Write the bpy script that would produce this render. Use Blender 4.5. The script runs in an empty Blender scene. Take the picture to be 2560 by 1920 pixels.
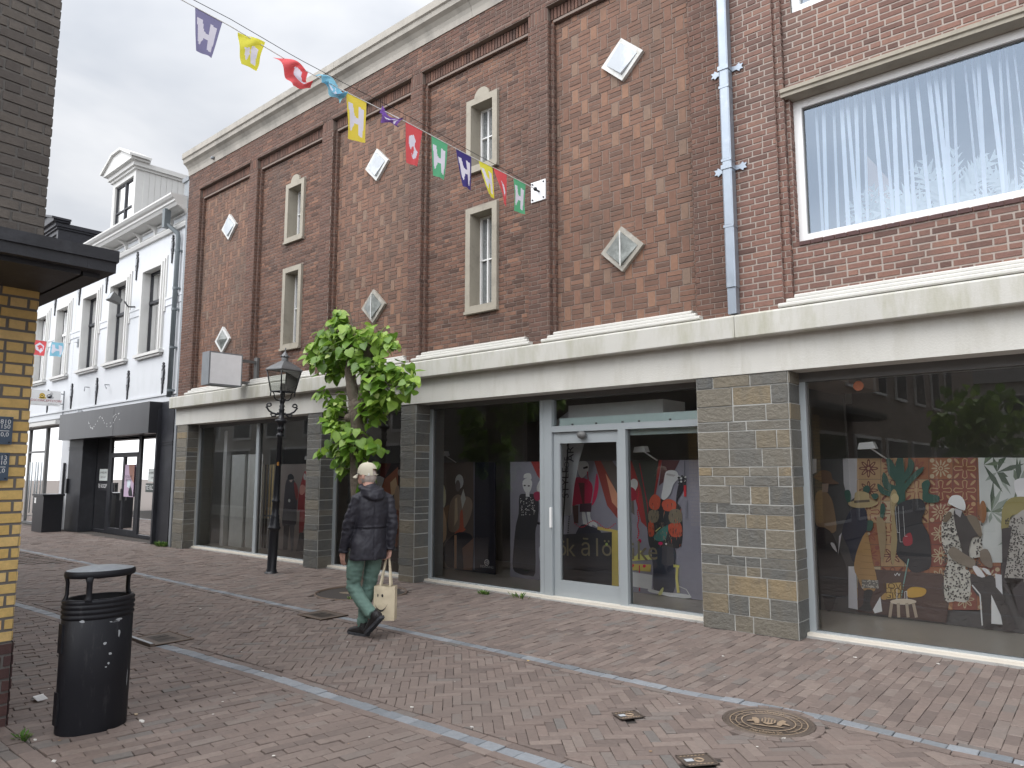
import bpy, math, random
import numpy as np
from mathutils import Vector, Matrix, noise
random.seed(7)
R=math.radians
sc=bpy.context.scene
# ---------------------------------------------------------------- camera
cam=bpy.data.cameras.new('camera'); co=bpy.data.objects.new('camera',cam); sc.collection.objects.link(co)
cam.sensor_width=36; cam.lens=1836/2560*36; cam.clip_start=.05; cam.clip_end=500
co.location=(0,-7.48,1.65); co.rotation_euler=(R(90+6.80),0,R(131.05-90)); sc.camera=co
# ---------------------------------------------------------------- sky, sun, exposure
SUN_EL,SUN_AZ=54,200      # azimuth of the sun measured from +X towards +Y
w=bpy.data.worlds.new('World'); sc.world=w; w.use_nodes=True
nt=w.node_tree; N=nt.nodes; L=nt.links; bg=N['Background']; out=N['World Output']
sky=N.new('ShaderNodeTexSky'); sky.sky_type='NISHITA'; sky.sun_disc=False
sky.sun_elevation=R(SUN_EL); sky.sun_rotation=R(90-260)
bg.inputs[1].default_value=.055; L.new(sky.outputs[0],bg.inputs[0])
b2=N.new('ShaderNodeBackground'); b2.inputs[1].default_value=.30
tc=N.new('ShaderNodeTexCoord'); mp=N.new('ShaderNodeMapping'); mp.inputs['Scale'].default_value=(1,1,2.6)
n1=N.new('ShaderNodeTexNoise'); n1.inputs['Scale'].default_value=2.1; n1.inputs['Detail'].default_value=5; n1.inputs['Roughness'].default_value=.5; n1.inputs['Distortion'].default_value=.4
cr=N.new('ShaderNodeValToRGB'); cr.color_ramp.elements[0].position=.33; cr.color_ramp.elements[0].color=(.64,.68,.75,1)
cr.color_ramp.elements[1].position=.68; cr.color_ramp.elements[1].color=(1.12,1.12,1.13,1)
L.new(tc.outputs['Generated'],mp.inputs[0]); L.new(mp.outputs[0],n1.inputs[0]); L.new(n1.outputs[0],cr.inputs[0]); L.new(cr.outputs[0],b2.inputs[0])
def wm(op,a,b=None,c=None):
    n=N.new('ShaderNodeMath'); n.operation=op
    for i,v in enumerate((a,b,c)):
        if v is None: continue
        if isinstance(v,(int,float)): n.inputs[i].default_value=v
        else: L.new(v,n.inputs[i])
    return n.outputs[0]
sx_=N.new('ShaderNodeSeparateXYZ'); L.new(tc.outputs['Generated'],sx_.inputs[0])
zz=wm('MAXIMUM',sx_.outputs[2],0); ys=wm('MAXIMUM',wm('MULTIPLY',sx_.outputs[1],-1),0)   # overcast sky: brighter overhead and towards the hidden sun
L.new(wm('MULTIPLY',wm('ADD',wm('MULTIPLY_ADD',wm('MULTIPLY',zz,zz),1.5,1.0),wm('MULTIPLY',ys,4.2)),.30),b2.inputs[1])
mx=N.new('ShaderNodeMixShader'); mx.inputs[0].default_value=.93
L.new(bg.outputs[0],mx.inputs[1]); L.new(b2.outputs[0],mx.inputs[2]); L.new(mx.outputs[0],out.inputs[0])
sl=bpy.data.lights.new('sun','SUN'); so=bpy.data.objects.new('sun',sl); sc.collection.objects.link(so)
sl.energy=0.65; sl.angle=R(40); sl.color=(1,.97,.93)
az=R(260); sd=Vector((math.cos(az)*math.cos(R(SUN_EL)),math.sin(az)*math.cos(R(SUN_EL)),math.sin(R(SUN_EL))))
so.rotation_euler=sd.to_track_quat('Z','Y').to_euler()
sc.view_settings.view_transform='Standard'; sc.view_settings.look='None'; sc.view_settings.gamma=1; sc.view_settings.exposure=1.4

# ================================================================ materials
def nm(name):
    m=bpy.data.materials.new(name); m.use_nodes=True; t=m.node_tree
    return m,t.nodes,t.links,t.nodes['Principled BSDF']
def noise_node(N,L,scale,detail=4,rough=.6,coord='Object',sc3=None):
    tc=N.new('ShaderNodeTexCoord'); n=N.new('ShaderNodeTexNoise'); n.inputs['Scale'].default_value=scale
    n.inputs['Detail'].default_value=detail; n.inputs['Roughness'].default_value=rough
    if sc3:
        mp=N.new('ShaderNodeMapping'); mp.inputs['Scale'].default_value=sc3; L.new(tc.outputs[coord],mp.inputs[0]); L.new(mp.outputs[0],n.inputs[0])
    else: L.new(tc.outputs[coord],n.inputs[0])
    return n
def mixc(N,L,fac,a,b,mode='MIX'):
    m=N.new('ShaderNodeMix'); m.data_type='RGBA'; m.blend_type=mode
    for i,v in ((0,fac),(6,a),(7,b)):
        if isinstance(v,(int,float)): m.inputs[i].default_value=v
        elif isinstance(v,tuple): m.inputs[i].default_value=tuple(v)+(1,)*(4-len(v))
        else: L.new(v,m.inputs[i])
    return m.outputs[2]
def ramp(N,L,src,p0,p1,c0=(0,0,0,1),c1=(1,1,1,1)):
    r=N.new('ShaderNodeValToRGB'); e=r.color_ramp.elements; e[0].position=p0; e[1].position=p1; e[0].color=c0; e[1].color=c1
    L.new(src,r.inputs[0]); return r.outputs[0]
def bump(N,L,b,src,strength,dist=.01,prev=None):
    q=N.new('ShaderNodeBump'); q.inputs['Strength'].default_value=strength; q.inputs['Distance'].default_value=dist
    L.new(src,q.inputs['Height'])
    if prev: L.new(prev,q.inputs['Normal'])
    L.new(q.outputs[0],b.inputs['Normal']); return q.outputs[0]
def M(name,rgb,rough=.6,metal=0,var=.12,vs=6,bs=60,bstr=.15,bd=.004,dirt=None,dirtpos=(.55,.75),dscale=3,sc3=None,spec=.5,coat=0):
    m,N,L,b=nm(name)
    n=noise_node(N,L,vs,sc3=sc3); a=tuple(c*(1-var) for c in rgb); c=tuple(min(1,c*(1+var)) for c in rgb)
    col=mixc(N,L,n.outputs[0],a,c)
    if dirt:
        d=noise_node(N,L,dscale,6,.7,sc3=sc3); col=mixc(N,L,ramp(N,L,d.outputs[0],*dirtpos),col,dirt)
    L.new(col,b.inputs['Base Color']); b.inputs['Roughness'].default_value=rough; b.inputs['Metallic'].default_value=metal
    b.inputs['Specular IOR Level'].default_value=spec; b.inputs['Coat Weight'].default_value=coat
    if bstr: bump(N,L,b,noise_node(N,L,bs,5,.6).outputs[0],bstr,bd)
    return m
def Mpal(name,pal,rough=.85,bs=45,bstr=.6,bd=.006,stain=None,sscale=1.2,spec=.3,spots=None,sc3=(1,1,2.5),transl=0):
    """surface whose pieces (bricks, tiles, leaves) each take a palette colour through the face attribute 'rnd'"""
    m,N,L,b=nm(name)
    at=N.new('ShaderNodeAttribute'); at.attribute_name='rnd'
    r=N.new('ShaderNodeValToRGB'); el=r.color_ramp.elements
    while len(el)<len(pal): el.new(.5)
    for i,c in enumerate(pal): el[i].position=i/(len(pal)-1); el[i].color=tuple(c)+(1,)
    L.new(at.outputs['Fac'],r.inputs[0]); col=r.outputs[0]
    n=noise_node(N,L,28,5,.7); col=mixc(N,L,.75,col,mixc(N,L,n.outputs[0],(.55,.55,.55),(1.42,1.42,1.42)),'MULTIPLY')
    if stain:
        s=noise_node(N,L,sscale,6,.65,sc3=(1,1,.35)); col=mixc(N,L,ramp(N,L,s.outputs[0],.48,.78),col,stain)
    if spots:
        s=noise_node(N,L,9,3,.8); col=mixc(N,L,ramp(N,L,s.outputs[0],.70,.74),col,spots)
    L.new(col,b.inputs['Base Color']); b.inputs['Roughness'].default_value=rough; b.inputs['Specular IOR Level'].default_value=spec
    if bstr:
        n1=bump(N,L,b,noise_node(N,L,bs,6,.7,sc3=sc3).outputs[0],bstr,bd)
        bump(N,L,b,noise_node(N,L,bs*5,3,.7).outputs[0],bstr*.6,bd*.3,n1)
    if transl:
        tr=N.new('ShaderNodeBsdfTranslucent'); L.new(col,tr.inputs[0]); ms=N.new('ShaderNodeMixShader'); ms.inputs[0].default_value=transl
        L.new(b.outputs[0],ms.inputs[1]); L.new(tr.outputs[0],ms.inputs[2]); L.new(ms.outputs[0],N['Material Output'].inputs[0])
    return m
def Mglass(name,tint=(.8,.85,.83),r0=.1,rough=0,gcol=(1,1,1)):
    m,N,L,b=nm(name); N.remove(b); o=N['Material Output']
    t=N.new('ShaderNodeBsdfTransparent'); t.inputs[0].default_value=(*tint,1)
    g=N.new('ShaderNodeBsdfGlossy'); g.inputs['Roughness'].default_value=rough; g.inputs[0].default_value=(*gcol,1)
    f=N.new('ShaderNodeFresnel'); f.inputs[0].default_value=1.5
    a=N.new('ShaderNodeMath'); a.operation='MULTIPLY_ADD'; a.inputs[1].default_value=1-r0; a.inputs[2].default_value=r0; a.use_clamp=True
    L.new(f.outputs[0],a.inputs[0]); ms=N.new('ShaderNodeMixShader'); L.new(a.outputs[0],ms.inputs[0]); L.new(t.outputs[0],ms.inputs[1]); L.new(g.outputs[0],ms.inputs[2])
    nz=noise_node(N,L,.55,2,.5); bp=N.new('ShaderNodeBump'); bp.inputs['Strength'].default_value=.12; bp.inputs['Distance'].default_value=.02
    L.new(nz.outputs[0],bp.inputs['Height']); L.new(bp.outputs[0],g.inputs['Normal'])
    L.new(ms.outputs[0],o.inputs[0]); return m
BR_RUN=Mpal('brown_brick',[(.080,.047,.037),(.125,.070,.052),(.165,.088,.063),(.138,.076,.056),(.225,.12,.08)],stain=(.10,.07,.058))
BR_DARK=Mpal('dark_brick',[(.085,.052,.042),(.125,.07,.054),(.155,.083,.062),(.11,.064,.05),(.20,.105,.073)],stain=(.085,.062,.053))
BR_BASK=Mpal('basket_brick',[(.125,.076,.058),(.15,.087,.064),(.172,.096,.069),(.19,.106,.076),(.24,.135,.09),(.195,.138,.105)],stain=(.11,.08,.064))
BR_RIGHT=Mpal('reddish_brick',[(.115,.068,.057),(.175,.097,.078),(.215,.118,.092),(.18,.10,.082),(.25,.14,.105)],stain=(.125,.09,.078))
BR_GREY=Mpal('grey_brown_brick',[(.10,.088,.08),(.14,.122,.108),(.17,.148,.128),(.12,.105,.092)],stain=(.10,.092,.084))
BR_YEL=Mpal('yellow_brick',[(.60,.40,.13),(.68,.47,.18),(.74,.53,.23),(.64,.44,.15)],rough=.6,bstr=.25,stain=(.52,.36,.15),spec=.4)
BR_PLINTH=Mpal('plinth_brick',[(.075,.045,.045),(.11,.06,.055),(.085,.05,.05)],bstr=.5)
PAVE=Mpal('clay_paver',[(.13,.103,.092),(.165,.129,.113),(.192,.149,.13),(.155,.122,.108),(.213,.17,.148),(.145,.132,.123)],rough=.72,bs=60,bstr=.35,bd=.003,stain=(.155,.125,.11),sscale=.7,spec=.4,spots=(.20,.16,.14),sc3=(1,1,1))
KERBST=Mpal('bluestone_sett',[(.15,.165,.18),(.20,.215,.235),(.25,.265,.285),(.175,.19,.205)],rough=.6,bs=30,bstr=.5,bd=.005,spec=.5,sc3=(1,1,1))
SLATE=Mpal('slate_tile',[(.06,.063,.062),(.09,.092,.087),(.125,.12,.105),(.155,.142,.115),(.165,.14,.098),(.22,.17,.10)],rough=.62,bs=14,bstr=1.0,bd=.02,stain=(.13,.115,.088),sscale=6,spec=.5,sc3=(1,1,1.5))
MORT=M('dark_mortar',(.21,.165,.14),.95,bstr=.3); MORTL=M('light_mortar',(.34,.29,.255),.95,bstr=.3)
MORTG=M('grey_mortar',(.16,.15,.14),.95,bstr=.3); GROUT=M('tile_grout',(.40,.40,.38),.9)
SILLM=M('sill_concrete',(.36,.355,.34),.85,dirt=(.22,.21,.19),dirtpos=(.5,.7),dscale=6)
SAND=M('joint_sand',(.045,.038,.034),1,bstr=.4)
CONC=M('weathered_concrete',(.36,.335,.295),.9,vs=3,bs=90,bstr=.3,dirt=(.20,.19,.17),dirtpos=(.45,.8),dscale=2.2,sc3=(1,1,.4))
STONEF=M('window_stone',(.33,.30,.245),.9,vs=10,bs=120,bstr=.4,dirt=(.2,.18,.15),dirtpos=(.5,.8),dscale=5)
CREAM=M('cream_render',(.53,.52,.48),.85,vs=2,bs=50,bstr=.5,bd=.008,dirt=(.43,.415,.36),dirtpos=(.48,.78),dscale=3.2,sc3=(1,1,.25))
LEDGE=M('painted_ledge',(.50,.49,.45),.8,vs=2,bs=60,bstr=.3,bd=.005,dirt=(.36,.35,.27),dirtpos=(.46,.72),dscale=3.5,sc3=(1,1,.22))
MOULD=M('white_moulding',(.55,.54,.505),.7,vs=3,bs=60,bstr=.2,dirt=(.5,.48,.43),dirtpos=(.55,.8),dscale=4)
ALU=M('brushed_aluminium',(.33,.36,.375),.45,.15,var=.06,vs=3,bs=200,bstr=.05)
ALUD=M('dark_grey_frame',(.12,.12,.118),.5,var=.1,bstr=.05)
GLASS=Mglass('shop_glass',(.97,.985,.98),.045); GLASSU=Mglass('double_glazing',(.94,.97,1.0),.15,gcol=(.74,.86,1.0)); GLASSD=Mglass('clear_glass',(.88,.90,.88),.06)
GLASSH=Mglass('house_glass',(.72,.76,.75),.09)
WHITEP=M('white_paint',(.78,.78,.77),.5,var=.04,bstr=.08)
WPLAST=M('white_plaster',(.57,.585,.605),.85,var=.05,vs=2,bs=25,bstr=.25,bd=.008,dirt=(.50,.52,.53),dirtpos=(.55,.8),dscale=1.8,sc3=(1,1,.4))
WCREAMF=M('white_joinery',(.57,.565,.545),.6,var=.06,bstr=.1)
BLKP=M('black_paint',(.012,.013,.017),.38,var=.3,vs=9,bs=40,bstr=.12,dirt=(.05,.05,.055),dirtpos=(.66,.72),dscale=14)
BINP=M('bin_enamel',(.007,.0075,.011),.5,var=.3,vs=5,bs=60,bstr=.1,dirt=(.045,.045,.048),dirtpos=(.58,.8),dscale=12,sc3=(1,1,.25),spec=.35)
BINTOP=M('weathered_lid',(.22,.24,.26),.42,var=.3,vs=20,bs=60,bstr=.15,dirt=(.30,.31,.32),dirtpos=(.56,.72),dscale=20)
CHIP=M('scuffed_paint',(.38,.40,.42),.8)
DARKWOOD=M('dark_front_paint',(.018,.019,.024),.5,var=.2,bstr=.1,dirt=(.035,.037,.045),dirtpos=(.5,.8))
FASCBLK=M('dark_fascia_panel',(.028,.028,.032),.32,var=.35,vs=1.5,bstr=.05,dirt=(.05,.052,.058),dirtpos=(.5,.8),dscale=2,sc3=(1,1,.15))
ZINC=M('zinc_pipe',(.30,.34,.39),.42,.55,var=.15,vs=6,bs=40,bstr=.1,dirt=(.42,.45,.49),dirtpos=(.6,.8),dscale=5)
GPIPE=M('grey_green_pipe',(.13,.15,.16),.5,.1,var=.15,bstr=.1,dirt=(.25,.28,.28),dirtpos=(.68,.75),dscale=12)
LEADG=M('lead_flashing',(.22,.235,.25),.6,.2,var=.2,bstr=.2)
IRON=M('cast_iron',(.15,.12,.10),.55,.5,var=.3,vs=20,bs=80,bstr=.4)
IRONL=M('worn_iron',(.40,.30,.21),.5,.4,var=.3,vs=30,bs=80,bstr=.3)
RUST=M('rusty_steel',(.15,.11,.085),.8,.2,var=.35,bstr=.4)
SOIL=M('tree_pit_soil',(.20,.16,.115),.95,var=.45,vs=20,bs=60,bstr=.9,bd=.02)
BARK=M('lime_bark',(.125,.10,.078),.95,var=.45,vs=9,bs=26,bstr=1,bd=.02,dirt=(.16,.17,.12),dirtpos=(.5,.75),dscale=4,sc3=(1,1,.35))
LEAF=Mpal('lime_leaf',[(.07,.15,.02),(.12,.24,.03),(.19,.34,.045),(.27,.43,.06),(.36,.52,.10),(.50,.60,.22)],rough=.42,bs=30,bstr=.25,bd=.002,spec=.45,transl=.35,sc3=(1,1,1))
GRASS=Mpal('weed_green',[(.05,.12,.02),(.10,.20,.04),(.2,.27,.08)],rough=.7,bstr=0,transl=.2)
ROOFD=M('dark_roof_tile',(.05,.048,.05),.7,bstr=.4)
DORMB=M('black_sheeting',(.014,.014,.02),.42,var=.3,vs=4,bs=6,bstr=.5,bd=.03)
SHOPFL=M('shop_floor',(.66,.61,.53),.35,var=.08,vs=2,bs=60,bstr=.05)
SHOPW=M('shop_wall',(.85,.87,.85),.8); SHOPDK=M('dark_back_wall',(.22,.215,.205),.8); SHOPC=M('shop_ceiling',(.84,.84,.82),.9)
PANELW=M('interior_panel',(.80,.82,.80),.6,var=.03,bstr=0)
STRAPW=M('white_plate',(.75,.76,.77),.4,var=.05,bstr=0)
OPPBR=Mpal('opposite_brick',[(.2,.17,.14),(.28,.23,.2),(.34,.29,.25)])
_flat={}
def F(rgb,rough=.6,name=None):
    k=(tuple(round(c,3) for c in rgb),rough)
    if k not in _flat: _flat[k]=M(name or 'printed_ink',rgb,rough,var=.10,vs=7,bstr=0)
    return _flat[k]

# ================================================================ mesh helpers
class MB:
    def __init__(s): s.v=[]; s.f=[]; s.m=[]; s.r=[]; s.mats=[]; s.sm=[]
    def mi(s,mat):
        if mat not in s.mats: s.mats.append(mat)
        return s.mats.index(mat)
    def add(s,vs,fs,mat,rnd=.5,smooth=False):
        o=len(s.v); s.v.extend(vs); k=s.mi(mat)
        for f in fs: s.f.append(tuple(i+o for i in f)); s.m.append(k); s.r.append(rnd); s.sm.append(smooth)
    def build(s,name,parent=None,loc=None):
        me=bpy.data.meshes.new(name); base=Vector((0,0,0))
        p=parent
        if p is not None:
            while p.parent: p=p.parent
            base=Vector(p.location)
        elif loc is not None: base=Vector(loc)
        me.from_pydata([(v[0]-base.x,v[1]-base.y,v[2]-base.z) for v in s.v],[],s.f)
        for m in s.mats: me.materials.append(m)
        me.polygons.foreach_set('material_index',s.m); me.polygons.foreach_set('use_smooth',s.sm)
        a=me.attributes.new('rnd','FLOAT','FACE'); a.data.foreach_set('value',s.r)
        me.update()
        o=bpy.data.objects.new(name,me); sc.collection.objects.link(o)
        if parent is not None: o.parent=parent
        elif loc is not None: o.location=base
        return o
def empty(name,loc,label,cat,group=None):
    o=bpy.data.objects.new(name,None); sc.collection.objects.link(o); o.location=loc; o.empty_display_size=.2
    o['label']=label; o['category']=cat
    if group: o['group']=group
    return o
def tag(o,label=None,cat=None,group=None,kind=None):
    for k,v in (('label',label),('category',cat),('group',group),('kind',kind)):
        if v: o[k]=v
    return o
QF=[(0,1,2,3),(4,7,6,5),(0,4,5,1),(1,5,6,2),(2,6,7,3),(3,7,4,0)]
def box(mb,x0,x1,y0,y1,z0,z1,mat,rnd=.5):
    mb.add([(x0,y0,z0),(x1,y0,z0),(x1,y1,z0),(x0,y1,z0),(x0,y0,z1),(x1,y0,z1),(x1,y1,z1),(x0,y1,z1)],[(3,2,1,0),(4,5,6,7),(0,1,5,4),(1,2,6,5),(2,3,7,6),(3,0,4,7)],mat,rnd)
class Frame:   # u along the wall, o outwards, z up
    def __init__(s,org,u,n): s.o=Vector(org); s.u=Vector(u).normalized(); s.n=Vector(n).normalized()
    def __call__(s,u,o,z): p=s.o+s.u*u+s.n*o; return (p.x,p.y,p.z+z)
FB=Frame((0,0,0),(1,0,0),(0,-1,0))
def fbox(mb,fr,u0,u1,o0,o1,z0,z1,mat,rnd=.5,bev=0):
    P=[(u0,o0,z0),(u1,o0,z0),(u1,o1,z0),(u0,o1,z0),(u0,o0,z1),(u1,o0,z1),(u1,o1,z1),(u0,o1,z1)]
    mb.add([fr(*p) for p in P],[(3,2,1,0),(4,5,6,7),(0,1,5,4),(1,2,6,5),(2,3,7,6),(3,0,4,7)],mat,rnd)
def prism(mb,pts,a,b,mat,smooth=False,rnd=.5):
    """pts 2D list -> function a(p),b(p) give the two end positions"""
    n=len(pts); A=[a(*p) for p in pts]; B=[b(*p) for p in pts]
    mb.add(A+B,[tuple(range(n)),tuple(range(2*n-1,n-1,-1))]+[(i,(i+1)%n,n+(i+1)%n,n+i) for i in range(n)],mat,rnd,False)
def fprofile(mb,fr,prof,u0,u1,mat):   # profile [(o,z)] run along u
    prism(mb,prof,lambda o,z:fr(u0,o,z),lambda o,z:fr(u1,o,z),mat)
def lathe(mb,c,prof,mat,n=20,sx=1,sy=1,rot=0,cap=True,axis=None):
    vs=[];k=len(prof)
    for r,z in prof:
        for i in range(n):
            a=2*math.pi*i/n; x=r*math.cos(a)*sx; y=r*math.sin(a)*sy
            X=x*math.cos(rot)-y*math.sin(rot); Y=x*math.sin(rot)+y*math.cos(rot)
            p=Vector((X,Y,z))
            if axis: p=axis@p
            vs.append((c[0]+p.x,c[1]+p.y,c[2]+p.z))
    fs=[(j*n+i,j*n+(i+1)%n,(j+1)*n+(i+1)%n,(j+1)*n+i) for j in range(k-1) for i in range(n)]
    mb.add(vs,fs,mat,.5,True)
    if cap: mb.add(vs[:n],[tuple(range(n-1,-1,-1))],mat); mb.add(vs[-n:],[tuple(range(n))],mat)
def tube(mb,pts,rad,mat,n=8,smooth=True,rnd=.5,flat=1.0,side=None):
    pts=[Vector(p) for p in pts]; k=len(pts)
    if not hasattr(rad,'__len__'): rad=[rad]*k
    vs=[]; prev=None
    for i,p in enumerate(pts):
        d=(pts[min(i+1,k-1)]-pts[max(i-1,0)]).normalized()
        if side is not None: s=Vector(side); s=(s-d*s.dot(d)).normalized()
        else:
            s=prev if prev is not None else (Vector((0,0,1)) if abs(d.z)<.9 else Vector((1,0,0)))
            s=(s-d*s.dot(d)).normalized(); prev=s
        t=d.cross(s); r=rad[i]; rx,ry=(r if hasattr(r,'__len__') else (r,r*flat))
        for j in range(n):
            a=2*math.pi*j/n; q=p+s*(rx*math.cos(a))+t*(ry*math.sin(a)); vs.append(tuple(q))
    fs=[(j*n+i,j*n+(i+1)%n,(j+1)*n+(i+1)%n,(j+1)*n+i) for j in range(k-1) for i in range(n)]
    fs+=[tuple(range(n-1,-1,-1)),tuple(range((k-1)*n,k*n))]
    mb.add(vs,fs,mat,rnd,smooth)
def ball(mb,c,r,mat,n=12,m=8):
    prof=[(1e-4 if j in(0,m) else math.sin(math.pi*j/m),-math.cos(math.pi*j/m)) for j in range(m+1)]
    rr=r if hasattr(r,'__len__') else (r,r,r)
    vs=[(c[0]+p*math.cos(2*math.pi*i/n)*rr[0],c[1]+p*math.sin(2*math.pi*i/n)*rr[1],c[2]+q*rr[2]) for p,q in prof for i in range(n)]
    mb.add(vs,[(j*n+i,j*n+(i+1)%n,(j+1)*n+(i+1)%n,(j+1)*n+i) for j in range(m) for i in range(n)],mat,.5,True)
def wallgrid(mb,fr,u0,u1,z0,z1,o,holes,mat,depth=0,rmat=None):
    us=sorted({u0,u1,*[h[0] for h in holes],*[h[1] for h in holes]}); zs=sorted({z0,z1,*[h[2] for h in holes],*[h[3] for h in holes]})
    for a,b in zip(us,us[1:]):
        for c,d in zip(zs,zs[1:]):
            m_=((a+b)/2,(c+d)/2)
            if any(h[0]<m_[0]<h[1] and h[2]<m_[1]<h[3] for h in holes): continue
            if a<u0-1e-6 or b>u1+1e-6 or c<z0-1e-6 or d>z1+1e-6: continue
            mb.add([fr(a,o,c),fr(b,o,c),fr(b,o,d),fr(a,o,d)],[(0,1,2,3)],mat)
    if depth:
        for a,b,c,d in holes:
            for q in (((a,c),(b,c)),((b,c),(b,d)),((b,d),(a,d)),((a,d),(a,c))):
                (p,r),(s,t)=q; mb.add([fr(p,o,r),fr(s,o,t),fr(s,o-depth,t),fr(p,o-depth,r)],[(0,1,2,3)],rmat or mat)
def brick(mb,fr,u0,u1,z0,z1,o,mat,pr=.006,rr=None,j=.0016):
    if u1-u0<.012 or z1-z0<.01: return
    J=lambda:random.uniform(-j,j)
    h=pr+random.uniform(-.0018,.0018); c=.003
    base=[(u0,z0),(u1,z0),(u1,z1),(u0,z1)]; top=[(u0+c,z0+c),(u1-c,z0+c),(u1-c,z1-c),(u0+c,z1-c)]
    js=[(J(),J()) for _ in range(4)]
    V=[fr(u+a,o-.004,z+b) for (u,z),(a,b) in zip(base,js)]+[fr(u+a,o+h+J()*.8,z+b) for (u,z),(a,b) in zip(top,js)]
    mb.add(V,[(4,5,6,7),(0,1,5,4),(1,2,6,5),(2,3,7,6),(3,0,4,7)],mat,random.random() if rr is None else min(1,max(0,random.uniform(*rr))))
def pieces(u0,u1,z0,z1,holes):
    r=[(u0,u1)]
    for h in holes:
        if z1<=h[2]+.01 or z0>=h[3]-.01: continue
        nr=[]
        for a,b in r:
            if b<=h[0] or a>=h[1]: nr.append((a,b)); continue
            if a<h[0]: nr.append((a,h[0]-.004))
            if b>h[1]: nr.append((h[1]+.004,b))
        r=nr
    return r
def bricks(mb,fr,u0,u1,z0,z1,o,mat,mort,course=.0635,length=.215,j=.009,holes=[],pattern='run',rr=None,pr=.006,back=True):
    if back: wallgrid(mb,fr,u0,u1,z0,z1,o,holes,mort)
    if pattern=='run':
        n=max(1,round((z1-z0)/course)); c=(z1-z0)/n
        for i in range(n):
            a=u0-(i%2)*.75*length-random.uniform(0,.012); k_=0
            while a<u1:
                L_=length*((1,.5)[k_%2]); k_+=1
                if random.random()<.05: L_=length*.75
                za=z0+i*c+j/2; zb=z0+(i+1)*c-j/2
                x0=max(a+j/2,u0); x1=min(a+L_-j/2,u1)
                if x1>x0:
                    for p,q in pieces(x0,x1,za,zb,holes): brick(mb,fr,p,q,za,zb,o,mat,pr,rr)
                a+=L_
    elif pattern=='soldier':
        n=max(1,round((u1-u0)/course)); c=(u1-u0)/n
        for i in range(n): brick(mb,fr,u0+i*c+j/2,u0+(i+1)*c-j/2,z0+.004,z1-.004,o,mat,pr,rr)
    elif pattern=='basket':
        rh=course*3; V=.108; H=.205; per=V+H; n=int((z1-z0)/rh)+1
        def put(a,b,c,d,r2=None):
            a=max(a,u0); b=min(b,u1); d=min(d,z1)
            if b-a<.015 or d-c<.015: return
            for h in holes:
                if (a+b)/2>h[0] and (a+b)/2<h[1] and (c+d)/2>h[2] and (c+d)/2<h[3]: return
            brick(mb,fr,a,b,c,d,o,mat,pr,r2 or rr)
        for i in range(n):
            a=u0-per+(i%2)*per/2-.05
            while a<u1:
                zb=z0+i*rh
                put(a+j/2,a+V-j/2,zb+j/2,zb+rh-j/2,(.38,1))
                for q in range(3): put(a+V+j/2,a+per-j/2,zb+q*course+j/2,zb+(q+1)*course-j/2,(0,.68))
                a+=per
def clip_poly(poly,hp):   # hp: (a,b,c) keep a*x+b*y<=c
    a,b,c=hp; out=[]
    for i in range(len(poly)):
        p=poly[i]; q=poly[(i+1)%len(poly)]; dp=a*p[0]+b*p[1]-c; dq=a*q[0]+b*q[1]-c
        if dp<=0: out.append(p)
        if (dp<0)!=(dq<0) and abs(dp-dq)>1e-9: t=dp/(dp-dq); out.append((p[0]+(q[0]-p[0])*t,p[1]+(q[1]-p[1])*t))
    return out
def paver(mb,poly,mat,z=0.0,shr=.003,rnd=None,amp=.0022):
    n=len(poly)
    if n<3: return
    A=abs(sum(poly[i][0]*poly[(i+1)%n][1]-poly[(i+1)%n][0]*poly[i][1] for i in range(n)))/2
    if A<.0008: return
    cx=sum(p[0] for p in poly)/n; cy=sum(p[1] for p in poly)/n
    tx,ty=random.gauss(0,.012),random.gauss(0,.012); h=z+random.gauss(0,amp)
    h+=.006*noise.noise((cx*.9,cy*.9,3))
    top=[]; bot=[]
    for x,y in poly:
        d=math.hypot(x-cx,y-cy); f=(d-shr)/d if d>shr else .5; f2=(d-shr-.004)/d if d>shr+.004 else .4
        jx,jy=random.uniform(-.0015,.0015),random.uniform(-.0015,.0015)
        bot.append((cx+(x-cx)*f+jx,cy+(y-cy)*f+jy,z-.03)); top.append((cx+(x-cx)*f2+jx,cy+(y-cy)*f2+jy,h+tx*(x-cx)+ty*(y-cy)))
    mb.add(bot+[(b[0],b[1],t[2]-.003) for b,t in zip(bot,top)]+top,[tuple(range(2*n,3*n))]+[(n+i,n+(i+1)%n,2*n+(i+1)%n,2*n+i) for i in range(n)]+[(i,(i+1)%n,n+(i+1)%n,n+i) for i in range(n)],mat,random.random() if rnd is None else rnd)
def text_polys(s,size,font=None):
    cu=bpy.data.curves.new('t','FONT'); cu.body=s; cu.size=size; cu.align_x='CENTER'; cu.align_y='CENTER'; cu.resolution_u=3
    o=bpy.data.objects.new('t',cu); sc.collection.objects.link(o); dg=bpy.context.evaluated_depsgraph_get(); e=o.evaluated_get(dg); me=e.to_mesh()
    vs=[tuple(v.co) for v in me.vertices]; fs=[tuple(p.vertices) for p in me.polygons]; e.to_mesh_clear(); bpy.data.objects.remove(o); bpy.data.curves.remove(cu)
    return vs,fs
def text(mb,s,size,fn,mat,sx=1):   # fn(x,y)->3D
    vs,fs=text_polys(s,size); mb.add([fn(v[0]*sx,v[1]) for v in vs],fs,mat)
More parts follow.
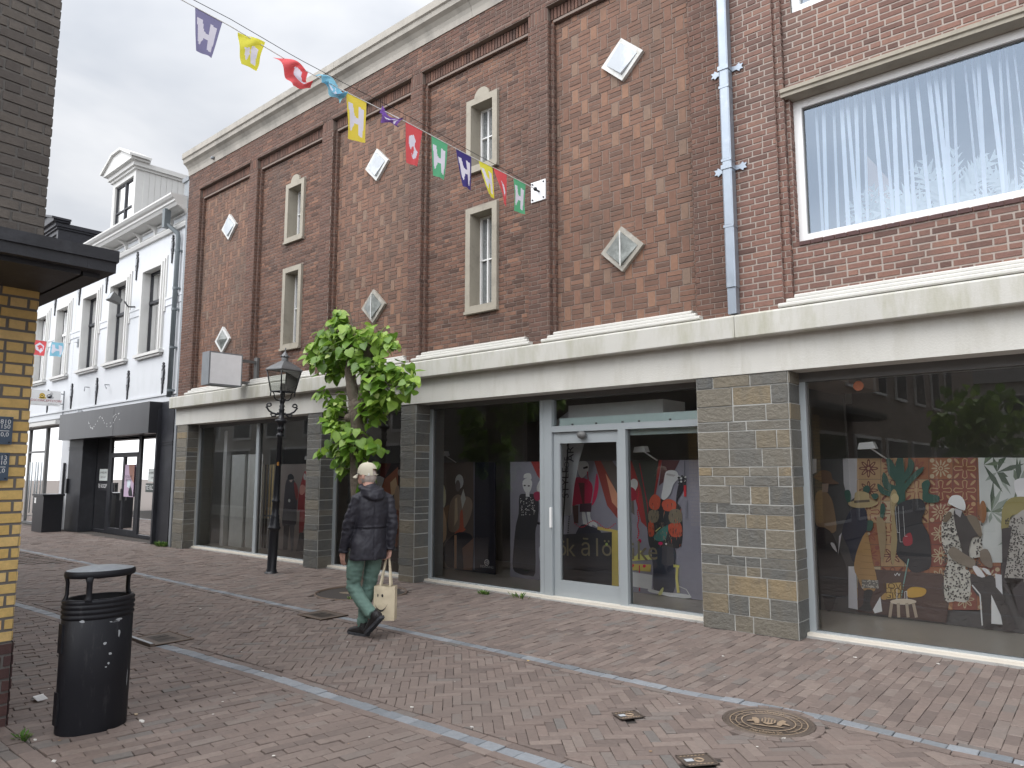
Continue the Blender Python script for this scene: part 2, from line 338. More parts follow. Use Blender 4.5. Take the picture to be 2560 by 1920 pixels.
def PY(px,py,Y):   # photograph pixel -> point of the plane y=Y
    p=R(6.80); th=R(131.05); f=1836.
    Fw=(math.cos(th)*math.cos(p),math.sin(th)*math.cos(p),math.sin(p)); Rt=(math.sin(th),-math.cos(th),0); Up=(-math.cos(th)*math.sin(p),-math.sin(th)*math.sin(p),math.cos(p))
    a=(px-1280)/f; b=(960-py)/f; d=[Fw[i]+a*Rt[i]+b*Up[i] for i in range(3)]; t=(Y+7.48)/d[1]
    return (d[0]*t,Y,1.65+d[2]*t)

# ================================================================ THE GROUND
def lerp(tab,x):
    if x<=tab[0][0]: return tab[0][1]
    for (a,b),(c,d) in zip(tab,tab[1:]):
        if x<=c: return b+(d-b)*(x-a)/(c-a)
    return tab[-1][1]
FAR=[(-32,-2.5),(-18,-2.32),(-12.5,-2.24),(-8.5,-2.27),(-7,-2.24),(-5,-2.25),(-3.6,-2.28),(-2.8,-2.27),(-2.3,-2.20),(-1.8,-2.18),(-1.1,-2.23),(3,-2.2)]
NEAR=[(-32,-5.3),(-14,-4.62),(-11,-4.43),(-9.5,-4.34),(-7.8,-4.24),(-6.4,-4.14),(-5.3,-4.08),(-4,-4.07),(-2.7,-4.03),(3,-4.0)]
yF=lambda x:lerp(FAR,x); yN=lambda x:lerp(NEAR,x)
g=MB(); g.add([(-160,-160,-.032),(160,-160,-.032),(160,160,-.032),(-160,160,-.032)],[(0,1,2,3)],M('distant_paving',(.15,.125,.11),.9,bs=30)); tag(g.build('ground'),kind='structure')
g=MB(); g.add([(-33,-9,-.011),(4,-9,-.011),(4,.6,-.011),(-33,.6,-.011)],[(0,1,2,3)],SAND); tag(g.build('paving_bed'),kind='structure')
TREE=(-8.36,-1.03); PITR=.62
MH=(-2.06,-2.535); MHR=.285
COV=[(-2.83,-3.03,R(60),.09,.075),(-2.11,-3.44,R(52),.10,.085)]
DRN=[(-7.56,-4.07,-.03,.26,.19),(-7.38,-2.33,.02,.23,.19)]
def blocked(x,y,m=0):
    if math.hypot(x-TREE[0],y-TREE[1])<PITR+.02+m: return True
    if math.hypot(x-MH[0],y-MH[1])<MHR+.012: return True
    for a,b,r,l,s in COV:
        dx,dy=x-a,y-b; u=dx*math.cos(r)+dy*math.sin(r); v=-dx*math.sin(r)+dy*math.cos(r)
        if abs(u)<l-.02 and abs(v)<s-.02: return True
    for a,b,r,l,s in DRN:
        if abs(x-a)<l-.04 and abs(y-b)<s-.04: return True
    return False
def clip_band(poly,cx,lo,hi):
    e=.4
    for fn,s,off in ((lo,-1,0),(hi,1,0)):
        if fn is None: continue
        y0,y1=fn(cx-e),fn(cx+e); m=(y1-y0)/(2*e); c=fn(cx)-m*cx     # y = m x + c
        poly=clip_poly(poly,(s*-m,s,s*c))
        if len(poly)<3: return []
    return poly
# herringbone street
Wb,Lb=.068,.204; mb=MB(); HR=R(45); cs,sn=math.cos(HR),math.sin(HR)
ox,oy=-3.0,-3.2
def rotp(x,y): return (ox+x*cs-y*sn,oy+x*sn+y*cs)
rng=range(-430,130)
for y in rng:
    for m in range(-80,80):
        for kind in (0,1):
            if kind==0: x0,y0,w_,h_=y+6*m,y,3,1
            else: x0,y0,w_,h_=y,y+1+6*m,1,3
            cx,cy=rotp((x0+w_/2)*Wb,(y0+h_/2)*Wb)
            if not(-32<cx<3.0) : continue
            lo,hi=yN(cx)+.145,yF(cx)-.145
            if not(lo-.1<cy<hi+.1) or blocked(cx,cy,.02): continue
            pl=[rotp(a*Wb,b*Wb) for a,b in ((x0,y0),(x0+w_,y0),(x0+w_,y0+h_),(x0,y0+h_))]
            if lo+.1>cy or cy>hi-.1: pl=clip_band(pl,cx,lambda x:yN(x)+.14,lambda x:yF(x)-.14)
            paver(mb,pl,PAVE)
tag(mb.build('street_paving'),kind='structure')
# running-bond pavements
def running(mb,x0,x1,lo,hi,ang,Wp,Lp,skip=None,ccx=-3,ccy=-1):
    c,s=math.cos(ang),math.sin(ang); far=max(abs(x0-ccx),abs(x1-ccx))+6; n=int(far/Wp)
    for i in range(-n,n):
        sh=random.uniform(-.02,.02)+(i%2)*Lp/2
        for k in range(-70,70):
            q=[(i*Wp,k*Lp+sh),((i+1)*Wp,k*Lp+sh),((i+1)*Wp,(k+1)*Lp+sh),(i*Wp,(k+1)*Lp+sh)]
            q=[(ccx+a*c-b*s,ccy+a*s+b*c) for a,b in q]; cx=sum(p[0] for p in q)/4; cy=sum(p[1] for p in q)/4
            if not(x0<cx<x1): continue
            l,h=lo(cx),hi(cx)
            if cy<l-.12 or cy>h+.12 or blocked(cx,cy,.0) or (skip and skip(cx,cy)): continue
            if cy<l+.15 or cy>h-.15: q=clip_band(q,cx,lo,hi)
            paver(mb,q,PAVE)
mb=MB(); running(mb,-32,2.6,lambda x:yF(x)+.125,lambda x:.2,R(2),.082,.205,skip=lambda x,y:y>.02 and (-3.79<x<-2.76 or x<-15.9))
tag(mb.build('far_pavement'),kind='structure')
mb=MB(); running(mb,-13,1.2,lambda x:-5.86,lambda x:yN(x)-.125,R(-8),.080,.205,ccx=-4,ccy=-5)
running(mb,-5.86,1.0,lambda x:-8.2,lambda x:-5.97,R(88),.102,.205,ccx=-4,ccy=-7)
x=-6.0
while x<1: paver(mb,[(x,-5.965),(x+.2,-5.965),(x+.2,-5.865),(x,-5.865)],PAVE); x+=.205
tag(mb.build('near_pavement'),kind='structure')
# border courses + bluestone setts
def alongrow(mb,fn,o0,o1,step,mat,x0=-32,x1=3,amp=.002,hz=0):
    x=x0
    while x<x1:
        st=step*random.uniform(.85,1.12) if mat is KERBST else step
        if not blocked(x+st/2,fn(x+st/2)+(o0+o1)/2): paver(mb,[(x,fn(x)+o0),(x+st,fn(x+st)+o0),(x+st,fn(x+st)+o1),(x,fn(x)+o1)],mat,z=hz,shr=.003,amp=amp)
        x+=st
mb=MB(); alongrow(mb,yF,-.05,.05,.15,KERBST); tag(mb.build('far_kerb'),kind='structure')
mb=MB(); alongrow(mb,yN,-.055,.055,.15,KERBST); tag(mb.build('near_kerb'),kind='structure')
mb=MB()
for fn in (yF,yN): alongrow(mb,fn,.053,.125,.205,PAVE); alongrow(mb,fn,-.125,-.053,.205,PAVE)
tag(mb.build('kerb_border'),kind='structure')
# tree pit
t=empty('tree_pit',(TREE[0],TREE[1],0),'round rusty steel ring filled with bare earth around the foot of the lime tree','tree pit')
mb=MB(); lathe(mb,(TREE[0],TREE[1],0),[(PITR-.012,-.03),(PITR-.012,.012),(PITR+.006,.012),(PITR+.006,-.03)],RUST,48,cap=False); mb.build('ring',t)
mb=MB(); vs=[];fs=[]
for j in range(9):
    for i in range(40):
        r=(PITR-.012)*j/8+.001; a=2*math.pi*i/40; vs.append((TREE[0]+r*math.cos(a),TREE[1]+r*math.sin(a),-.022+.03*noise.noise((r*3*math.cos(a),r*3*math.sin(a),1))*(1-j/9)+.01*(1-j/8)))
fs=[(j*40+i,j*40+(i+1)%40,(j+1)*40+(i+1)%40,(j+1)*40+i) for j in range(8) for i in range(40)]; mb.add(vs,fs,SOIL,.5,True); mb.build('soil',t)
# manhole cover
t=empty('manhole_cover',(MH[0],MH[1],0),'large round cast iron manhole cover with lettering and a crest, set in the street paving','manhole cover')
mb=MB()
for i in range(26):
    a0=2*math.pi*i/26; a1=2*math.pi*(i+1)/26; r0,r1=MHR+.008,MHR+.065
    paver(mb,[(MH[0]+r0*math.cos(a0),MH[1]+r0*math.sin(a0)),(MH[0]+r1*math.cos(a0),MH[1]+r1*math.sin(a0)),(MH[0]+r1*math.cos(a1),MH[1]+r1*math.sin(a1)),(MH[0]+r0*math.cos(a1),MH[1]+r0*math.sin(a1))],PAVE,z=.007)
mb.build('brick_surround',t)
mb=MB(); lathe(mb,(MH[0],MH[1],0),[(.001,.002),(MHR-.035,.002),(MHR-.035,.010),(MHR-.022,.010),(MHR-.018,.004),(MHR-.008,.004),(MHR-.004,.012),(MHR+.006,.011),(MHR+.006,-.03)],IRON,48,cap=False)
mb.build('iron_cover',t)
mb=MB(); zt=.0095
def ringseg(mb,r0,r1,a0,a1,mat,z0=-.006,z1=zt,n=None):
    n=n or max(2,int(abs(a1-a0)/.12)); c=MH
    vs=[]
    for i in range(n+1):
        a=a0+(a1-a0)*i/n
        for r in (r0,r1):
            vs.append((c[0]+r*math.cos(a),c[1]+r*math.sin(a),z1))
    mb.add(vs,[(2*i,2*i+1,2*i+3,2*i+2) for i in range(n)],mat)
AX=R(18)
ringseg(mb,.165,.173,0,2*math.pi,IRONL); ringseg(mb,.240,.247,0,2*math.pi,IRONL)
for i in range(14):
    for r0,r1,o in ((.173,.207,0),(.207,.240,.5)):
        a=AX+2*math.pi*(i+o)/14
        if abs(math.sin(a-AX))>.80: continue
        ringseg(mb,r0,r1,a-.012,a+.012,IRONL,n=1)
for s in (0,math.pi): ringseg(mb,.204,.210,AX+s-.85,AX+s+.85,IRONL)
def arc_text(s,rad,mid,up,size):
    n=len(s); st=.115*size/.055
    for i,ch in enumerate(s):
        a=mid+(-(i-(n-1)/2)*st if up else (i-(n-1)/2)*st)*.75
        rot=a-math.pi/2 if up else a+math.pi/2
        text(mb,ch,size,lambda x,y:(MH[0]+rad*math.cos(a)+x*math.cos(rot)-y*math.sin(rot),MH[1]+rad*math.sin(a)+x*math.sin(rot)+y*math.cos(rot),zt),IRONL)
arc_text('harderwijk',.206,AX-math.pi/2,False,.060); arc_text('harderwijk',.206,AX+math.pi/2,True,.060)
# crest: shield between two supporters
def mp_(x,y): return (MH[0]+x*math.cos(AX)-y*math.sin(AX),MH[1]+x*math.sin(AX)+y*math.cos(AX),zt)
for pl in ([(-.05,.06),(.05,.06),(.05,.0),(.03,-.045),(0,-.065),(-.03,-.045),(-.05,0)],[(-.04,.068),(.04,.068),(.03,.09),(.015,.075),(0,.095),(-.015,.075),(-.03,.09)],
    *[[(s*.06,-.06),(s*.09,-.065),(s*.10,-.02),(s*.145,-.04),(s*.15,-.02),(s*.115,.01),(s*.12,.06),(s*.095,.075),(s*.075,.05),(s*.062,.01)] for s in (-1,1)],[(-.12,-.09),(-.06,-.075),(0,-.09),(.06,-.075),(.12,-.09),(.1,-.10),(0,-.105),(-.1,-.10)]):
    mb.add([mp_(p[0]*.9,p[1]*.9) for p in pl],[tuple(range(len(pl)))],IRONL)
for k in range(4): mb.add([(p[0],p[1],zt+.0012) for p in (mp_(-.036+.02*k,.05),mp_(-.026+.02*k,.05),mp_(-.026+.02*k,-.02),mp_(-.036+.02*k,-.02))],[(0,1,2,3)],IRON)
mb.build('cast_relief',t)
# small valve covers
for i,(a,b,r,l,s) in enumerate(COV):
    t=empty('valve_cover',(a,b,0),('small oblong iron valve cover in the street, farther from the bottom edge of the photo','small oblong iron valve cover with pale tag, at the very bottom edge of the photo')[i],'valve cover','valve covers in the street paving')
    f=lambda x,y,z:(a+x*math.cos(r)-y*math.sin(r),b+x*math.sin(r)+y*math.cos(r),z)
    mb=MB(); mb.add([f(-l,-s,.009),f(l,-s,.009),f(l,s,.009),f(-l,s,.009)],[(0,1,2,3)],IRON)
    for (p,q,u,v) in ((-l,-l+.012,-s,s),(l-.012,l,-s,s),(-l,l,-s,-s+.012),(-l,l,s-.012,s)): mb.add([f(p,u,.012),f(q,u,.012),f(q,v,.012),f(p,v,.012)],[(0,1,2,3)],IRON)
    mb.build('frame',t); mb=MB()
    for k in range(14):
        x=-l+.02+(k%7)*(2*l-.04)/7; y=(-s+.018) if k<7 else (s-.03)
        mb.add([f(x,y,.0115),f(x+.016,y+.006,.0115),f(x+.012,y+.016,.0115),f(x-.003,y+.01,.0115)],[(0,1,2,3)],IRONL)
    lathe(mb,f(.01,0,.010),[(.03,0),(.03,.003),(.02,.003),(.02,.0)],IRONL,14,cap=False); mb.build('lid',t)
    mb=MB(); mb.add([f(-l*.75,-.02,.013),f(-l*.25,-.02,.013),f(-l*.25,.02,.013),f(-l*.75,.02,.013)],[(0,1,2,3)],CHIP); mb.build('tag',t)
# gully drains
for i,(a,b,r,l,s) in enumerate(DRN):
    t=empty('gully_drain',(a,b,0),('square iron gully drain with raised lip in near kerb line, right of the litter bin','flat iron gully drain in the far kerb line, left of the walking man')[i],'drain','gully drains in the kerb lines')
    mb=MB(); box(mb,a-l,a+l,b-s,b+s,-.03,.009,IRON); 
    for (p,q,u,v) in ((a-l,a+l,b-s,b-s+.02),(a-l,a+l,b+s-.02,b+s),(a-l,a-l+.02,b-s+.02,b+s-.02),(a+l-.02,a+l,b-s+.02,b+s-.02)): box(mb,p,q,u,v,0,.013,RUST)
    mb.build('frame',t)
    mb=MB()
    for k in range(9):
        ang=.35*math.sin(k*1.7); x=a-l*.55+k*l*1.1/8; mb.add([(x-.008,b-s*.55,.0105),(x+.008,b-s*.5,.0105),(x+.008+.05*ang,b+s*.5,.0105),(x-.008+.05*ang,b+s*.45,.0105)],[(0,1,2,3)],F((.008,.007,.006)))
    mb.build('slots',t)
    if i==0:
        mb=MB(); box(mb,a-l,a+l,b-s-.045,b-s-.002,-.02,.028,IRON); box(mb,a-l+.01,a+l-.01,b-s-.04,b-s-.012,.028,.031,CHIP); mb.build('inlet_lip',t)

# ================================================================ BRICK BUILDING (left) AND ITS NEIGHBOUR (right)
SX=-3.25            # joint between the two houses
bl=empty('brick_building',(-9.9,0,0),'long brown brick shop building with diamond and slit windows above a cream band','building')
br=empty('brick_building',(0,0,0),'reddish brick building at right with one huge upstairs window above a cream band','building')
PIL=[(-16.5,-15.93),(-13.75,-13.45),(-11.17,-10.84),(-8.70,-8.42),(-6.21,-5.86),(-3.75,SX)]
ZT,ZB=7.86,3.31; STEP=.066; SW=.045
W2=[(-12.49,-11.86,6.08,7.25),(-12.49,-11.86,3.98,5.55)]; W4=[(-7.51,-6.88,6.12,7.25),(-7.51,-6.88,3.98,5.55)]
mb=MB()
for i,(a,b) in enumerate(PIL):
    bricks(mb,FB,a,b,ZB,ZT,0,BR_DARK,MORT,rr=(.1,.9))
    for s,x in ((-1,a),(1,b)):
        if (i==0 and s==-1) or (i==5 and s==1): continue
        fr1=Frame((x,0,0),(0,1,0),(s,0,0)); bricks(mb,fr1,0,STEP,ZB,ZT,0,BR_DARK,MORT,length=.12)
        x2=x+s*SW; bricks(mb,FB,min(x,x2),max(x,x2),ZB,ZT,-STEP,BR_DARK,MORT,length=.1)
        fr2=Frame((x2,STEP,0),(0,1,0),(s,0,0)); bricks(mb,fr2,0,STEP,ZB,ZT,0,BR_DARK,MORT,length=.12)
mb.build('pilaster',bl)
for i in range(5):
    a=PIL[i][1]+SW; b=PIL[i+1][0]-SW; holes=W2 if i==1 else (W4 if i==3 else [])
    mb=MB()
    if i%2==0:
        dz=[(6.6,7.15),(4.15,4.67)]; cxs=[-14.70,0,-9.66,0,-4.74][i]
        bricks(mb,FB,a,b,ZB+.1,ZT-.02,-2*STEP,BR_BASK,MORT,course=.0655,pattern='basket'); bricks(mb,FB,a,b,ZB,ZB+.1,-2*STEP,BR_DARK,MORT)
    else: bricks(mb,FB,a,b,ZB,ZT,-2*STEP,BR_RUN,MORT,holes=holes)
    mb.build('basketweave_panel' if i%2==0 else 'brick_panel',bl)
    # soldier course + bead over the bay
    mb=MB(); u0,u1=PIL[i][1]-.02,PIL[i+1][0]+.02
    fbox(mb,FB,PIL[i][1],PIL[i+1][0],-2*STEP,-STEP,ZT,8.06,MORT)
    bricks(mb,FB,PIL[i][1],PIL[i+1][0],ZT,8.04,-STEP,BR_DARK,MORT,course=.058,pattern='soldier')
    fbox(mb,FB,PIL[i][1],PIL[i+1][0],-2*STEP,-STEP-.0,ZT-.035,ZT,MORT); bricks(mb,FB,PIL[i][1]+.03,PIL[i+1][0]-.03,ZT-.05,ZT,-STEP-.02,BR_DARK,MORT,back=False)
    mb.build('soldier_course',bl)
mb=MB(); bricks(mb,FB,-16.5,SX,8.06,8.52,0,BR_DARK,MORT)
for i,(a,b) in enumerate(PIL): bricks(mb,FB,a,b,ZT,8.06,0,BR_DARK,MORT,pattern='soldier' if i else 'run',course=.058)
for i in range(5): bricks(mb,FB,PIL[i][1]-.02,PIL[i+1][0]+.04,8.045,8.095,.022,BR_DARK,MORT,course=.05,back=True); fbox(mb,FB,PIL[i][1]-.02,PIL[i+1][0]+.04,-.1,.021,8.04,8.1,MORT)
mb.build('frieze',bl)
mb=MB(); prof=[(-.3,8.5),(.02,8.5),(.03,8.60),(.05,8.66),(.10,8.72),(.16,8.76),(.17,8.84),(.20,8.86),(.20,8.985),(.18,9.0),(-.3,9.03)]
for a,b in ((-16.52,-13.9),(-13.895,-10.6),(-10.595,-7.3),(-7.295,-4.2),(-4.195,SX)): fprofile(mb,FB,prof,a,b,CONC)
mb.build('cornice',bl)
mb=MB(); tube(mb,[(-15.3,-.02,8.6),(-15.3,-.09,8.58)],.035,LEADG,10); mb.build('spout',bl)
mb=MB(); box(mb,-16.49,SX,.45,7.55,3.1,8.98,MORT); box(mb,-16.49,SX,.02,.45,8.1,8.97,MORT); box(mb,-16.49,SX,.25,.45,2.7,3.3,MORT)
for a,b in PIL: box(mb,a+.01,b-.01,.005,.46,3.1,8.1,MORT)
mb.build('wall_core',bl)
# parapet pier on the left end
mb=MB(); fbox(mb,FB,-16.86,-16.62,-.6,-.05,7.9,8.55,LEADG); fbox(mb,FB,-16.90,-16.58,-.64,-.01,8.45,8.55,LEADG); mb.build('gutter_end',bl)
# narrow windows
RIPG,Nn,Ll,bb=nm('patterned_glass'); bb.inputs['Base Color'].default_value=(.17,.18,.18,1); bb.inputs['Roughness'].default_value=.12
v=Nn.new('ShaderNodeTexVoronoi'); v.inputs['Scale'].default_value=45; tcx=Nn.new('ShaderNodeTexCoord'); Ll.new(tcx.outputs['Object'],v.inputs[0]); bump(Nn,Ll,bb,v.outputs[0],.9,.01); 
def slit(u0,u1,z0,z1,orn,who):
    o0,o1=-2*STEP,-2*STEP+.05; fw=.095
    mb=MB(); fbox(mb,FB,u0,u0+fw,-.5,o1,z0,z1,STONEF); fbox(mb,FB,u1-fw,u1,-.5,o1,z0,z1,STONEF)
    fbox(mb,FB,u0+fw,u1-fw,-.5,o1-.001,z1-fw,z1,STONEF); fbox(mb,FB,u0+fw,u1-fw,-.5,o1-.001,z0,z0+fw*.8,STONEF); fbox(mb,FB,u0-.01,u1+.01,o0,o1+.02,z0-.04,z0-.001,STONEF)
    if orn:
        c=(u0+u1)/2; pts=[(c+.15*math.cos(a*math.pi/12),z1+.14*math.sin(a*math.pi/12)) for a in range(13)]
        prism(mb,pts,lambda x,z:FB(x,o0,z),lambda x,z:FB(x,o1-.003,z),STONEF)
    f=mb.build('window',bl); d=-2*STEP-.17
    mb=MB(); a,b,c,e=u0+fw,u1-fw,z0+fw*.8,z1-fw; t=.03
    fbox(mb,FB,a,a+t,d-.04,d,c,e,WHITEP); fbox(mb,FB,b-t,b,d-.04,d,c,e,WHITEP); fbox(mb,FB,a+t,b-t,d-.04,d-.002,e-t,e,WHITEP); fbox(mb,FB,a+t,b-t,d-.04,d-.002,c,c+t*1.3,WHITEP)
    m_=a+(b-a)*.38; fbox(mb,FB,m_-.012,m_+.012,d-.036,d+.012,c+t*1.3,e-t,WHITEP); q=c+(e-c)*.52; fbox(mb,FB,a+t,b-t,d-.034,d+.006,q-.01,q+.01,WHITEP)
    mb.build('casement',f)
    mb=MB(); fbox(mb,FB,a,b,d-.05,d-.03,c,e,RIPG); mb.build('pane',f)
    return f
for q in W2+W4: slit(*q,q[3]>6,0)
DGL=M('dirty_acrylic',(.13,.14,.13),.3,var=.7,vs=7,bs=20,bstr=.4,dirt=(.30,.32,.30),dirtpos=(.45,.65),dscale=5); DWH=M('frosted_acrylic',(.42,.45,.48),.3,var=.1,vs=4,bstr=.05,dirt=(.62,.65,.66),dirtpos=(.5,.7)); DFR=M('old_white_flange',(.58,.585,.57),.5,var=.12,vs=12,bstr=.2,dirt=(.40,.39,.35),dirtpos=(.5,.7),dscale=8)
DFR2=M('dirty_flange',(.30,.28,.24),.7,var=.25,vs=12,bstr=.3,dirt=(.48,.46,.42),dirtpos=(.5,.7),dscale=8)
def diamond(cx,cz,h,kind):
    o0=-2*STEP; A=[(cx-h,cz),(cx,cz+h*.93),(cx+h,cz),(cx,cz-h*.93)]
    fm=DFR if kind!=2 else DFR2
    mb=MB(); n=4; k=.74; q=[(cx+(x-cx)*k,cz+(z-cz)*k) for x,z in A]; oo=o0+.055
    V=[FB(x,o0-.01,z) for x,z in A]+[FB(x,oo,z) for x,z in A]+[FB(x,oo,z) for x,z in q]+[FB(x,o0-.01,z) for x,z in q]
    mb.add(V,[(i,(i+1)%4,4+(i+1)%4,4+i) for i in range(4)]+[(4+i,4+(i+1)%4,8+(i+1)%4,8+i) for i in range(4)]+[(8+i,8+(i+1)%4,12+(i+1)%4,12+i) for i in range(4)],fm)
    if kind==2: mb.add([FB(cx-.010,oo+.042,cz+h*.72),FB(cx+.010,oo+.042,cz+h*.72),FB(cx+.010,oo+.042,cz-h*.72),FB(cx-.010,oo+.042,cz-h*.72)],[(0,1,2,3)],DFR)
    f=mb.build('diamond_window',bl)
    mb=MB(); g_=DWH if kind==0 else DGL; k2=.70
    B=[FB(x,oo+.004,z) for x,z in q]; T=FB(cx,oo+.035,cz+h*.93*k2); D=FB(cx,oo+.035,cz-h*.93*k2)
    if kind==1: T=D=FB(cx,oo+.06,cz); mb.add(B+[T],[(0,1,4),(1,2,4),(2,3,4),(3,0,4)],g_)
    else: mb.add(B+[T,D],[(0,1,4),(0,4,5),(0,5,3),(2,4,1),(2,5,4),(2,3,5)],g_)
    mb.build('pane',f)
    if kind:
        mb=MB(); mb.add([FB(x,o0+.012,z) for x,z in q],[(0,1,2,3)],F((.05,.045,.04)) if kind==2 else F((.33,.36,.36))); mb.build('inner_panel',f)
for x,z,k in ((-14.70,6.90,0),(-14.76,4.43,1),(-9.66,6.87,0),(-9.67,4.40,2),(-4.73,6.87,0),(-4.78,4.39,2)): diamond(x,z,.31,k)
# ledge, fascia and mouldings
lp=[(-.05,3.05),(.15,3.05),(.16,3.06),(.165,3.28),(.15,3.30),(0,3.325),(-.05,3.33)]
mb=MB(); fprofile(mb,FB,lp,-16.56,SX-.003,LEDGE); mb.build('ledge',bl); mb=MB(); fprofile(mb,FB,lp,SX+.003,4,LEDGE); mb.build('ledge',br)
mb=MB(); fbox(mb,FB,-16.5,SX,-.3,.02,2.68,3.05,CREAM); mb.build('fascia',bl); mb=MB(); fbox(mb,FB,SX+.001,4,-.3,.02,2.68,3.05,CREAM); mb.build('fascia',br)
def mould(a,b,parent):
    mb=MB()
    for k,(o,z0,z1) in enumerate(((.10,3.325,3.37),(.055,3.37,3.415),(.015,3.415,3.46))):
        e=.07*k; fprofile(mb,FB,[(-.14,z0),(o-.01,z0),(o,z0+.012),(o,z1-.014),(o-.02,z1),(-.14,z1)],a-.10+e,b+.10-e,MOULD)
    mb.build('moulding',parent)
for i in range(5): mould(PIL[i][1]+.03,PIL[i+1][0]-.03,bl)
mould(-2.70,4.0,br)
# right-hand building
BW=(-2.66,3.2,4.03,5.62)
mb=MB(); bricks(mb,FB,SX,-2.78,ZB,9.6,0,BR_RIGHT,MORTL,course=.067,j=.012)
fr1=Frame((-2.78,0,0),(0,1,0),(1,0,0)); bricks(mb,fr1,0,.05,ZB,9.6,0,BR_RIGHT,MORTL,length=.1); bricks(mb,FB,-2.78,-2.705,ZB,9.6,-.05,BR_RIGHT,MORTL,length=.15)
fr2=Frame((-2.705,.05,0),(0,1,0),(1,0,0)); bricks(mb,fr2,0,.06,ZB,9.6,0,BR_RIGHT,MORTL,length=.12)
bricks(mb,FB,-2.70,4,ZB,9.6,-.11,BR_RIGHT,MORTL,course=.067,j=.014,holes=[BW,(-2.60,3.2,6.58,8.2)])
fr3=Frame((-2.66,.11,0),(0,1,0),(1,0,0)); bricks(mb,fr3,0,.12,4.03,5.62,0,BR_RIGHT,MORTL,length=.12)
mb.build('brick_wall',br)
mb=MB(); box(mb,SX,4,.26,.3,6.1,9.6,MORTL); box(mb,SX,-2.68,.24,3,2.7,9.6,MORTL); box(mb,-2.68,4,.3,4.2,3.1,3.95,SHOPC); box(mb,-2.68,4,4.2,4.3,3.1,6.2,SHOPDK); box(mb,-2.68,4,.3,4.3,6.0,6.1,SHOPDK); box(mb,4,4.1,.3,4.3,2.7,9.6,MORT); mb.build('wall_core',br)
mb=MB(); fprofile(mb,FB,[(-.3,5.62),(-.02,5.62),(-.02,5.655),(-.0,5.665),(.0,5.705),(-.02,5.715),(-.3,5.715)],-2.72,3.3,STONEF); mb.build('lintel',br)
mb=MB(); fbox(mb,FB,-2.64,3.2,-.3,-.115,3.985,4.03,BR_PLINTH); x=-2.62
while x<3.2: fbox(mb,FB,x,x+.11,-.2,-.09,3.99,4.028,BR_PLINTH,random.random()); x+=.12
mb.build('sill',br)
mb=MB(); W_=.085
fbox(mb,FB,-2.655,-2.655+W_,-.30,-.2,4.035,5.615,WHITEP); fbox(mb,FB,-2.655+W_,3.2,-.30,-.201,4.035,4.035+.095,WHITEP); fbox(mb,FB,-2.655+W_,3.2,-.30,-.201,5.615-W_,5.615,WHITEP)
fbox(mb,FB,3.1,3.2,-.30,-.2,4.13,5.53,WHITEP); f=mb.build('picture_window',br)
mb=MB(); mb.add([FB(-2.58,-.25,4.12),FB(3.12,-.25,4.12),FB(3.12,-.25,5.54),FB(-2.58,-.25,5.54)],[(0,1,2,3)],GLASSU); mb.build('pane',f)
mb=MB(); fbox(mb,FB,-2.575,3.1,-.25,-.23,4.128,4.14,ALUD); fbox(mb,FB,-2.573,-2.56,-.25,-.23,4.14,5.53,ALUD); fbox(mb,FB,-2.56,3.1,-.25,-.23,5.515,5.53,ALUD); mb.build('gasket',f)
mb=MB(); fbox(mb,FB,-2.60,3.2,-.25,-.14,6.58,6.66,WHITEP); fbox(mb,FB,-2.60,-2.52,-.25,-.139,6.66,8.2,WHITEP); f=mb.build('window',br); mb=MB(); mb.add([FB(-2.53,-.2,6.65),FB(3.2,-.2,6.65),FB(3.2,-.2,8.2),FB(-2.53,-.2,8.2)],[(0,1,2,3)],GLASSU); mb.build('pane',f)
# blinds in the picture window
mb=MB(); x=-2.5; VO=M('voile_slat',(.86,.90,.93),.8,var=.05,bstr=0); rs=random.Random(3)
while x<3.0:
    wd=rs.uniform(.014,.042); tl=rs.uniform(-.05,.05); y=.42+rs.uniform(-.02,.02); k=5
    vs=[]
    for j in range(k+1):
        q=j/k; xx=x+tl*(1-q); wv=wd*(1-.15*q); vs+= [(xx,y,4.0+1.7*q),(xx+wv,y+.03,4.0+1.7*q)]
    mb.add(vs,[(2*j,2*j+1,2*j+3,2*j+2) for j in range(k)],VO,.5,True); x+=rs.uniform(.05,.105)
tag(mb.build('vertical_blind',loc=(0,.62,4)),'row of narrow pale vertical blind strips behind the huge upstairs window','blind')
def fern(loc,n,Ln,label,seed,mat):
    rs=random.Random(seed); mb=MB()
    lathe(mb,loc,[(.09,0),(.11,.16),(.10,.16)],F((.5,.5,.48)),12)
    for i in range(n):
        a=2*math.pi*i/n+rs.uniform(-.3,.3); el=rs.uniform(.5,1.3); p=Vector(loc)+Vector((0,0,.14)); d=Vector((math.cos(a)*math.cos(el),.35*math.sin(a)*math.cos(el),math.sin(el)))
        for k in range(9):
            q=p+d*Ln/9; d=(d+Vector((0,0,-.09))).normalized(); s=d.cross(Vector((0,1,0))).normalized(); wv=Ln*.16*math.sin(math.pi*(k+1)/10.5)
            for sg in (-1,1): mb.add([tuple(p),tuple(q),tuple(q+s*sg*wv+d*wv*.7)],[(0,1,2)],mat)
            p=q
    return tag(mb.build('potted_palm',loc=loc),label,'plant','plants on the upstairs windowsill')
PLM=M('dusty_palm_leaf',(.62,.68,.66),.6,bstr=0)
fern((-1.95,.95,4.0),13,.6,'pale palm leaves low in the left half of the huge upstairs window',1,PLM); fern((-1.38,.9,4.0),15,.75,'wide pale palm standing behind the middle of the huge upstairs window',2,PLM); fern((-.72,.85,4.0),11,.6,'thin looping plant at the right end of the visible upstairs window',5,PLM)
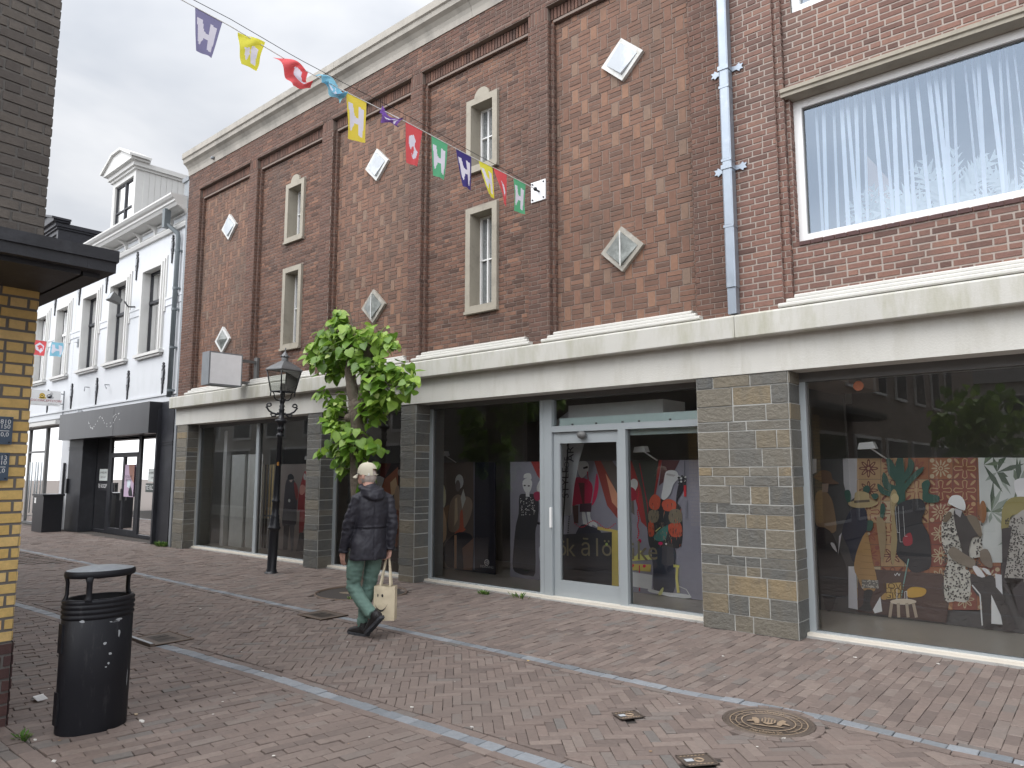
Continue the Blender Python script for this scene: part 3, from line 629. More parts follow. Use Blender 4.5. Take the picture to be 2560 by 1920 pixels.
# zinc downpipe
mb=MB(); px=-3.29
for z0,z1 in ((3.62,4.30),(4.315,5.05),(5.065,5.9),(5.915,7.2),(7.215,9.4)): 
    prism(mb,[(px-.055,-.02),(px+.055,-.02),(px+.055,-.115),(px+.04,-.125),(px-.04,-.125),(px-.055,-.115)],lambda x,y:(x,y,z0),lambda x,y:(x,y,z1),ZINC)
    box(mb,px-.059,px+.059,-.129,-.02,z1-.015,z1+.012,ZINC)
box(mb,px-.048,px+.048,-.11,-.02,3.33,3.62,ZINC); dp=mb.build('downpipe',br)
for z in (6.12,4.97):
    mb=MB(); box(mb,px-.062,px+.062,-.134,-.01,z-.025,z+.025,ZINC)
    for s in (-1,1):
        pts=[(.06,-.03),(.11,-.022),(.145,-.05),(.155,-.028),(.19,-.03),(.17,0),(.19,.03),(.155,.028),(.145,.05),(.11,.022),(.06,.03)]
        prism(mb,pts,lambda x,y:(px+s*x,-.012,z+y),lambda x,y:(px+s*x,-.026,z+y),ZINC)
    mb.build('bracket',dp)
# ---------- stone piers
def tiles(mb,fr,u0,u1,z0,z1,o,rr,cols=None,seed=0,courses=None):
    rs=random.Random(seed); z=z0; i=0
    wallgrid(mb,fr,u0,u1,z0,z1,o,[],GROUT)
    while z<z1-.01:
        h=courses[i] if courses and i<len(courses) else rs.choice((.085,.10,.13,.16,.19,.12,.2))
        if z+h>z1-.07: h=z1-z
        u=u0
        while u<u1-.005:
            l=(u1-u0) if cols==1 else rs.choice((.16,.22,.3,.36,.42,.2))
            if u+l>u1-.12: l=u1-u
            r0=rs.betavariate(1.6,1.9)*(rr[1]-rr[0])+rr[0]; 
            if rs.random()<.05: r0=min(1,rr[1]+.15)
            brick(mb,fr,u+.0045,u+l-.0045,z+.0045,z+h-.0045,o,SLATE,pr=rs.uniform(.004,.014),rr=(r0,r0),j=.001); u+=l
        z+=h; i+=1
    return
PC=[.16,.15,.1,.2,.1,.19,.1,.16,.2,.1,.18,.1,.19,.12,.1,.17,.1,.16]
for i,(a,b,rr,cols,par,sd,dp_) in enumerate(((-16.43,-15.95,(.35,.85),1,bl,3,.25),(-11.34,-10.93,(.1,.5),1,bl,5,.3),(-8.80,-8.46,(.1,.6),1,bl,9,.3),(-3.79,-2.77,(.12,1.0),None,br,12,.3))):
    mb=MB(); cc=[random.Random(sd+k).choice(PC) for k in range(30)]
    tiles(mb,FB,a,b,0,2.68,0,rr,cols,sd,cc); tiles(mb,Frame((b,0,0),(0,1,0),(1,0,0)),0,dp_,0,2.68,0,(rr[0]*.6,rr[1]*.7),1,sd+1,cc)
    box(mb,a,b-.002,.003,.6,0,2.68,GROUT); mb.build('stone_pier',par)
# ---------- shop fronts
YF=.28
def shop(u0,u1,mull,par,z1=2.68,head=.07,sill=.06,name='shop_window'):
    mb=MB(); o=-YF; d=.08; fw=.07
    fbox(mb,FB,u0,u0+fw,o-d,o,0.0,z1-head,ALU); fbox(mb,FB,u1-fw,u1,o-d,o,0.0,z1-head,ALU)
    fbox(mb,FB,u0,u1,o-d-.02,o+.004,z1-head,z1,ALUD); fbox(mb,FB,u0+fw,u1-fw,o-d,o+.006,0.005,sill,ALU); fbox(mb,FB,u0,u1,o-.02,o+.10,-.01,.018,SILLM)
    for m in mull: fbox(mb,FB,m-.05,m+.05,o-d,o+.003,sill,z1-head,ALU)
    xs=[u0+fw]+[v for m in mull for v in (m-.05,m+.05)]+[u1-fw]; g2=.012
    for a,b in zip(xs[::2],xs[1::2]): fbox(mb,FB,a,a+g2,o-.038,o-.02,sill,z1-head,ALUD); fbox(mb,FB,b-g2,b,o-.038,o-.02,sill,z1-head,ALUD)
    f=mb.build(name,par)
    for a,b in zip(xs[::2],xs[1::2]):
        mb=MB(); mb.add([FB(a,o-.04,sill),FB(b,o-.04,sill),FB(b,o-.04,z1-head),FB(a,o-.04,z1-head)],[(0,1,2,3)],GLASS); mb.build('pane',f)
    return f
shop(-15.99,-11.25,[-13.50],bl); shop(-10.93,-8.60,[],bl); shop(-8.46,-6.19,[],bl); shop(-2.77,1.2,[],br,head=.10); shop(1.2,4,[],br,head=.1)
# entrance
mb=MB(); o=-YF
fbox(mb,FB,-6.18,-6.05,o-.10,o+.01,0,2.61,ALU); fbox(mb,FB,-6.05,-3.79,o-.1,o+.008,2.17,2.25,ALU); fbox(mb,FB,-5.01,-4.90,o-.1,o+.009,0,2.17,ALU); fbox(mb,FB,-6.19,-3.76,o-.1,o+.004,2.61,2.68,ALUD)
fbox(mb,FB,-4.90,-3.78,o-.08,o+.006,0.005,.065,ALU); fbox(mb,FB,-3.84,-3.78,o-.08,o,.065,2.17,ALU); fbox(mb,FB,-6.2,-3.78,o-.02,o+.12,-.01,.015,SILLM); f=mb.build('shop_window',bl)
for a,b,c,d in ((-6.05,-3.79,2.25,2.61),(-4.90,-3.84,.065,2.17)):
    mb=MB(); mb.add([FB(a,o-.05,c),FB(b,o-.05,c),FB(b,o-.05,d),FB(a,o-.05,d)],[(0,1,2,3)],GLASS); mb.build('pane',f)
mb=MB(); fw=.10; a,b=-6.045,-5.015; oo=o-.03
fbox(mb,FB,a,a+fw,oo-.05,oo,.02,2.165,ALU); fbox(mb,FB,b-.04,b,oo-.05,oo,.02,2.165,ALU); fbox(mb,FB,a+fw,b-.04,oo-.05,oo-.001,2.02,2.165,ALU); fbox(mb,FB,a+fw,b-.04,oo-.05,oo-.001,.02,.25,ALU); f=mb.build('shop_door',bl)
mb=MB(); mb.add([FB(a+fw,oo-.03,.25),FB(b-.04,oo-.03,.25),FB(b-.04,oo-.03,2.02),FB(a+fw,oo-.03,2.02)],[(0,1,2,3)],GLASS); mb.build('pane',f)
mb=MB(); fbox(mb,FB,-6.07,-6.045,o+.008,o+.04,.92,1.18,WHITEP); mb.build('handle',f); mb=MB(); ball(mb,FB(-5.55,o+.02,2.12),(.07,.05,.05),ALUD); mb.build('sensor',f)
# ---------- interiors
mb=MB(); box(mb,-16.3,4,.2,7.5,-.005,.045,SHOPFL); mb.build('shop_floor',bl)
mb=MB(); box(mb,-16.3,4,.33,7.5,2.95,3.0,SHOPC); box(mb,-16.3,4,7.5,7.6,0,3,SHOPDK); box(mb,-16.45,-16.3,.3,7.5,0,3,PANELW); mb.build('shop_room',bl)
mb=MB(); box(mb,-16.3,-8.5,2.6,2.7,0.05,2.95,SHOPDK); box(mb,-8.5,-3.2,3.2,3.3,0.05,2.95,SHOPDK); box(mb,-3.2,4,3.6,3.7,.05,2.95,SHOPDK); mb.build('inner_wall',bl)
mb=MB(); box(mb,-16.28,-16.2,.33,2.5,.045,2.9,PANELW); box(mb,-15.58,-15.44,.66,.76,.045,2.55,WHITEP); box(mb,-15.42,-14.86,.78,.83,.045,2.02,SHOPW); box(mb,-14.84,-14.24,.84,.89,.045,2.02,SHOPW)
tag(mb.build('partition_screen',loc=(-15,.8,.045)),'pale grey partition with a white post inside the leftmost shop window','partition')
mb=MB(); fbox(mb,FB,-6.02,-3.8,-.43,-.41,2.10,2.36,F((.60,.72,.70),.3))
for k,x in enumerate((-5.8,-5.42,-5.02,-4.78,-4.35,-3.9)):
    for z in (2.20,2.27): box(mb,x-.012,x+.012,.395,.41,z-.012,z+.012,ALUD)
tag(mb.build('glass_beam',loc=(-4.9,.42,2.1)),'pale greenish strip with pairs of dark bolts above the shop door','beam')
mb=MB(); box(mb,-6.1,-4.62,.72,1.3,2.24,2.56,F((.85,.86,.85))); tag(mb.build('air_unit',loc=(-5.2,1.8,2.42)),'white box-shaped air unit hanging inside above the shop door','air unit')
mb=MB(); box(mb,-5.6,-4.2,1.0,1.1,2.86,2.92,WHITEP); tag(mb.build('tube_light',loc=(-4.9,1.05,2.9)),'unlit white tube light under the ceiling above the shop door','lamp')

# ================================================================ WHITE HOUSES (left of the brick building)
AW=R(1.0); FW=Frame((-16.52,.08,0),(-math.cos(AW),math.sin(AW),0),(-math.sin(AW),-math.cos(AW),0))
def WP(u): p=FW(u,0,0); return (p[0],p[1],0)
h1=empty('white_house',WP(3.7),'white plastered house with black shop front beside the brown brick building','house')
h2=empty('white_house',WP(9.8),'white plastered house at far left with glazed shop front and black dormer','house')
WIN1=[(1.30,2.42),(3.45,4.58),(5.55,6.68)]; WIN2=[(7.95,8.98),(10.0,11.05)]
def hwindow(a,b,par,dark):
    z0,z1=4.57,6.66; mb=MB()
    for k,(e,o) in enumerate(((.20,.03),(.13,.055),(.06,.08))):   # stepped architrave
        fbox(mb,FW,a-e,a-e+.075,0,o,z0+.9 if k==0 else z0,z1+e,WCREAMF); fbox(mb,FW,b+e-.075,b+e,0,o,z0+.9 if k==0 else z0,z1+e,WCREAMF); fbox(mb,FW,a-e+.075,b+e-.075,0,o-.002,z1+e-.075,z1+e,WCREAMF)
    fbox(mb,FW,a-.22,b+.22,0,.12,z0-.10,z0-.03,WCREAMF); fbox(mb,FW,a-.16,b+.16,0,.08,z0-.15,z0-.101,WCREAMF); fbox(mb,FW,a,b,-.2,.02,z0-.05,z0,WCREAMF)
    f=mb.build('window',par); o=-.13; col=WHITEP if not dark else DARKWOOD
    mb=MB(); t=.055; mz=z0+(z1-z0)*.62
    fbox(mb,FW,a,a+t,o-.05,o,z0,z1,DARKWOOD); fbox(mb,FW,b-t,b,o-.05,o,z0,z1,DARKWOOD); fbox(mb,FW,a+t,b-t,o-.05,o-.001,z1-t,z1,DARKWOOD); fbox(mb,FW,a+t,b-t,o-.05,o-.001,z0,z0+t,DARKWOOD); fbox(mb,FW,a+t,b-t,o-.05,o+.03,mz-.035,mz+.035,col)
    if not dark:
        fbox(mb,FW,a+t,a+2*t,o-.05,o-.002,z0+t,z1-t,col); fbox(mb,FW,b-2*t,b-t,o-.05,o-.002,z0+t,z1-t,col)
    mb.build('sash',f); mb=MB(); q=o-.03
    mb.add([FW(a+t,q,z0+t),FW(b-t,q,z0+t),FW(b-t,q,z1-t),FW(a+t,q,z1-t)],[(0,1,2,3)],GLASSH); mb.build('pane',f)
    mb=MB(); n=24; vs=[]
    for i in range(n+1):
        u=a+t+(b-a-2*t)*i/n; vs+=[FW(u,q-.12+.02*math.sin(i*2.3),z0+.02),FW(u,q-.12+.02*math.sin(i*2.3),z1-.05)]
    mb.add(vs,[(2*i,2*i+1,2*i+3,2*i+2) for i in range(n) if not(8<i<12)],F((.5,.51,.5),.9),.5,True); mb.build('curtain',f)
for par,u0,u1,wins,dk,zb in ((h1,0.03,7.46,WIN1,True,3.24),(h2,7.47,14,WIN2,False,3.22)):
    mb=MB(); wallgrid(mb,FW,u0,u1,zb,8.0,0,[(a,b,4.57,6.66) for a,b in wins],WPLAST,.3,WCREAMF); 
    for i in range(len(wins)+1):     # string course between windows, at sash height
        a=u0 if i==0 else wins[i-1][1]+.2; b=u1 if i==len(wins) else wins[i][0]-.2
        fbox(mb,FW,a,b,0,.03,5.74,5.80,WPLAST); fbox(mb,FW,a,b,0,.018,5.58,5.735,WPLAST)
    fbox(mb,FW,u0,u1,0,.03,3.42,3.47,WPLAST)
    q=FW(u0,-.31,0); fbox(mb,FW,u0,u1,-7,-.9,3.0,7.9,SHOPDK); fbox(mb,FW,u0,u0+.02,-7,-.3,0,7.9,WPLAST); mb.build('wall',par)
    for a,b in wins: hwindow(a,b,par,dk)
def cornice(u0,u1,par):
    mb=MB(); fprofile(mb,FW,[(0,7.36),(.06,7.37),(.09,7.44),(.05,7.46),(.05,7.50),(0,7.5)],u0,u1,WCREAMF)
    fprofile(mb,FW,[(-.2,7.74),(.10,7.74),(.30,7.78),(.34,7.84),(.37,7.86),(.37,7.91),(.42,7.94),(.46,7.99),(.46,8.03),(-.2,8.06)],u0,u1,WCREAMF)
    n=round((u1-u0)/.93); st=(u1-u0)/n
    for i in range(n+1):
        u=u0+i*st; fprofile(mb,FW,[(0,7.50),(.05,7.5),(.07,7.62),(.13,7.68),(.28,7.735),(0,7.738)],u-.04,u+.04,WCREAMF)
        if i<n:
            x=u+.14
            while x<u+st-.14: fbox(mb,FW,x,x+.022,0,.05,7.665,7.70,WCREAMF); x+=.045
            for z in (7.54,7.70): fbox(mb,FW,u+.1,u+st-.1,0,.022,z,z+.018,WCREAMF)
    mb.build('cornice',par)
cornice(0.05,7.46,h1); cornice(7.47,14,h2)
mb=MB(); box(mb,-16.60,-16.50,.0,.2,0,8.4,LEADG); mb.build('joint_flashing',h1)
# ornamental wall anchors
def anchor(u,zt_,zb_,par):
    mb=MB(); c=(zt_+zb_)/2; h=(zt_-zb_)/2; pr=[(0,1),(.09,.93),(.03,.86),(.13,.78),(.05,.66),(.14,.5),(.17,.3),(.12,.1),(.15,-.02),(.08,-.2),(.10,-.3),(.04,-.4),(.05,-.6),(.02,-.75),(.018,-1)]
    pts=[(u+x*h*1.15,c+y*h) for x,y in pr]+[(u-x*h*1.15,c+y*h) for x,y in reversed(pr[:-1])]
    n=len(pr); 
    V=[];
    for x,y in pr: V+=[FW(u-x*h*1.1-.004,.035,c+y*h),FW(u+x*h*1.1+.004,.035,c+y*h),FW(u-x*h*1.1-.004,0,c+y*h),FW(u+x*h*1.1+.004,0,c+y*h)]
    fs=[]
    for i in range(n-1): a=4*i; fs+=[(a,a+1,a+5,a+4),(a,a+4,a+6,a+2),(a+1,a+3,a+7,a+5)]
    mb.add(V,fs,BLKP)
    for s in (-1,1): fbox(mb,FW,u-.03 if s<0 else u+.012,u-.012 if s<0 else u+.03,.03,.055,c+.02*h,c+.45*h,WPLAST)
    mb.build('wall_anchor',par)
for u,a,b,p_ in ((2.98,7.32,6.56,h1),(5.05,7.32,6.56,h1),(.86,7.30,6.6,h1),(1.0,4.22,3.46,h1),(3.1,4.22,3.46,h1),(5.28,4.22,3.46,h1),(7.28,4.22,3.46,h1),(7.2,7.3,6.55,h1),(9.4,7.3,6.55,h2),(9.45,4.2,3.46,h2),(11.5,4.2,3.46,h2)): anchor(u,a,b,p_)
# grey rainwater pipe
mb=MB(); tube(mb,[FW(.62,.30,7.74),FW(.62,.30,7.46),FW(.40,.11,7.22),FW(.40,.09,7.1),FW(.43,.09,3.35)],.055,GPIPE,10); dp=mb.build('rainwater_pipe',h1)
mb=MB(); fbox(mb,FW,.55,.69,.23,.37,7.35,7.8,GPIPE); mb.build('hopper',dp)
for z in (6.8,5.9,5.4,4.5,3.5): mb=MB(); lathe(mb,FW(.41,.09,z),[(.065,-.03),(.065,.03)],GPIPE,10); fbox(mb,FW,.33,.37,0,.1,z-.02,z+.02,GPIPE); mb.build('pipe_bracket',dp)
# dormers
def dormer(u0,u1,ob,zb,ze,za,dep,wall,trim,par,glassf,board):
    mb=MB(); c=(u0+u1)/2
    fbox(mb,FW,u0,u0+.16,ob-.12,ob,zb,ze,wall); fbox(mb,FW,u1-.16,u1,ob-.12,ob,zb,ze,wall); fbox(mb,FW,u0+.16,u1-.16,ob-.12,ob-.002,ze-.14,ze,wall); fbox(mb,FW,u0+.16,u1-.16,ob-.12,ob-.002,zb,zb+.12,wall)
    for u in (u0,u1): fbox(mb,FW,min(u,u+(.02 if u==u0 else -.02)),max(u,u+(.02 if u==u0 else -.02)),ob-dep,ob-.12,zb,ze,wall)
    if board:
        o=ob-.2
        while o>ob-dep: fbox(mb,FW,u0-.012,u0,o-.15,o-.012,zb,ze,wall); o-=.16
    d=mb.build('dormer',par)
    mb=MB(); fbox(mb,FW,u0-.06,u1+.06,ob-dep,ob+.06,ze,ze+.07,trim); fbox(mb,FW,u0-.12,u1+.12,ob-dep,ob+.12,ze+.07,ze+.2,trim)
    P=[(u0-.2,ze+.2),(u1+.2,ze+.2),(u1+.2,ze+.28),(c+.3,za),(c-.3,za),(u0-.2,ze+.28)]
    prism(mb,P,lambda u,z:FW(u,ob+.22,z),lambda u,z:FW(u,ob-.3,z),trim)
    prism(mb,[(u0-.27,ze+.26),(c-.3,za-.01),(c+.3,za-.01),(u1+.27,ze+.26),(u1+.27,ze+.33),(c+.31,za+.06),(c-.31,za+.06),(u0-.27,ze+.33)],lambda u,z:FW(u,ob+.29,z),lambda u,z:FW(u,ob-.3,z),trim)
    prism(mb,[(u0-.12,ze+.2),(c,ze+.34),(u1+.12,ze+.2)],lambda u,z:FW(u,ob-.31,z),lambda u,z:FW(u,ob-dep-.3,z),LEADG if board else trim)
    mb.build('pediment',d)
    mb=MB(); a,b,e,f=u0+.16,u1-.16,zb+.12,ze-.14; o=ob-.06; t=.05
    fbox(mb,FW,a,a+t,o-.05,o,e,f,glassf); fbox(mb,FW,b-t,b,o-.05,o,e,f,glassf); fbox(mb,FW,a+t,b-t,o-.05,o-.001,f-t,f,glassf); fbox(mb,FW,a+t,b-t,o-.05,o-.001,e,e+t,glassf)
    fbox(mb,FW,c-.035,c+.035,o-.05,o+.01,e+t,f-t,glassf); q=e+(f-e)*.58
    if board: fbox(mb,FW,a+t,b-t,o-.045,o+.005,q-.02,q+.02,glassf)
    mb.build('window',d); mb=MB(); mb.add([FW(a,o-.03,e),FW(b,o-.03,e),FW(b,o-.03,f),FW(a,o-.03,f)],[(0,1,2,3)],GLASSH); mb.add([FW(a,o-.1,e),FW(b,o-.1,e),FW(b,o-.1,f),FW(a,o-.1,f)],[(0,1,2,3)],F((.4,.42,.42),.9)); mb.build('pane',d)
dormer(4.45,6.15,-.35,7.9,10.1,10.75,3.2,WCREAMF,WCREAMF,h1,DARKWOOD,True)
dormer(11.0,12.7,-.35,7.9,9.85,10.35,3.2,DORMB,DORMB,h2,BLKP,False)
mb=MB(); fprofile(mb,FW,[(.2,7.95),(-.5,8.0),(-4.5,9.6),(-8,8)],.1,7.45,ROOFD); mb.build('roof',h1)
mb=MB(); fprofile(mb,FW,[(.2,7.95),(-.5,8.0),(-4.5,9.6),(-8,8)],7.47,14,ROOFD); mb.build('roof',h2)
# black shop front of the near white house
mb=MB(); REC=-.36
fbox(mb,FW,6.02,7.12,-.5,.02,0,3.25,DARKWOOD); fbox(mb,FW,.28,.98,-.5,.015,0,3.27,DARKWOOD); fbox(mb,FW,.92,1.0,-.1,.10,0,3.1,DARKWOOD)
fbox(mb,FW,7.12,7.46,-.3,.0,0,3.22,WPLAST); fbox(mb,FW,.98,6.02,-.5,-.3,2.62,3.2,DARKWOOD)
for u in (6.3,6.32): pass
for z in (2.32,2.26): fbox(mb,FW,6.02,7.13,.02,.035,z,z+.02,DARKWOOD); fbox(mb,FW,.28,.9,.015,.03,z,z+.02,DARKWOOD)
sf=mb.build('shop_front',h1)
mb=MB(); fbox(mb,FW,.95,7.2,.0,.30,2.54,3.27,FASCBLK)
rs=random.Random(4)
for r_ in range(36):
    a=rs.uniform(2.55,5.0); z=2.93+ (.16*math.sin(a*5.2) if r_%2 else .14*math.cos(a*6+1)); fbox(mb,FW,a-.011,a+.011,.30,.303,z-.011,z+.011,WHITEP)
for u in (3.1,): fbox(mb,FW,u,u+.01,.3,.302,2.55,3.26,F((.01,.01,.01)))
mb.build('fascia_panel',sf)
mb=MB(); o=REC
for a,b,c,d in ((1.0,1.08,0,2.62),(2.98,3.14,0,2.62),(4.98,5.14,0,2.62),(5.98,6.05,0,2.62),(3.14,4.98,2.03,2.15),(1.08,2.98,0,.08),(5.14,5.98,0,.08),(3.14,4.98,0,.16),(3.99,4.11,.16,2.03),(3.14,3.22,.16,2.03),(4.9,4.98,.16,2.03),(1.0,6.05,2.56,2.62)):
    fbox(mb,FW,a,b,o-.06,o+random.uniform(0,.004),c,d,DARKWOOD)
f=mb.build('shop_window',sf)
for a,b in ((1.08,2.98),(3.14,4.98),(5.14,5.98)): mb=MB(); mb.add([FW(a,o-.03,.08),FW(b,o-.03,.08),FW(b,o-.03,2.56),FW(a,o-.03,2.56)],[(0,1,2,3)],GLASSH); mb.build('glass',sf)
mb=MB(); fbox(mb,FW,4.02,4.06,o+.01,o+.05,.9,1.2,ALUD); fbox(mb,FW,4.60,4.76,o,o+.03,1.1,1.35,DARKWOOD); mb.build('door_handle',sf)
mb=MB(); fbox(mb,FW,1.0,6.0,-3.2,-3.1,0,2.6,F((.30,.33,.31))); fbox(mb,FW,1.0,6.0,-3.2,-.4,-.01,.03,SHOPFL); fbox(mb,FW,1.0,6.0,-3.2,-.4,2.63,2.66,SHOPC); fbox(mb,FW,5.2,5.9,-1.6,-1.0,.03,1.1,F((.10,.12,.12))); mb.build('shop_interior',sf)
def wsign(u0,u1,z0,z1,col,lines,tcol,label,par=None,cat='window sign'):
    mb=MB(); fbox(mb,FW,u0,u1,REC-.028,REC-.018,z0,z1,col)
    for s,dy,sz in lines: text(mb,s,sz,lambda x,y:FW((u0+u1)/2-x,REC-.015,(z0+z1)/2+dy+y),tcol)
    o=mb.build('window_sign',loc=FW((u0+u1)/2,REC,z0)); tag(o,label,cat); return o
INK=F((.02,.02,.025)); 
wsign(5.22,5.80,1.40,1.72,F((.62,.66,.64)),[('m MAKELAARS',.06,.075),('038 421 65 30',-.06,.06)],INK,'white estate sign above the left TE KOOP strip in the black shop window')
wsign(5.20,5.86,1.14,1.36,INK,[('TE KOOP',0,.155)],F((.8,.8,.8)),'black TE KOOP strip in the left pane of the black shop front')
wsign(1.9,2.5,1.40,1.72,F((.66,.70,.68)),[('m MAKELAARS',.06,.075),('038 421',-.06,.06)],INK,'white estate sign in the right pane of the black shop front, beside the frame')
wsign(1.9,2.62,1.14,1.36,F((.08,.095,.09)),[('TE KOOP',0,.165)],F((.85,.85,.85)),'TE KOOP lettering in the right pane of the black shop front')
mb=MB(); uu=lambda x,z:FW(3.98-x,REC+.004,.98+z)
def q(pts,c,k): mb.add([FW(3.94-x,REC+.003+.0015*k,1.0+z) for x,z in pts],[tuple(range(len(pts)))],c)
q([(0,0),(.62,0),(.62,.83),(0,.83)],F((.55,.42,.55)),0); q([(.25,.83),(.62,.83),(.62,.35),(.45,.45),(.3,.6)],F((.35,.18,.14)),1); q([(.3,.12),(.38,.3),(.5,.22),(.6,.02),(.35,.02)],INK,1)
q([(.2,.25),(.4,.22),(.42,.42),(.2,.44)],F((.72,.80,.86)),1)
for i,s_ in enumerate(('EXCELLENT','SELECTED')): text(mb,s_,.085,lambda x,y:FW(3.94-.28-x,REC+.008,1.52-.09*i+y),INK)
tag(mb.build('poster',loc=FW(3.6,REC,1.0)),'pink and brown poster on the glass door of the black shop front','poster')
# glazed shop front of the far white house
mb=MB()
for a,b,c,d in ((7.85,7.93,0,3.05),(9.5,9.64,0,3.05),(11.25,11.35,0,3.05),(13.9,14,0,3.05),(7.93,13.9,3.0,3.05),(9.64,11.25,2.24,2.30),(7.93,13.9,0,.07)): fbox(mb,FW,a,b,-.14,-.06+random.uniform(0,.004),c,d,ALUD)
fbox(mb,FW,7.46,7.85,-.3,0,0,3.22,WPLAST); fbox(mb,FW,7.85,14,-.1,.22,3.05,3.16,WCREAMF); fbox(mb,FW,7.85,14,-.1,.12,3.16,3.22,ALUD)
sf2=mb.build('shop_front',h2)
for a,b in ((7.93,9.5),(9.64,11.25),(11.35,13.9)): mb=MB(); mb.add([FW(a,-.1,.07),FW(b,-.1,.07),FW(b,-.1,3.0),FW(a,-.1,3.0)],[(0,1,2,3)],GLASSH); mb.build('pane',sf2)
mb=MB(); fbox(mb,FW,7.9,14,-1.6,-1.5,0,3,F((.33,.37,.36))); fbox(mb,FW,8.2,8.9,-1.49,-1.45,1.0,2.5,F((.18,.2,.2))); fbox(mb,FW,7.9,14,-1.5,-.12,0,.04,SHOPFL); mb.build('shop_interior',sf2)
for u in (10.0,10.25,10.62,10.85): mb=MB(); tube(mb,[FW(u,-.02,.35),FW(u,-.02,1.95)],.018,ALU,6); mb.build('door_handle',sf2)
# bits fixed to the white fronts
fl=empty('flood_light',FW(3.0,0,5.9),'small dark floodlight on a bracket between the first floor windows of the white house','lamp')
mb=MB(); tube(mb,[FW(2.98,0,5.86),FW(3.0,.16,5.84),FW(3.02,.25,5.97)],.02,BLKP,8); mb.build('bracket',fl)
mb=MB(); A=Matrix.Rotation(R(-25),3,'X'); c=Vector(FW(3.12,.45,6.0)); P=[Vector(p) for p in ((-.15,-.14,-.09),(.15,-.14,-.09),(.15,-.14,.12),(-.15,-.14,.12),(-.1,.14,-.05),(.1,.14,-.05),(.1,.14,.07),(-.1,.14,.07))]
mb.add([tuple(c+A@p) for p in P],[(0,1,2,3),(7,6,5,4),(0,4,5,1),(1,5,6,2),(2,6,7,3),(3,7,4,0)],ALUD); mb.build('housing',fl)
mb=MB(); mb.add([tuple(c+A@Vector(p)) for p in ((-.13,-.145,-.07),(.13,-.145,-.07),(.13,-.145,.10),(-.13,-.145,.10))],[(0,1,2,3)],F((.35,.37,.38),.2)); mb.build('lens',fl)
for u,z,dx in ((4.4,3.95,.2),(6.3,3.35,.1),(5.9,4.0,.05)):
    mb=MB(); tube(mb,[FW(u,0,z),FW(u,.12,z),FW(u-dx,.14,z-.12)],.012,LEADG,6); mb.build('pipe_stub',h1)
# cabinet
cb=empty('utility_cabinet',FW(6.95,.55,0),'black waist-high metal cabinet on the pavement before the white houses','cabinet')
mb=MB(); fbox(mb,FW,6.42,7.3,.3,.78,0,.98,BLKP); fbox(mb,FW,6.39,7.33,.27,.81,.98,1.03,BLKP); mb.build('body',cb); mb=MB(); fbox(mb,FW,7.05,7.2,.78,.785,.78,.93,WHITEP); mb.build('sticker',cb)
for u,z in ((7.0,1.45),(7.35,1.9)):
    mb=MB(); fbox(mb,FW,u-.03,u+.03,.02,.08,0 if z>1.6 else 1.03,z,BLKP); tag(mb.build('iron_post',loc=FW(u,.05,0)),'taller thin black post against the wall behind the cabinet' if z>1.6 else 'short thin black post rising just above the black cabinet','post')
# hanging shop sign
def vsign(name,label,X,y0,y1,z0,z1,th,face,edge):
    t=empty(name,(X,0,(z0+z1)/2),label,'sign'); mb=MB(); e=.025
    box(mb,X-th,X,y0,y1,z0,z1,edge); mb.build('case',t); mb=MB(); mb.add([(X+.004,y0+e,z0+e),(X+.004,y1-e,z0+e),(X+.004,y1-e,z1-e),(X+.004,y0+e,z1-e)],[(0,1,2,3)],face); mb.build('face',t); return t
X=-24.47; hs=vsign('hanging_sign','white KIDSCONCEPTSTORE sign with small animal drawings projecting from the far white house',X,-.70,.12,3.58,4.02,.05,WHITEP,WHITEP)
mb=MB(); yc=-.3
text(mb,'KIDSCONCEPTSTORE',.092,lambda x,y:(X+.008,-.29+x,3.72+y),F((.35,.03,.06))); text(mb,'by kadootje store',.035,lambda x,y:(X+.008,-.08+x,3.635+y),INK)
def blob(cy,cz,ry,rz,c,k=0,n=14): mb.add([(X+.008+.002*k,cy+ry*math.cos(2*math.pi*i/n),cz+rz*math.sin(2*math.pi*i/n)) for i in range(n)],[tuple(range(n))],c)
blob(-.37,3.865,.075,.075,F((.50,.32,.04))); blob(-.37,3.86,.042,.045,F((.75,.55,.15)),1); blob(-.375,3.87,.02,.02,INK,2); blob(-.36,3.80,.10,.03,F((.55,.38,.06)))
blob(-.18,3.86,.075,.06,F((.30,.31,.32))); blob(-.13,3.93,.04,.05,F((.5,.5,.5))); blob(-.2,3.87,.025,.022,F((.7,.7,.7)),1); blob(-.15,3.82,.09,.04,F((.42,.42,.43)))
mb.build('lettering',hs)
mb=MB(); tube(mb,[(X-.02,.10,3.95),(X-.02,.32,3.95)],.015,LEADG,6); tube(mb,[(X-.02,.10,3.65),(X-.02,.32,3.65)],.015,LEADG,6); box(mb,X-.05,X+.01,.2,.24,3.2,4.05,LEADG); mb.build('bracket',hs)
X=-13.2; bs_=vsign('projecting_sign','blank white square light-box sign projecting from the brick wall above the street lamp',X,-.95,-.28,3.27,3.90,.28,F((.86,.86,.87),.35),LEADG)
mb=MB()
for z in (3.35,3.78): box(mb,X-.17,X-.11,-.28,.13,z,z+.05,ALUD)
box(mb,X-.2,X-.08,.07,.12,3.30,3.9,ALUD); mb.build('bracket',bs_)

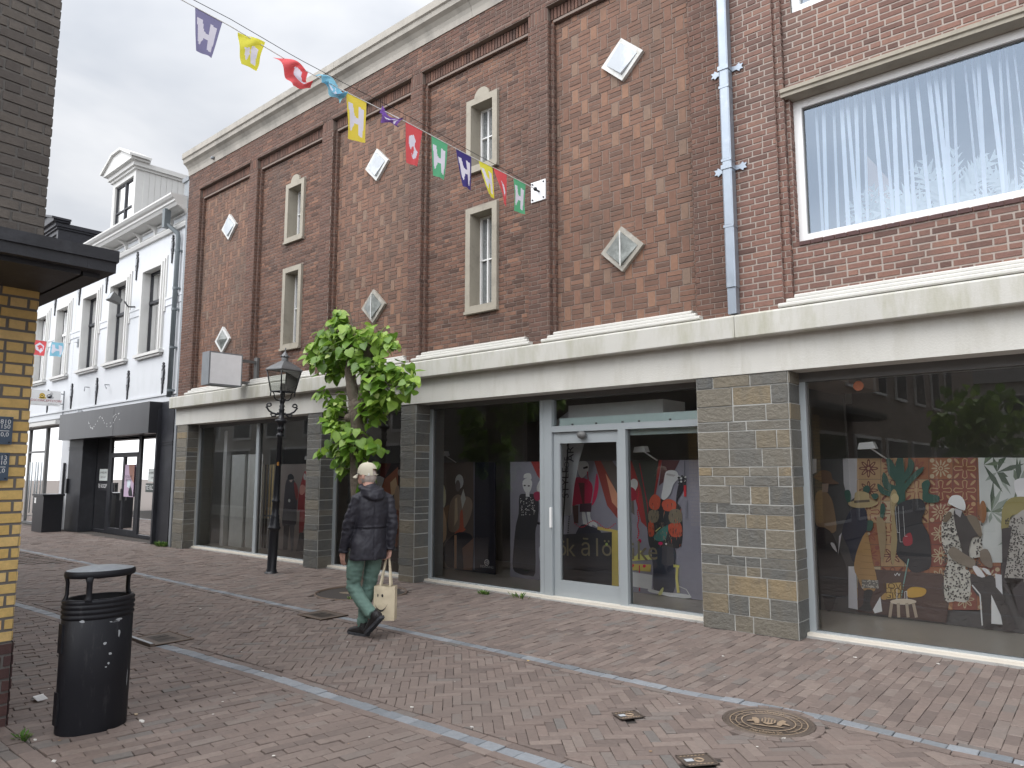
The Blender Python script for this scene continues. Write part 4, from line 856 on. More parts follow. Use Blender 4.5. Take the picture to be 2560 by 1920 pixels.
# ================================================================ NEAR LEFT CORNER BUILDING
CX,CY=-5.815,-5.86; a_=R(93.5); ud=(-math.cos(a_),-math.sin(a_),0)  # back along the side wall
FL=Frame((CX,CY,0),(-math.cos(a_),-math.sin(a_),0),(math.sin(a_),-math.cos(a_),0))
nb=empty('corner_building',(-8.5,-7.5,0),'corner building at the left edge, yellow brick below and dark brick above a flat canopy','building')
mb=MB(); bricks(mb,FL,0,3,.53,2.92,0,BR_YEL,MORTG,course=.077,length=.235,j=.014,pr=.005); FL2=Frame((CX,CY,0),(-1,0,0),(0,1,0)); bricks(mb,FL2,0,1.5,.53,2.92,0,BR_YEL,MORTG,course=.077,length=.235,j=.014); mb.build('yellow_wall',nb)
mb=MB(); bricks(mb,FL,-.0,3,-.02,.53,.012,BR_PLINTH,MORTG,course=.078,length=.22,j=.013,pr=.008); bricks(mb,FL2,-.0,1.5,-.02,.53,.012,BR_PLINTH,MORTG,course=.078,length=.22,j=.013); mb.build('plinth',nb)
mb=MB(); bricks(mb,FL,0,3,3.06,6.15,.0,BR_GREY,MORTG,course=.075,length=.215,j=.012,pr=.009); bricks(mb,FL2,0,6,3.06,6.15,.0,BR_GREY,MORTG,course=.075,j=.012,back=True); mb.build('dark_wall',nb)
mb=MB(); box(mb,CX-9,CX-.05,-30,CY-.02,0,6.1,MORTG); box(mb,CX-9.1,CX+.05,-30.1,CY+.05,6.16,6.26,CONC); box(mb,CX-9,CX-.0,-30,-9,0,6.1,OPPBR); mb.build('wall_core',nb)
mb=MB(); BLK2=M('bitumen_edge',(.022,.023,.028),.55,var=.3,vs=4,bs=50,bstr=.5,dirt=(.04,.042,.05),dirtpos=(.5,.7),dscale=6)
box(mb,-14,-5.0,-5.83,-5.66,2.93,3.06,BLK2)
box(mb,CX-.05,-5.0,-12,-5.831,2.93,3.06,BLK2); box(mb,CX,-5.08,-11.9,-5.84,2.90,2.929,BLK2); box(mb,-14,-5.1,-5.82,-5.72,2.90,2.929,BLK2); box(mb,-5.02,-4.985,-12,-5.65,3.0,3.075,BLK2); box(mb,-14,-5.021,-5.68,-5.645,3.0,3.075,BLK2)
mb.build('canopy',nb)
jb=empty('junction_box',(CX+.05,-6.3,3.1),'small weathered box with cable glands on the dark brick above the canopy','junction box')
mb=MB(); box(mb,CX+.02,CX+.12,-6.33,-6.13,3.09,3.25,CONC); mb.build('box',jb)
for y in (-6.13,-6.36):
    for z in (3.13,3.19): mb=MB(); tube(mb,[(CX+.07,y,z),(CX+.07,y+(.07 if y>-6.2 else -.04),z)],.018,F((.55,.52,.42)),8); mb.build('gland',jb)
for i,(z0,z1,u,l1,l2) in enumerate(((1.83,2.015,.10,'Nr 810','d 150'),(1.59,1.775,.105,'Nr 813','d 110'))):
    t=empty('hydrant_plate',FL(.2,.02,z0),('upper of the two blue grey plates screwed to the yellow brick','lower of the two blue grey plates screwed to the yellow brick')[i],'plate','blue grey marker plates on the yellow brick')
    BL=F((.055,.085,.13),.4); WH_=F((.75,.77,.78),.5)
    mb=MB(); fbox(mb,FL,u,u+.26,.016,.028,z0,z1,BL); mb.build('plate',t); mb=MB()
    for uu_,zz_ in ((u+.015,z0+.015),(u+.015,z1-.015),(u+.245,z1-.015)): lathe(mb,FL(uu_,.03,zz_),[(.006,-.003),(.006,.003)],INK,8)
    mb.build('screw',t); mb=MB()
    tx=lambda cx,cz:(lambda x,y:FL(u+.26-cx-x,.0295,z0+cz+y))
    text(mb,l1,.042,tx(.185,.150),WH_); text(mb,l2,.040,tx(.20,.118),WH_); fbox(mb,FL,u+.02,u+.16,.0285,.0295,z0+.088,z0+.092,WH_)
    if i==0: fbox(mb,FL,u+.085,u+.092,.0285,.0295,z0+.04,z0+.088,WH_)
    text(mb,'0,0' if i==0 else '5,0',.04,tx(.215,.065),WH_); 
    if i==0: text(mb,'0,0',.04,tx(.13,.03),WH_)
    mb.build('lettering',t)

# ================================================================ STREET LAMPS
def lamp(loc,label,tilt=0,rot=-40):
    t=empty('street_lamp',loc,label,'street lamp'); X,Y,_=loc; o=(X,Y,0); n=18
    mb=MB(); lathe(mb,o,[(.11,-.02),(.11,.012),(.085,.02),(.085,.05),(.075,.07),(.078,.68),(.085,.70),(.102,.72),(.102,.745),(.085,.76),(.088,.80),(.076,.82),(.078,.87),(.066,.9),(.072,.93),(.058,.95),(.055,1.14),(.066,1.155),(.066,1.18),(.052,1.2),(.05,1.25),(.040,2.22),(.058,2.235),(.062,2.26),(.042,2.28),(.04,2.32),(.058,2.34),(.05,2.37),(.04,2.39),(.06,2.45),(.092,2.47),(.098,2.50),(.08,2.52),(.045,2.53),(.042,2.66),(.052,2.68),(.035,2.70),(.046,2.74),(.032,2.76),(.038,2.80),(.06,2.86),(.03,2.87)],BLKP,n); mb.build('post',t)
    A=R(rot+45); 
    def sq(r,z,k): a=R(rot)+k*math.pi/2; return (X+r*math.cos(a),Y+r*math.sin(a),z)
    dv=Vector((math.sin(R(31)),math.cos(R(31)),0))
    for s in (-1,1):
        mb=MB(); B=lambda d,z:(X+dv.x*d*s,Y+dv.y*d*s,z)
        sp=[B(.0,2.62),B(.07,2.60),B(.14,2.615),B(.20,2.65),B(.235,2.70)]+[B(.205+.036*math.cos(a),2.745+.036*math.sin(a)) for a in (-.6,.1,.8,1.6,2.4,3.2)]+[B(.205+.018*math.cos(a),2.742+.018*math.sin(a)) for a in (4.0,4.9,5.9)]
        tube(mb,sp,[.02,.017,.016,.015,.014]+[.013]*9,BLKP,8); tube(mb,[B(.05,2.63),B(.10,2.57),B(.15,2.56),B(.17,2.60),B(.13,2.62)],.014,BLKP,8); ball(mb,B(.25,2.71),.012,BLKP,8,5); mb.build('scroll_arm',t)
    mb=MB()
    for k in range(4):
        b=sq(.195,2.975,k); c=Vector((X,Y,0)); r=Vector((b[0]-X,b[1]-Y,0)).normalized()
        tube(mb,[c+r*.04+Vector((0,0,2.83)),c+r*.10+Vector((0,0,2.84)),c+r*.135+Vector((0,0,2.88)),c+r*.14+Vector((0,0,2.94)),c+r*.16+Vector((0,0,2.97))],.010,BLKP,7)
        tube(mb,[c+r*.02+Vector((0,0,2.80)),c+r*.02+Vector((0,0,3.0))],.008,BLKP,6)
        tube(mb,[(b[0],b[1],2.985),(b[0],b[1],2.90)],[.012,.009],BLKP,6)
    for k in range(4):
        tube(mb,[sq(.195,2.98,k),sq(.195,2.98,k+1)],.011,BLKP,6); tube(mb,[sq(.28,3.34,k),sq(.28,3.34,k+1)],.011,BLKP,6); tube(mb,[sq(.195,2.98,k),sq(.28,3.34,k)],.011,BLKP,6)
    box(mb,X-.05,X+.05,Y-.05,Y+.05,2.97,3.0,BLKP); lathe(mb,o,[(.045,3.0),(.055,3.06),(.035,3.08),(.04,3.12)],ALUD,10); mb.build('lantern_frame',t)
    mb=MB()
    for k in range(4): mb.add([sq(.192,2.985,k),sq(.192,2.985,k+1),sq(.277,3.335,k+1),sq(.277,3.335,k)],[(0,1,2,3)],GLASSD)
    mb.build('lantern_glass',t)
    mb=MB(); LG=M('weathered_lamp_roof',(.15,.155,.16),.5,.4,var=.3,vs=12,bs=40,bstr=.2)
    lv=[(.305,3.335),(.305,3.352),(.235,3.405),(.065,3.50)]
    vs=[sq(r,z,k) for r,z in lv for k in range(4)]; mb.add(vs,[(4*j+k,4*j+(k+1)%4,4*j+4+(k+1)%4,4*j+4+k) for j in range(3) for k in range(4)]+[(3,2,1,0)],LG)
    lathe(mb,o,[(.055,3.48),(.055,3.575),(.05,3.58)],LG,12)
    lathe(mb,o,[(.072,3.57),(.055,3.60),(.03,3.635),(.012,3.655),(.016,3.67),(.006,3.69),(.012,3.705),(.004,3.73)],LG,12)
    for k in range(8): a=2*math.pi*k/8; tube(mb,[(X+.062*math.cos(a),Y+.062*math.sin(a),3.565),(X+.078*math.cos(a),Y+.078*math.sin(a),3.585)],.009,LG,5)
    mb.build('lantern_roof',t)
    mb=MB(); box(mb,X+.046,X+.052,Y-.05,Y-.02,1.75,1.81,F((.55,.25,.05))); mb.build('sticker',t)
    t.rotation_euler=(R(-.3),R(tilt),0); return t
lamp((-11.05,-.79,0),'black cast iron street lamp with glass lantern before the leftmost shop window',2.3)
lamp((-.9,-21.5,0),'street lamp across the street, seen only as a reflection in the right shop window')

# ================================================================ LITTER BIN
bx,by=-5.36,-5.50; b_=empty('litter_bin',(bx,by,0),'black oval metal litter bin with a domed lid near the yellow brick corner','litter bin'); BR_=R(90)
EL=lambda mb,prof,mat,n=40,cap=False: lathe(mb,(bx,by,0),[(r*.885,z) for r,z in prof],mat,n,1,.745,BR_,cap=cap)
mb=MB(); EL(mb,[(.238,-.01),(.240,.02),(.243,.30),(.243,.70),(.236,.705)],BINP)
for a,z0,z1 in ((R(87+178),.42,.66),(R(87+178),.08,.30)):
    x=bx+.243*math.cos(R(-91)) ; 
box(mb,bx-.03,bx+.03,by-.221,by-.205,.50,.68,BINP); box(mb,bx-.03,bx+.03,by-.221,by-.205,.06,.26,BINP); binbody=mb
mb=MB(); EL(mb,[(.236,.70),(.240,.705),(.249,.712),(.249,.725),(.241,.733),(.241,.738),(.250,.745),(.250,.757),(.242,.765),(.242,.770),(.251,.778),(.251,.79),(.243,.797),(.243,.80),(.249,.808),(.249,.818),(.238,.828),(.215,.830),(.205,.82),(.205,.60)],BINP); mb.build('ribbed_rim',b_)
mb=MB(); EL(mb,[(.20,.62),(.001,.60)],F((.006,.006,.007))); mb.build('liner',b_)
for a in (10,166,236):
    mb=MB(); ca,sa=math.cos(R(a)),math.sin(R(a)); f=lambda r,z:(bx+.885*r*ca*math.cos(BR_)-.885*r*.745*sa*math.sin(BR_),by+.885*r*ca*math.sin(BR_)+.885*r*.745*sa*math.cos(BR_),z)
    tube(mb,[f(.228,.815),f(.222,.835),f(.216,.86),f(.216,.935),f(.226,.975)],[(.035,.018),(.022,.013),(.018,.012),(.018,.012),(.028,.014)],BINP,10,side=(-math.sin(BR_+R(a)),math.cos(BR_+R(a)),0)); mb.build('support',b_)
mb=MB(); EL(mb,[(.001,.962),(.225,.962),(.240,.967),(.244,.982),(.242,.999),(.232,1.007)],BINP); EL(mb,[(.232,1.007),(.20,1.014),(.12,1.026),(.05,1.031),(.001,1.032)],BINTOP); mb.build('lid',b_)
mb=MB(); rs=random.Random(9)
for (a,z,w_,h_) in ((-48,.60,.010,.03),(-72,.55,.012,.012),(-62,.48,.012,.010),(-64,.42,.009,.010),(-68,.40,.007,.006),(-110,.70,.022,.010),(-58,.68,.05,.006),(-50,.69,.03,.008),(-20,.30,.006,.06)):
    aa=R(a+90-87+0)*1; an=R(a)-BR_+R(70)
    n_=8; V=[]
    for k in range(n_):
        th=2*math.pi*k/n_; rr_=rs.uniform(.6,1.0); da=w_*math.cos(th)*rr_/.2; zz=z+h_*math.sin(th)*rr_
        A_=an+da; r=.2445*.885; V.append((bx+r*math.cos(A_)*math.cos(BR_)-r*.745*math.sin(A_)*math.sin(BR_),by+r*math.cos(A_)*math.sin(BR_)+r*.745*math.sin(A_)*math.cos(BR_),zz))
    binbody.add(V,[tuple(range(n_))],CHIP)
binbody.build('body',b_)

# ================================================================ THE LIME TREE
tr=empty('lime_tree',(-8.40,-1.08,0),'small pollarded lime tree with bright green leaves between lamp and entrance','tree')
def bumpy(pts,rad,seed,sub=5):
    P=[];Q=[]
    for i in range(len(pts)-1):
        for k in range(sub):
            q=k/sub; P.append(Vector(pts[i]).lerp(Vector(pts[i+1]),q)); Q.append(rad[i]*(1-q)+rad[i+1]*q)
    P.append(Vector(pts[-1])); Q.append(rad[-1]); rs=random.Random(seed)
    return P,[r*(1+rs.uniform(-.07,.07)) for r in Q]
mb=MB()
P,Q=bumpy([(-8.36,-1.05,-.04),(-8.37,-1.07,.08),(-8.38,-1.08,.8),(-8.41,-1.1,1.6),(-8.43,-1.1,2.3),(-8.44,-1.1,2.62)],[.17,.125,.105,.108,.12,.15],1); tube(mb,P,Q,BARK,16)
for pts,rad,s in (([(-8.47,-1.1,2.5),(-8.56,-1.12,2.8),(-8.62,-1.13,3.1),(-8.60,-1.1,3.35)],[.10,.08,.075,.06],2),([(-8.40,-1.1,2.5),(-8.32,-1.08,2.8),(-8.27,-1.1,3.1),(-8.22,-1.1,3.3)],[.09,.075,.065,.055],3)):
    P,Q=bumpy(pts,rad,s); tube(mb,P,Q,BARK,12)
rs=random.Random(5)
for c in ((-8.44,-1.14,2.5,.10),(-8.6,-1.15,2.85,.05),(-8.45,-1.16,2.62,.05),(-8.5,-1.22,2.4,.06),(-8.6,-1.1,3.35,.12),(-8.22,-1.1,3.3,.11)): ball(mb,c[:3],c[3],BARK,9,6)
mb.build('trunk',tr)
CL=[(-8.91,3.60,.26),(-8.12,3.50,.24),(-9.40,3.50,.17),(-7.82,3.42,.17),(-9.12,3.28,.24),(-8.33,3.42,.24),(-8.60,3.62,.26),(-8.72,3.40,.26),(-8.75,3.80,.13),(-8.85,3.95,.07),(-9.25,3.66,.14),(-9.6,3.38,.13),(-8.95,3.15,.16),
    (-8.05,3.05,.22),(-7.72,3.02,.20),(-7.42,2.94,.16),(-7.20,2.82,.13),(-7.95,2.80,.22),(-7.68,2.72,.20),(-8.25,3.15,.14),(-8.12,2.62,.19),(-7.85,2.56,.15),(-8.15,2.42,.13),
    (-9.00,2.68,.13),(-9.15,2.78,.08),(-8.85,2.58,.13),(-9.05,2.42,.14),(-8.86,2.38,.15),(-8.75,2.22,.18),(-8.50,2.18,.18),(-8.95,2.08,.16),(-8.30,2.08,.17),(-8.60,1.98,.18),(-8.1,1.98,.13),(-8.78,1.85,.13),(-8.35,1.92,.13),(-8.72,1.70,.07),(-8.12,1.62,.07),(-8.02,1.75,.06),(-8.2,1.44,.035),(-9.12,1.95,.09)]
mb=MB(); rs=random.Random(11)
LP_=[(0,0),(.30,-.06),(.50,.16),(.46,.48),(.24,.78),(.0,1.02),(-.24,.78),(-.46,.48),(-.50,.16),(-.30,-.06)]
def leaf(p,d,nrm,size,rnd):
    d=d.normalized(); s=d.cross(nrm).normalized(); nn=s.cross(d).normalized(); fold=rs.uniform(.05,.35); curl=rs.uniform(-.1,.35)
    V=[]
    for x,y in LP_: V.append(p+s*(x*size)+d*(y*size)+nn*(abs(x)*fold*size-curl*y*y*size))
    mid=[p+d*(.35*size)-nn*(curl*.12*size),p+d*(.7*size)-nn*(curl*.49*size)]
    V+=mid; V=[tuple(v) for v in V]
    mb.add(V,[(0,1,2,10),(2,3,10),(3,4,11,10),(4,5,11),(5,6,11),(6,7,10,11),(7,8,10),(8,9,0,10)],LEAF,rnd,True)
tw=MB(); camv=Vector((0,-7.48,1.65))
for X_,Z_,r in CL:
    n=int((300 if Z_>2.75 else 220)*r**1.25)+3; Y0=-1.12+rs.uniform(-.1,.05)
    tube(tw,[(-8.45 if X_<-8.4 else -8.3,-1.1,min(Z_+.05,3.3)-.1),((X_-8.4)/2,(Y0-1.1)/2,Z_-.02),(X_,Y0,Z_)],[.014,.009,.004],BARK,5)
    for i in range(n):
        v=Vector((rs.gauss(0,1),rs.gauss(0,1.1),rs.gauss(0,.8))); v=v.normalized()*(rs.random()**.45)*r*1.12
        c=Vector((X_,Y0,Z_)); p=c+v; outw=v.normalized()
        d=Vector((outw.x*.8+rs.gauss(0,.45),outw.y*.8+rs.gauss(0,.45),-.75+rs.gauss(0,.4)))
        nr=Vector((outw.x*.5+rs.gauss(0,.35),outw.y*.5-.3+rs.gauss(0,.35),.75+rs.gauss(0,.3)))
        size=rs.choice((.14,.16,.125,.15,.105,.07,.06,.13)); young=size<.08 or (Z_>3.3 and v.z>0 and rs.random()<.5)
        q=p-d.normalized()*size*.5-Vector((0,0,-.01)); 
        leaf(p,d,nr,size,rs.uniform(.6,1.0) if young else rs.betavariate(2,2.6)*.85)
        if rs.random()<.15: tube(tw,[q,p],.0025,LEAF,4,rnd=.8)
off_=len(mb.v); mb.v+=tw.v; mb.f+=[tuple(i+off_ for i in f) for f in tw.f]; mb.m+=[mb.mi(tw.mats[k]) for k in tw.m]; mb.r+=tw.r; mb.sm+=tw.sm; cw=mb.build('crown',tr)

# ================================================================ BUNTING
S0=Vector((-6.01,-.14,5.43)); S1=Vector((-6.5,-4.7,6.02)); th_=R(131.05); pt=R(6.80)
Fv=Vector((math.cos(th_)*math.cos(pt),math.sin(th_)*math.cos(pt),math.sin(pt))); Rv=Vector((math.sin(th_),-math.cos(th_),0)); Uv=Rv.cross(Fv)
def proj(P): v=Vector(P)-camv; z=v.dot(Fv); return 1280+1836*v.dot(Rv)/z,960-1836*v.dot(Uv)/z,z
SAGT=[(0,0),(.09,.005),(.25,.03),(.45,.03),(.63,.06),(.75,.06),(.9,.012),(1,.01),(1.4,.0)]
def string(t): return S0.lerp(S1,t)-Vector((0,0,lerp(SAGT,t)*.9))
bc=empty('bunting_line',tuple(S0),'thin white cord of bunting running from the square wall plate up across the sky','cord')
mb=MB(); tube(mb,[string(i/30) for i in range(0,43)],.0055,F((.75,.75,.73)),6); tube(mb,[string(i/30)+Vector((0,0,.03+.06*math.sin(min(1,i/36)*3.14))) for i in range(0,43)],.0035,INK,5); mb.build('cord',bc)
pl=empty('wall_plate',(-6.01,-.02,5.43),'white square steel plate bolted to the brick pilaster, holding the bunting','plate')
mb=MB(); box(mb,-6.15,-5.90,-.022,-.008,5.29,5.57,STRAPW); mb.build('plate',pl)
mb=MB()
for x in (-6.12,-5.93):
    for z in (5.32,5.54): tube(mb,[(x,-.02,z),(x,-.035,z)],.011,BLKP,8)
tube(mb,[(-6.01,-.02,5.42),(-6.01,-.10,5.42)],.014,BLKP,8); ball(mb,(-6.01,-.10,5.43),.028,BLKP,8,6); mb.build('bolt',pl)
WHF=M('flag_white',(.66,.64,.74),.8,bstr=.05); _fc={}
def cloth(n,c):
    if n not in _fc:
        m,N,L,b=nm(n); b.inputs['Base Color'].default_value=(*c,1); b.inputs['Roughness'].default_value=.75; t=N.new('ShaderNodeBsdfTranslucent'); t.inputs[0].default_value=(*c,1); x=N.new('ShaderNodeMixShader'); x.inputs[0].default_value=.35
        L.new(b.outputs[0],x.inputs[1]); L.new(t.outputs[0],x.inputs[2]); L.new(x.outputs[0],N['Material Output'].inputs[0]); _fc[n]=m
    return _fc[n]
WHF=cloth('flag_white',(.80,.78,.88))
COLS=dict(grey=(.26,.25,.42),yellow=(.80,.75,.08),gold=(.85,.68,.09),red=(.74,.11,.12),blue=(.28,.60,.76),purple=(.22,.11,.40),green=(.13,.47,.25),navy=(.06,.045,.21))
def inpoly(x,y,p):
    c=False
    for i in range(len(p)):
        a,b=p[i],p[i-1]
        if (a[1]>y)!=(b[1]>y) and x<(b[0]-a[0])*(y-a[1])/(b[1]-a[1])+a[0]: c=not c
    return c
HP=[[(.08,.18),(.30,.20),(.40,.50),(.40,.62),(.22,.80),(.14,.82)],[(.33,.45),(.68,.47),(.68,.60),(.30,.60)],[(.62,.20),(.88,.22),(.86,.90),(.60,.86)]]
BLB=[[(.25,.30),(.5,.22),(.68,.34),(.66,.5),(.88,.62),(.80,.78),(.62,.84),(.5,.78),(.44,.62),(.3,.58),(.22,.45)]]; BHOLE=[[(.42,.56),(.58,.50),(.64,.60),(.56,.76),(.44,.68)]]
HEX=[[(.2,.35),(.5,.12),(.82,.35),(.82,.65),(.5,.88),(.2,.65)]]; HHOLE=[[(.28,.42),(.5,.28),(.7,.4),(.72,.6),(.62,.6),(.55,.5),(.46,.55),(.42,.66),(.34,.6),(.38,.5)]]
def flagmesh(TL,TR,BR,BL,col,art,label,fold=0,seed=0,name='bunting_flag',grp='flags on the main bunting line',parent=None):
    rs=random.Random(seed); nx,ny=26,36; mb=MB(); mat=cloth(col+'_flag',COLS[col]); nrm=(TR-TL).cross(BL-TL).normalized(); V=[]; w0=(TR-TL).length
    for j in range(ny+1):
        for i in range(nx+1):
            u,v=i/nx,j/ny; p=TL.lerp(TR,u).lerp(BL.lerp(BR,u),v)
            off=.09*w0*math.sin(u*3.1+v*2.2+seed)*v+.03*w0*math.sin(u*8+v*5+seed*2)*v
            if fold: off+=fold*.55*w0*(math.sin(u*5.5+v*4+seed)*.25+.2*math.sin(v*9+seed+u*3)); p=p+Vector((0,0,fold*.03*math.sin(u*7+v*5+seed)*math.sin(3.14*min(1,v*1.0))))
            V.append(tuple(p+nrm*off))
    for j in range(ny):
        for i in range(nx):
            u,v=(i+.5)/nx,(j+.5)/ny
            wht=any(inpoly(u,v,q) for q in art[0]) and not any(inpoly(u,v,q) for q in art[1])
            a=j*(nx+1)+i; mb.f.append((a,a+1,a+nx+2,a+nx+1)); mb.m.append(mb.mi(WHF if wht else mat)); mb.r.append(.5); mb.sm.append(True)
    mb.v=V; o=mb.build(name,loc=tuple((TL+TR)/2)); tag(o,label,'flag',grp); return o
HART=(HP,[]); BART=(BLB,BHOLE)
FL_=[('grey',(110,25),(268,105),(200,338),(118,290),HART,'grey-lilac flag with a white H, highest and leftmost on the bunting line',0),
('yellow',(362,180),(512,245),(463,410),(372,372),([[(.2,.4),(.42,.36),(.5,.6),(.3,.85)],[(.5,.3),(.85,.34),(.8,.85),(.55,.85)]],[]),'pale yellow half-folded flag against the sky, second from the left',.5),
('red',(578,322),(762,425),(778,505),(655,512),([[(.4,.3),(.8,.2),(.9,.6),(.7,.8),(.45,.6)]],[]),'red crumpled flag blown sideways against the sky, beside the cornice',.9),
('blue',(800,440),(985,492),(958,577),(868,510),([[(.3,.3),(.6,.2),(.8,.6),(.5,.8)],[(.65,.1),(.85,.2),(.8,.4)]],[]),'light blue crumpled flag twisted against the stone cornice',.9),
('gold',(980,538),(1097,590),(1093,822),(990,797),HART,'golden yellow flag hanging straight with a clear white H before the brick wall',0),
('purple',(1168,615),(1300,675),(1282,728),(1202,692),([[(.1,.35),(.35,.3),(.45,.55),(.2,.65)],[(.5,.2),(.9,.4),(.8,.9),(.5,.6)]],[]),'purple and white crumpled flag beside the golden yellow one',.9),
('red',(1322,697),(1420,755),(1383,962),(1330,935),BART,'wider red flag with a white curved emblem, left of the two straight green flags',0),
('green',(1472,787),(1565,838),(1543,1038),(1482,1010),HART,'green flag with a white H between the red and the navy flag',0),
('navy',(1612,865),(1700,907),(1700,1095),(1650,1075),HART,'navy blue flag with a white H in front of the slit window',0),
('yellow',(1742,930),(1822,960),(1838,1143),(1795,1120),HART,'bright yellow narrow flag with a white H right of the navy flag',0),
('red',(1826,967),(1905,1003),(1907,1187),(1890,1165),([[(.42,.3),(.7,.38),(.85,.6),(.7,.72),(.6,.5)]],[]),'red tapering flag squeezed between the bright yellow and the last green flag',0),
('green',(1944,1027),(2014,1065),(2007,1235),(1953,1212),HART,'last green flag with a white H, nearest to the white wall plate',0)]
def atpx(px,py,dep): a=(px-1280)/1836; b=(960-py)/1836; return camv+(Fv+Rv*a+Uv*b)*dep
for k,(c,tl,tr2,br_,bl_,art,lab,fo) in enumerate(FL_):
    T=[]
    for p in (tl,tr2):
        sx=440+p[0]/2.304; lo,hi=0,1.1
        for _ in range(30):
            m=(lo+hi)/2
            if proj(string(m))[0]>sx: lo=m
            else: hi=m
        T.append(lo)
    A,B=string(T[0]),string(T[1]); dA,dB=proj(A)[2],proj(B)[2]
    f=lambda p,d:atpx(440+p[0]/2.304,p[1]/2.304,d)
    if k in (1,): A=f(tl,dA); B=f(tr2,dB)
    flagmesh(A,B,f(br_,dB+.03),f(bl_,dA+.03),c,art,lab,fo,k)
# second line on the white house
P0=Vector(FW(7.06,.02,5.41)); P1=Vector(FW(5.35,1.6,5.13))
c2=empty('bunting_line',tuple(P0),'short stretch of bunting cord leaving the white house at the far left','cord'); mb=MB(); tube(mb,[P0.lerp(P1,i/20*1.25)-Vector((0,0,.06*math.sin(i/20*3.14))) for i in range(21)],.006,F((.75,.75,.73)),5); mb.build('cord',c2)
mb=MB(); fbox(mb,FW,6.99,7.13,0,.02,5.28,5.52,LEADG); tube(mb,[FW(7.06,.0,5.41),FW(7.06,.08,5.41)],.012,BLKP,6); tag(mb.build('wall_plate',loc=FW(7.06,0,5.4)),'small grey plate on the white house holding a short bunting line','plate')
for k,(t0,t1,c,art,lab) in enumerate(((.34,.60,'blue',HART,'small light blue flag with a white H before the white house'),(.72,1.0,'red',(HEX,HHOLE),'small red flag with a white hexagon emblem before the white house'))):
    A=P0.lerp(P1,t1)-Vector((0,0,.05)); B=P0.lerp(P1,t0)-Vector((0,0,.06)); dz=Vector((0,0,-.40)); wv=(B-A)*(.10 if k==0 else .0)
    flagmesh(A,B,B+dz-wv,A+dz-wv,c,art,lab,0,k+20,grp='flags on the short far bunting line')
# ================================================================ opposite side of the street (seen reflected)
def oppo(x0,x1,y0,y1,h,hr,col,fr,wins,label,gable=False):
    t=empty('brick_house',((x0+x1)/2,(y0+y1)/2,0),label,'house'); mb=MB(); box(mb,x0,x1,y0,y1,0,h,col,random.random()); mb.build('wall',t)
    mb=MB(); 
    if gable: prism(mb,[(x0-.2,h),(x1+.2,h),((x0+x1)/2,h+hr)],lambda x,z:(x,y0,z),lambda x,z:(x,y1,z),ROOFD)
    else: prism(mb,[(y0-.3,h),(y1+.3,h),((y0+y1)/2,h+hr)],lambda y,z:(x0-.1,y,z),lambda y,z:(x1+.1,y,z),ROOFD)
    mb.build('roof',t)
    for (a,b,c,d) in wins:
        mb=MB(); fbox(mb,fr,a-.08,b+.08,-.02,.05,c-.08,d+.08,WHITEP); w_=mb.build('window',t); mb=MB(); fbox(mb,fr,a,b,.04,.06,c,d,F((.05,.055,.06),.15)); mb.build('pane',w_)
    return t
OB=M('plain_brick',(.26,.22,.19),.9,var=.3,vs=14,bs=30,bstr=.4); OB2=M('pale_brick',(.50,.48,.44),.9,var=.25,vs=14,bs=30,bstr=.4)
FE=lambda x:Frame((x,0,0),(0,-1,0),(1,0,0)); FE2=lambda x:Frame((x,0,0),(0,-1,0),(-1,0,0))
nbw=[(9.2+2.4*i,10.3+2.4*i,3.9,5.6) for i in range(7)]+[(9.0+3*i,11.2+3*i,.5,2.5) for i in range(5)]
for (a,b,c,d) in nbw:
    mb=MB(); f=Frame((CX+.0,0,0),(0,-1,0),(1,0,0)); fbox(mb,f,a-.08,b+.08,-.05,.06,c-.08,d+.08,WHITEP); fbox(mb,f,a,b,.055,.07,c,d,F((.05,.055,.06),.15)); mb.build('side_window',nb)
oppo(4.2,12,-30,-11.0,5.4,2.0,OB,FE2(4.2),[(11.6+2.2*i,12.4+2.2*i,3.4,5.0) for i in range(8)]+[(11.3+3.4*i,13.8+3.4*i,.5,2.6) for i in range(6)],'brown brick house seen only reflected at the right of the big shop window')
oppo(-34,-14.95,-15,-5.95,4.4,1.6,OB2,Frame((0,-5.95,0),(1,0,0),(0,1,0)),[(-33+2.3*i,-31.9+2.3*i,2.9,3.9) for i in range(8)]+[(-32.5+4.5*i,-29.5+4.5*i,.4,2.4) for i in range(4)],'pale house row seen only reflected in the leftmost shop windows')
oppo(-10,10,-48,-40,6.5,3,OB2,Frame((0,-40,0),(1,0,0),(0,1,0)),[(-6+2.2*i,-5+2.2*i,4,5.8) for i in range(6)],'pale house closing the side street, seen only as a small reflection')
t2=empty('side_street_tree',(-3.6,-16,0),'tree in the side street, seen only as a dark reflection in the right shop window','tree')
mb=MB(); tube(mb,[(-3.6,-16,0),(-3.6,-16,2.2),(-3.5,-16,3.2)],[.14,.11,.08],BARK,8); mb.build('trunk',t2); mb=MB(); rs=random.Random(3)
for i in range(420):
    v=Vector((rs.gauss(0,1),rs.gauss(0,1),rs.gauss(0,.8))).normalized()*rs.random()**.5*1.3; leaf(Vector((-3.6,-16,3.0))+v,Vector((rs.gauss(0,1),rs.gauss(0,1),-1)),Vector((rs.gauss(0,1),rs.gauss(0,1),1)),.24,rs.random()*.7)
mb.build('crown',t2)

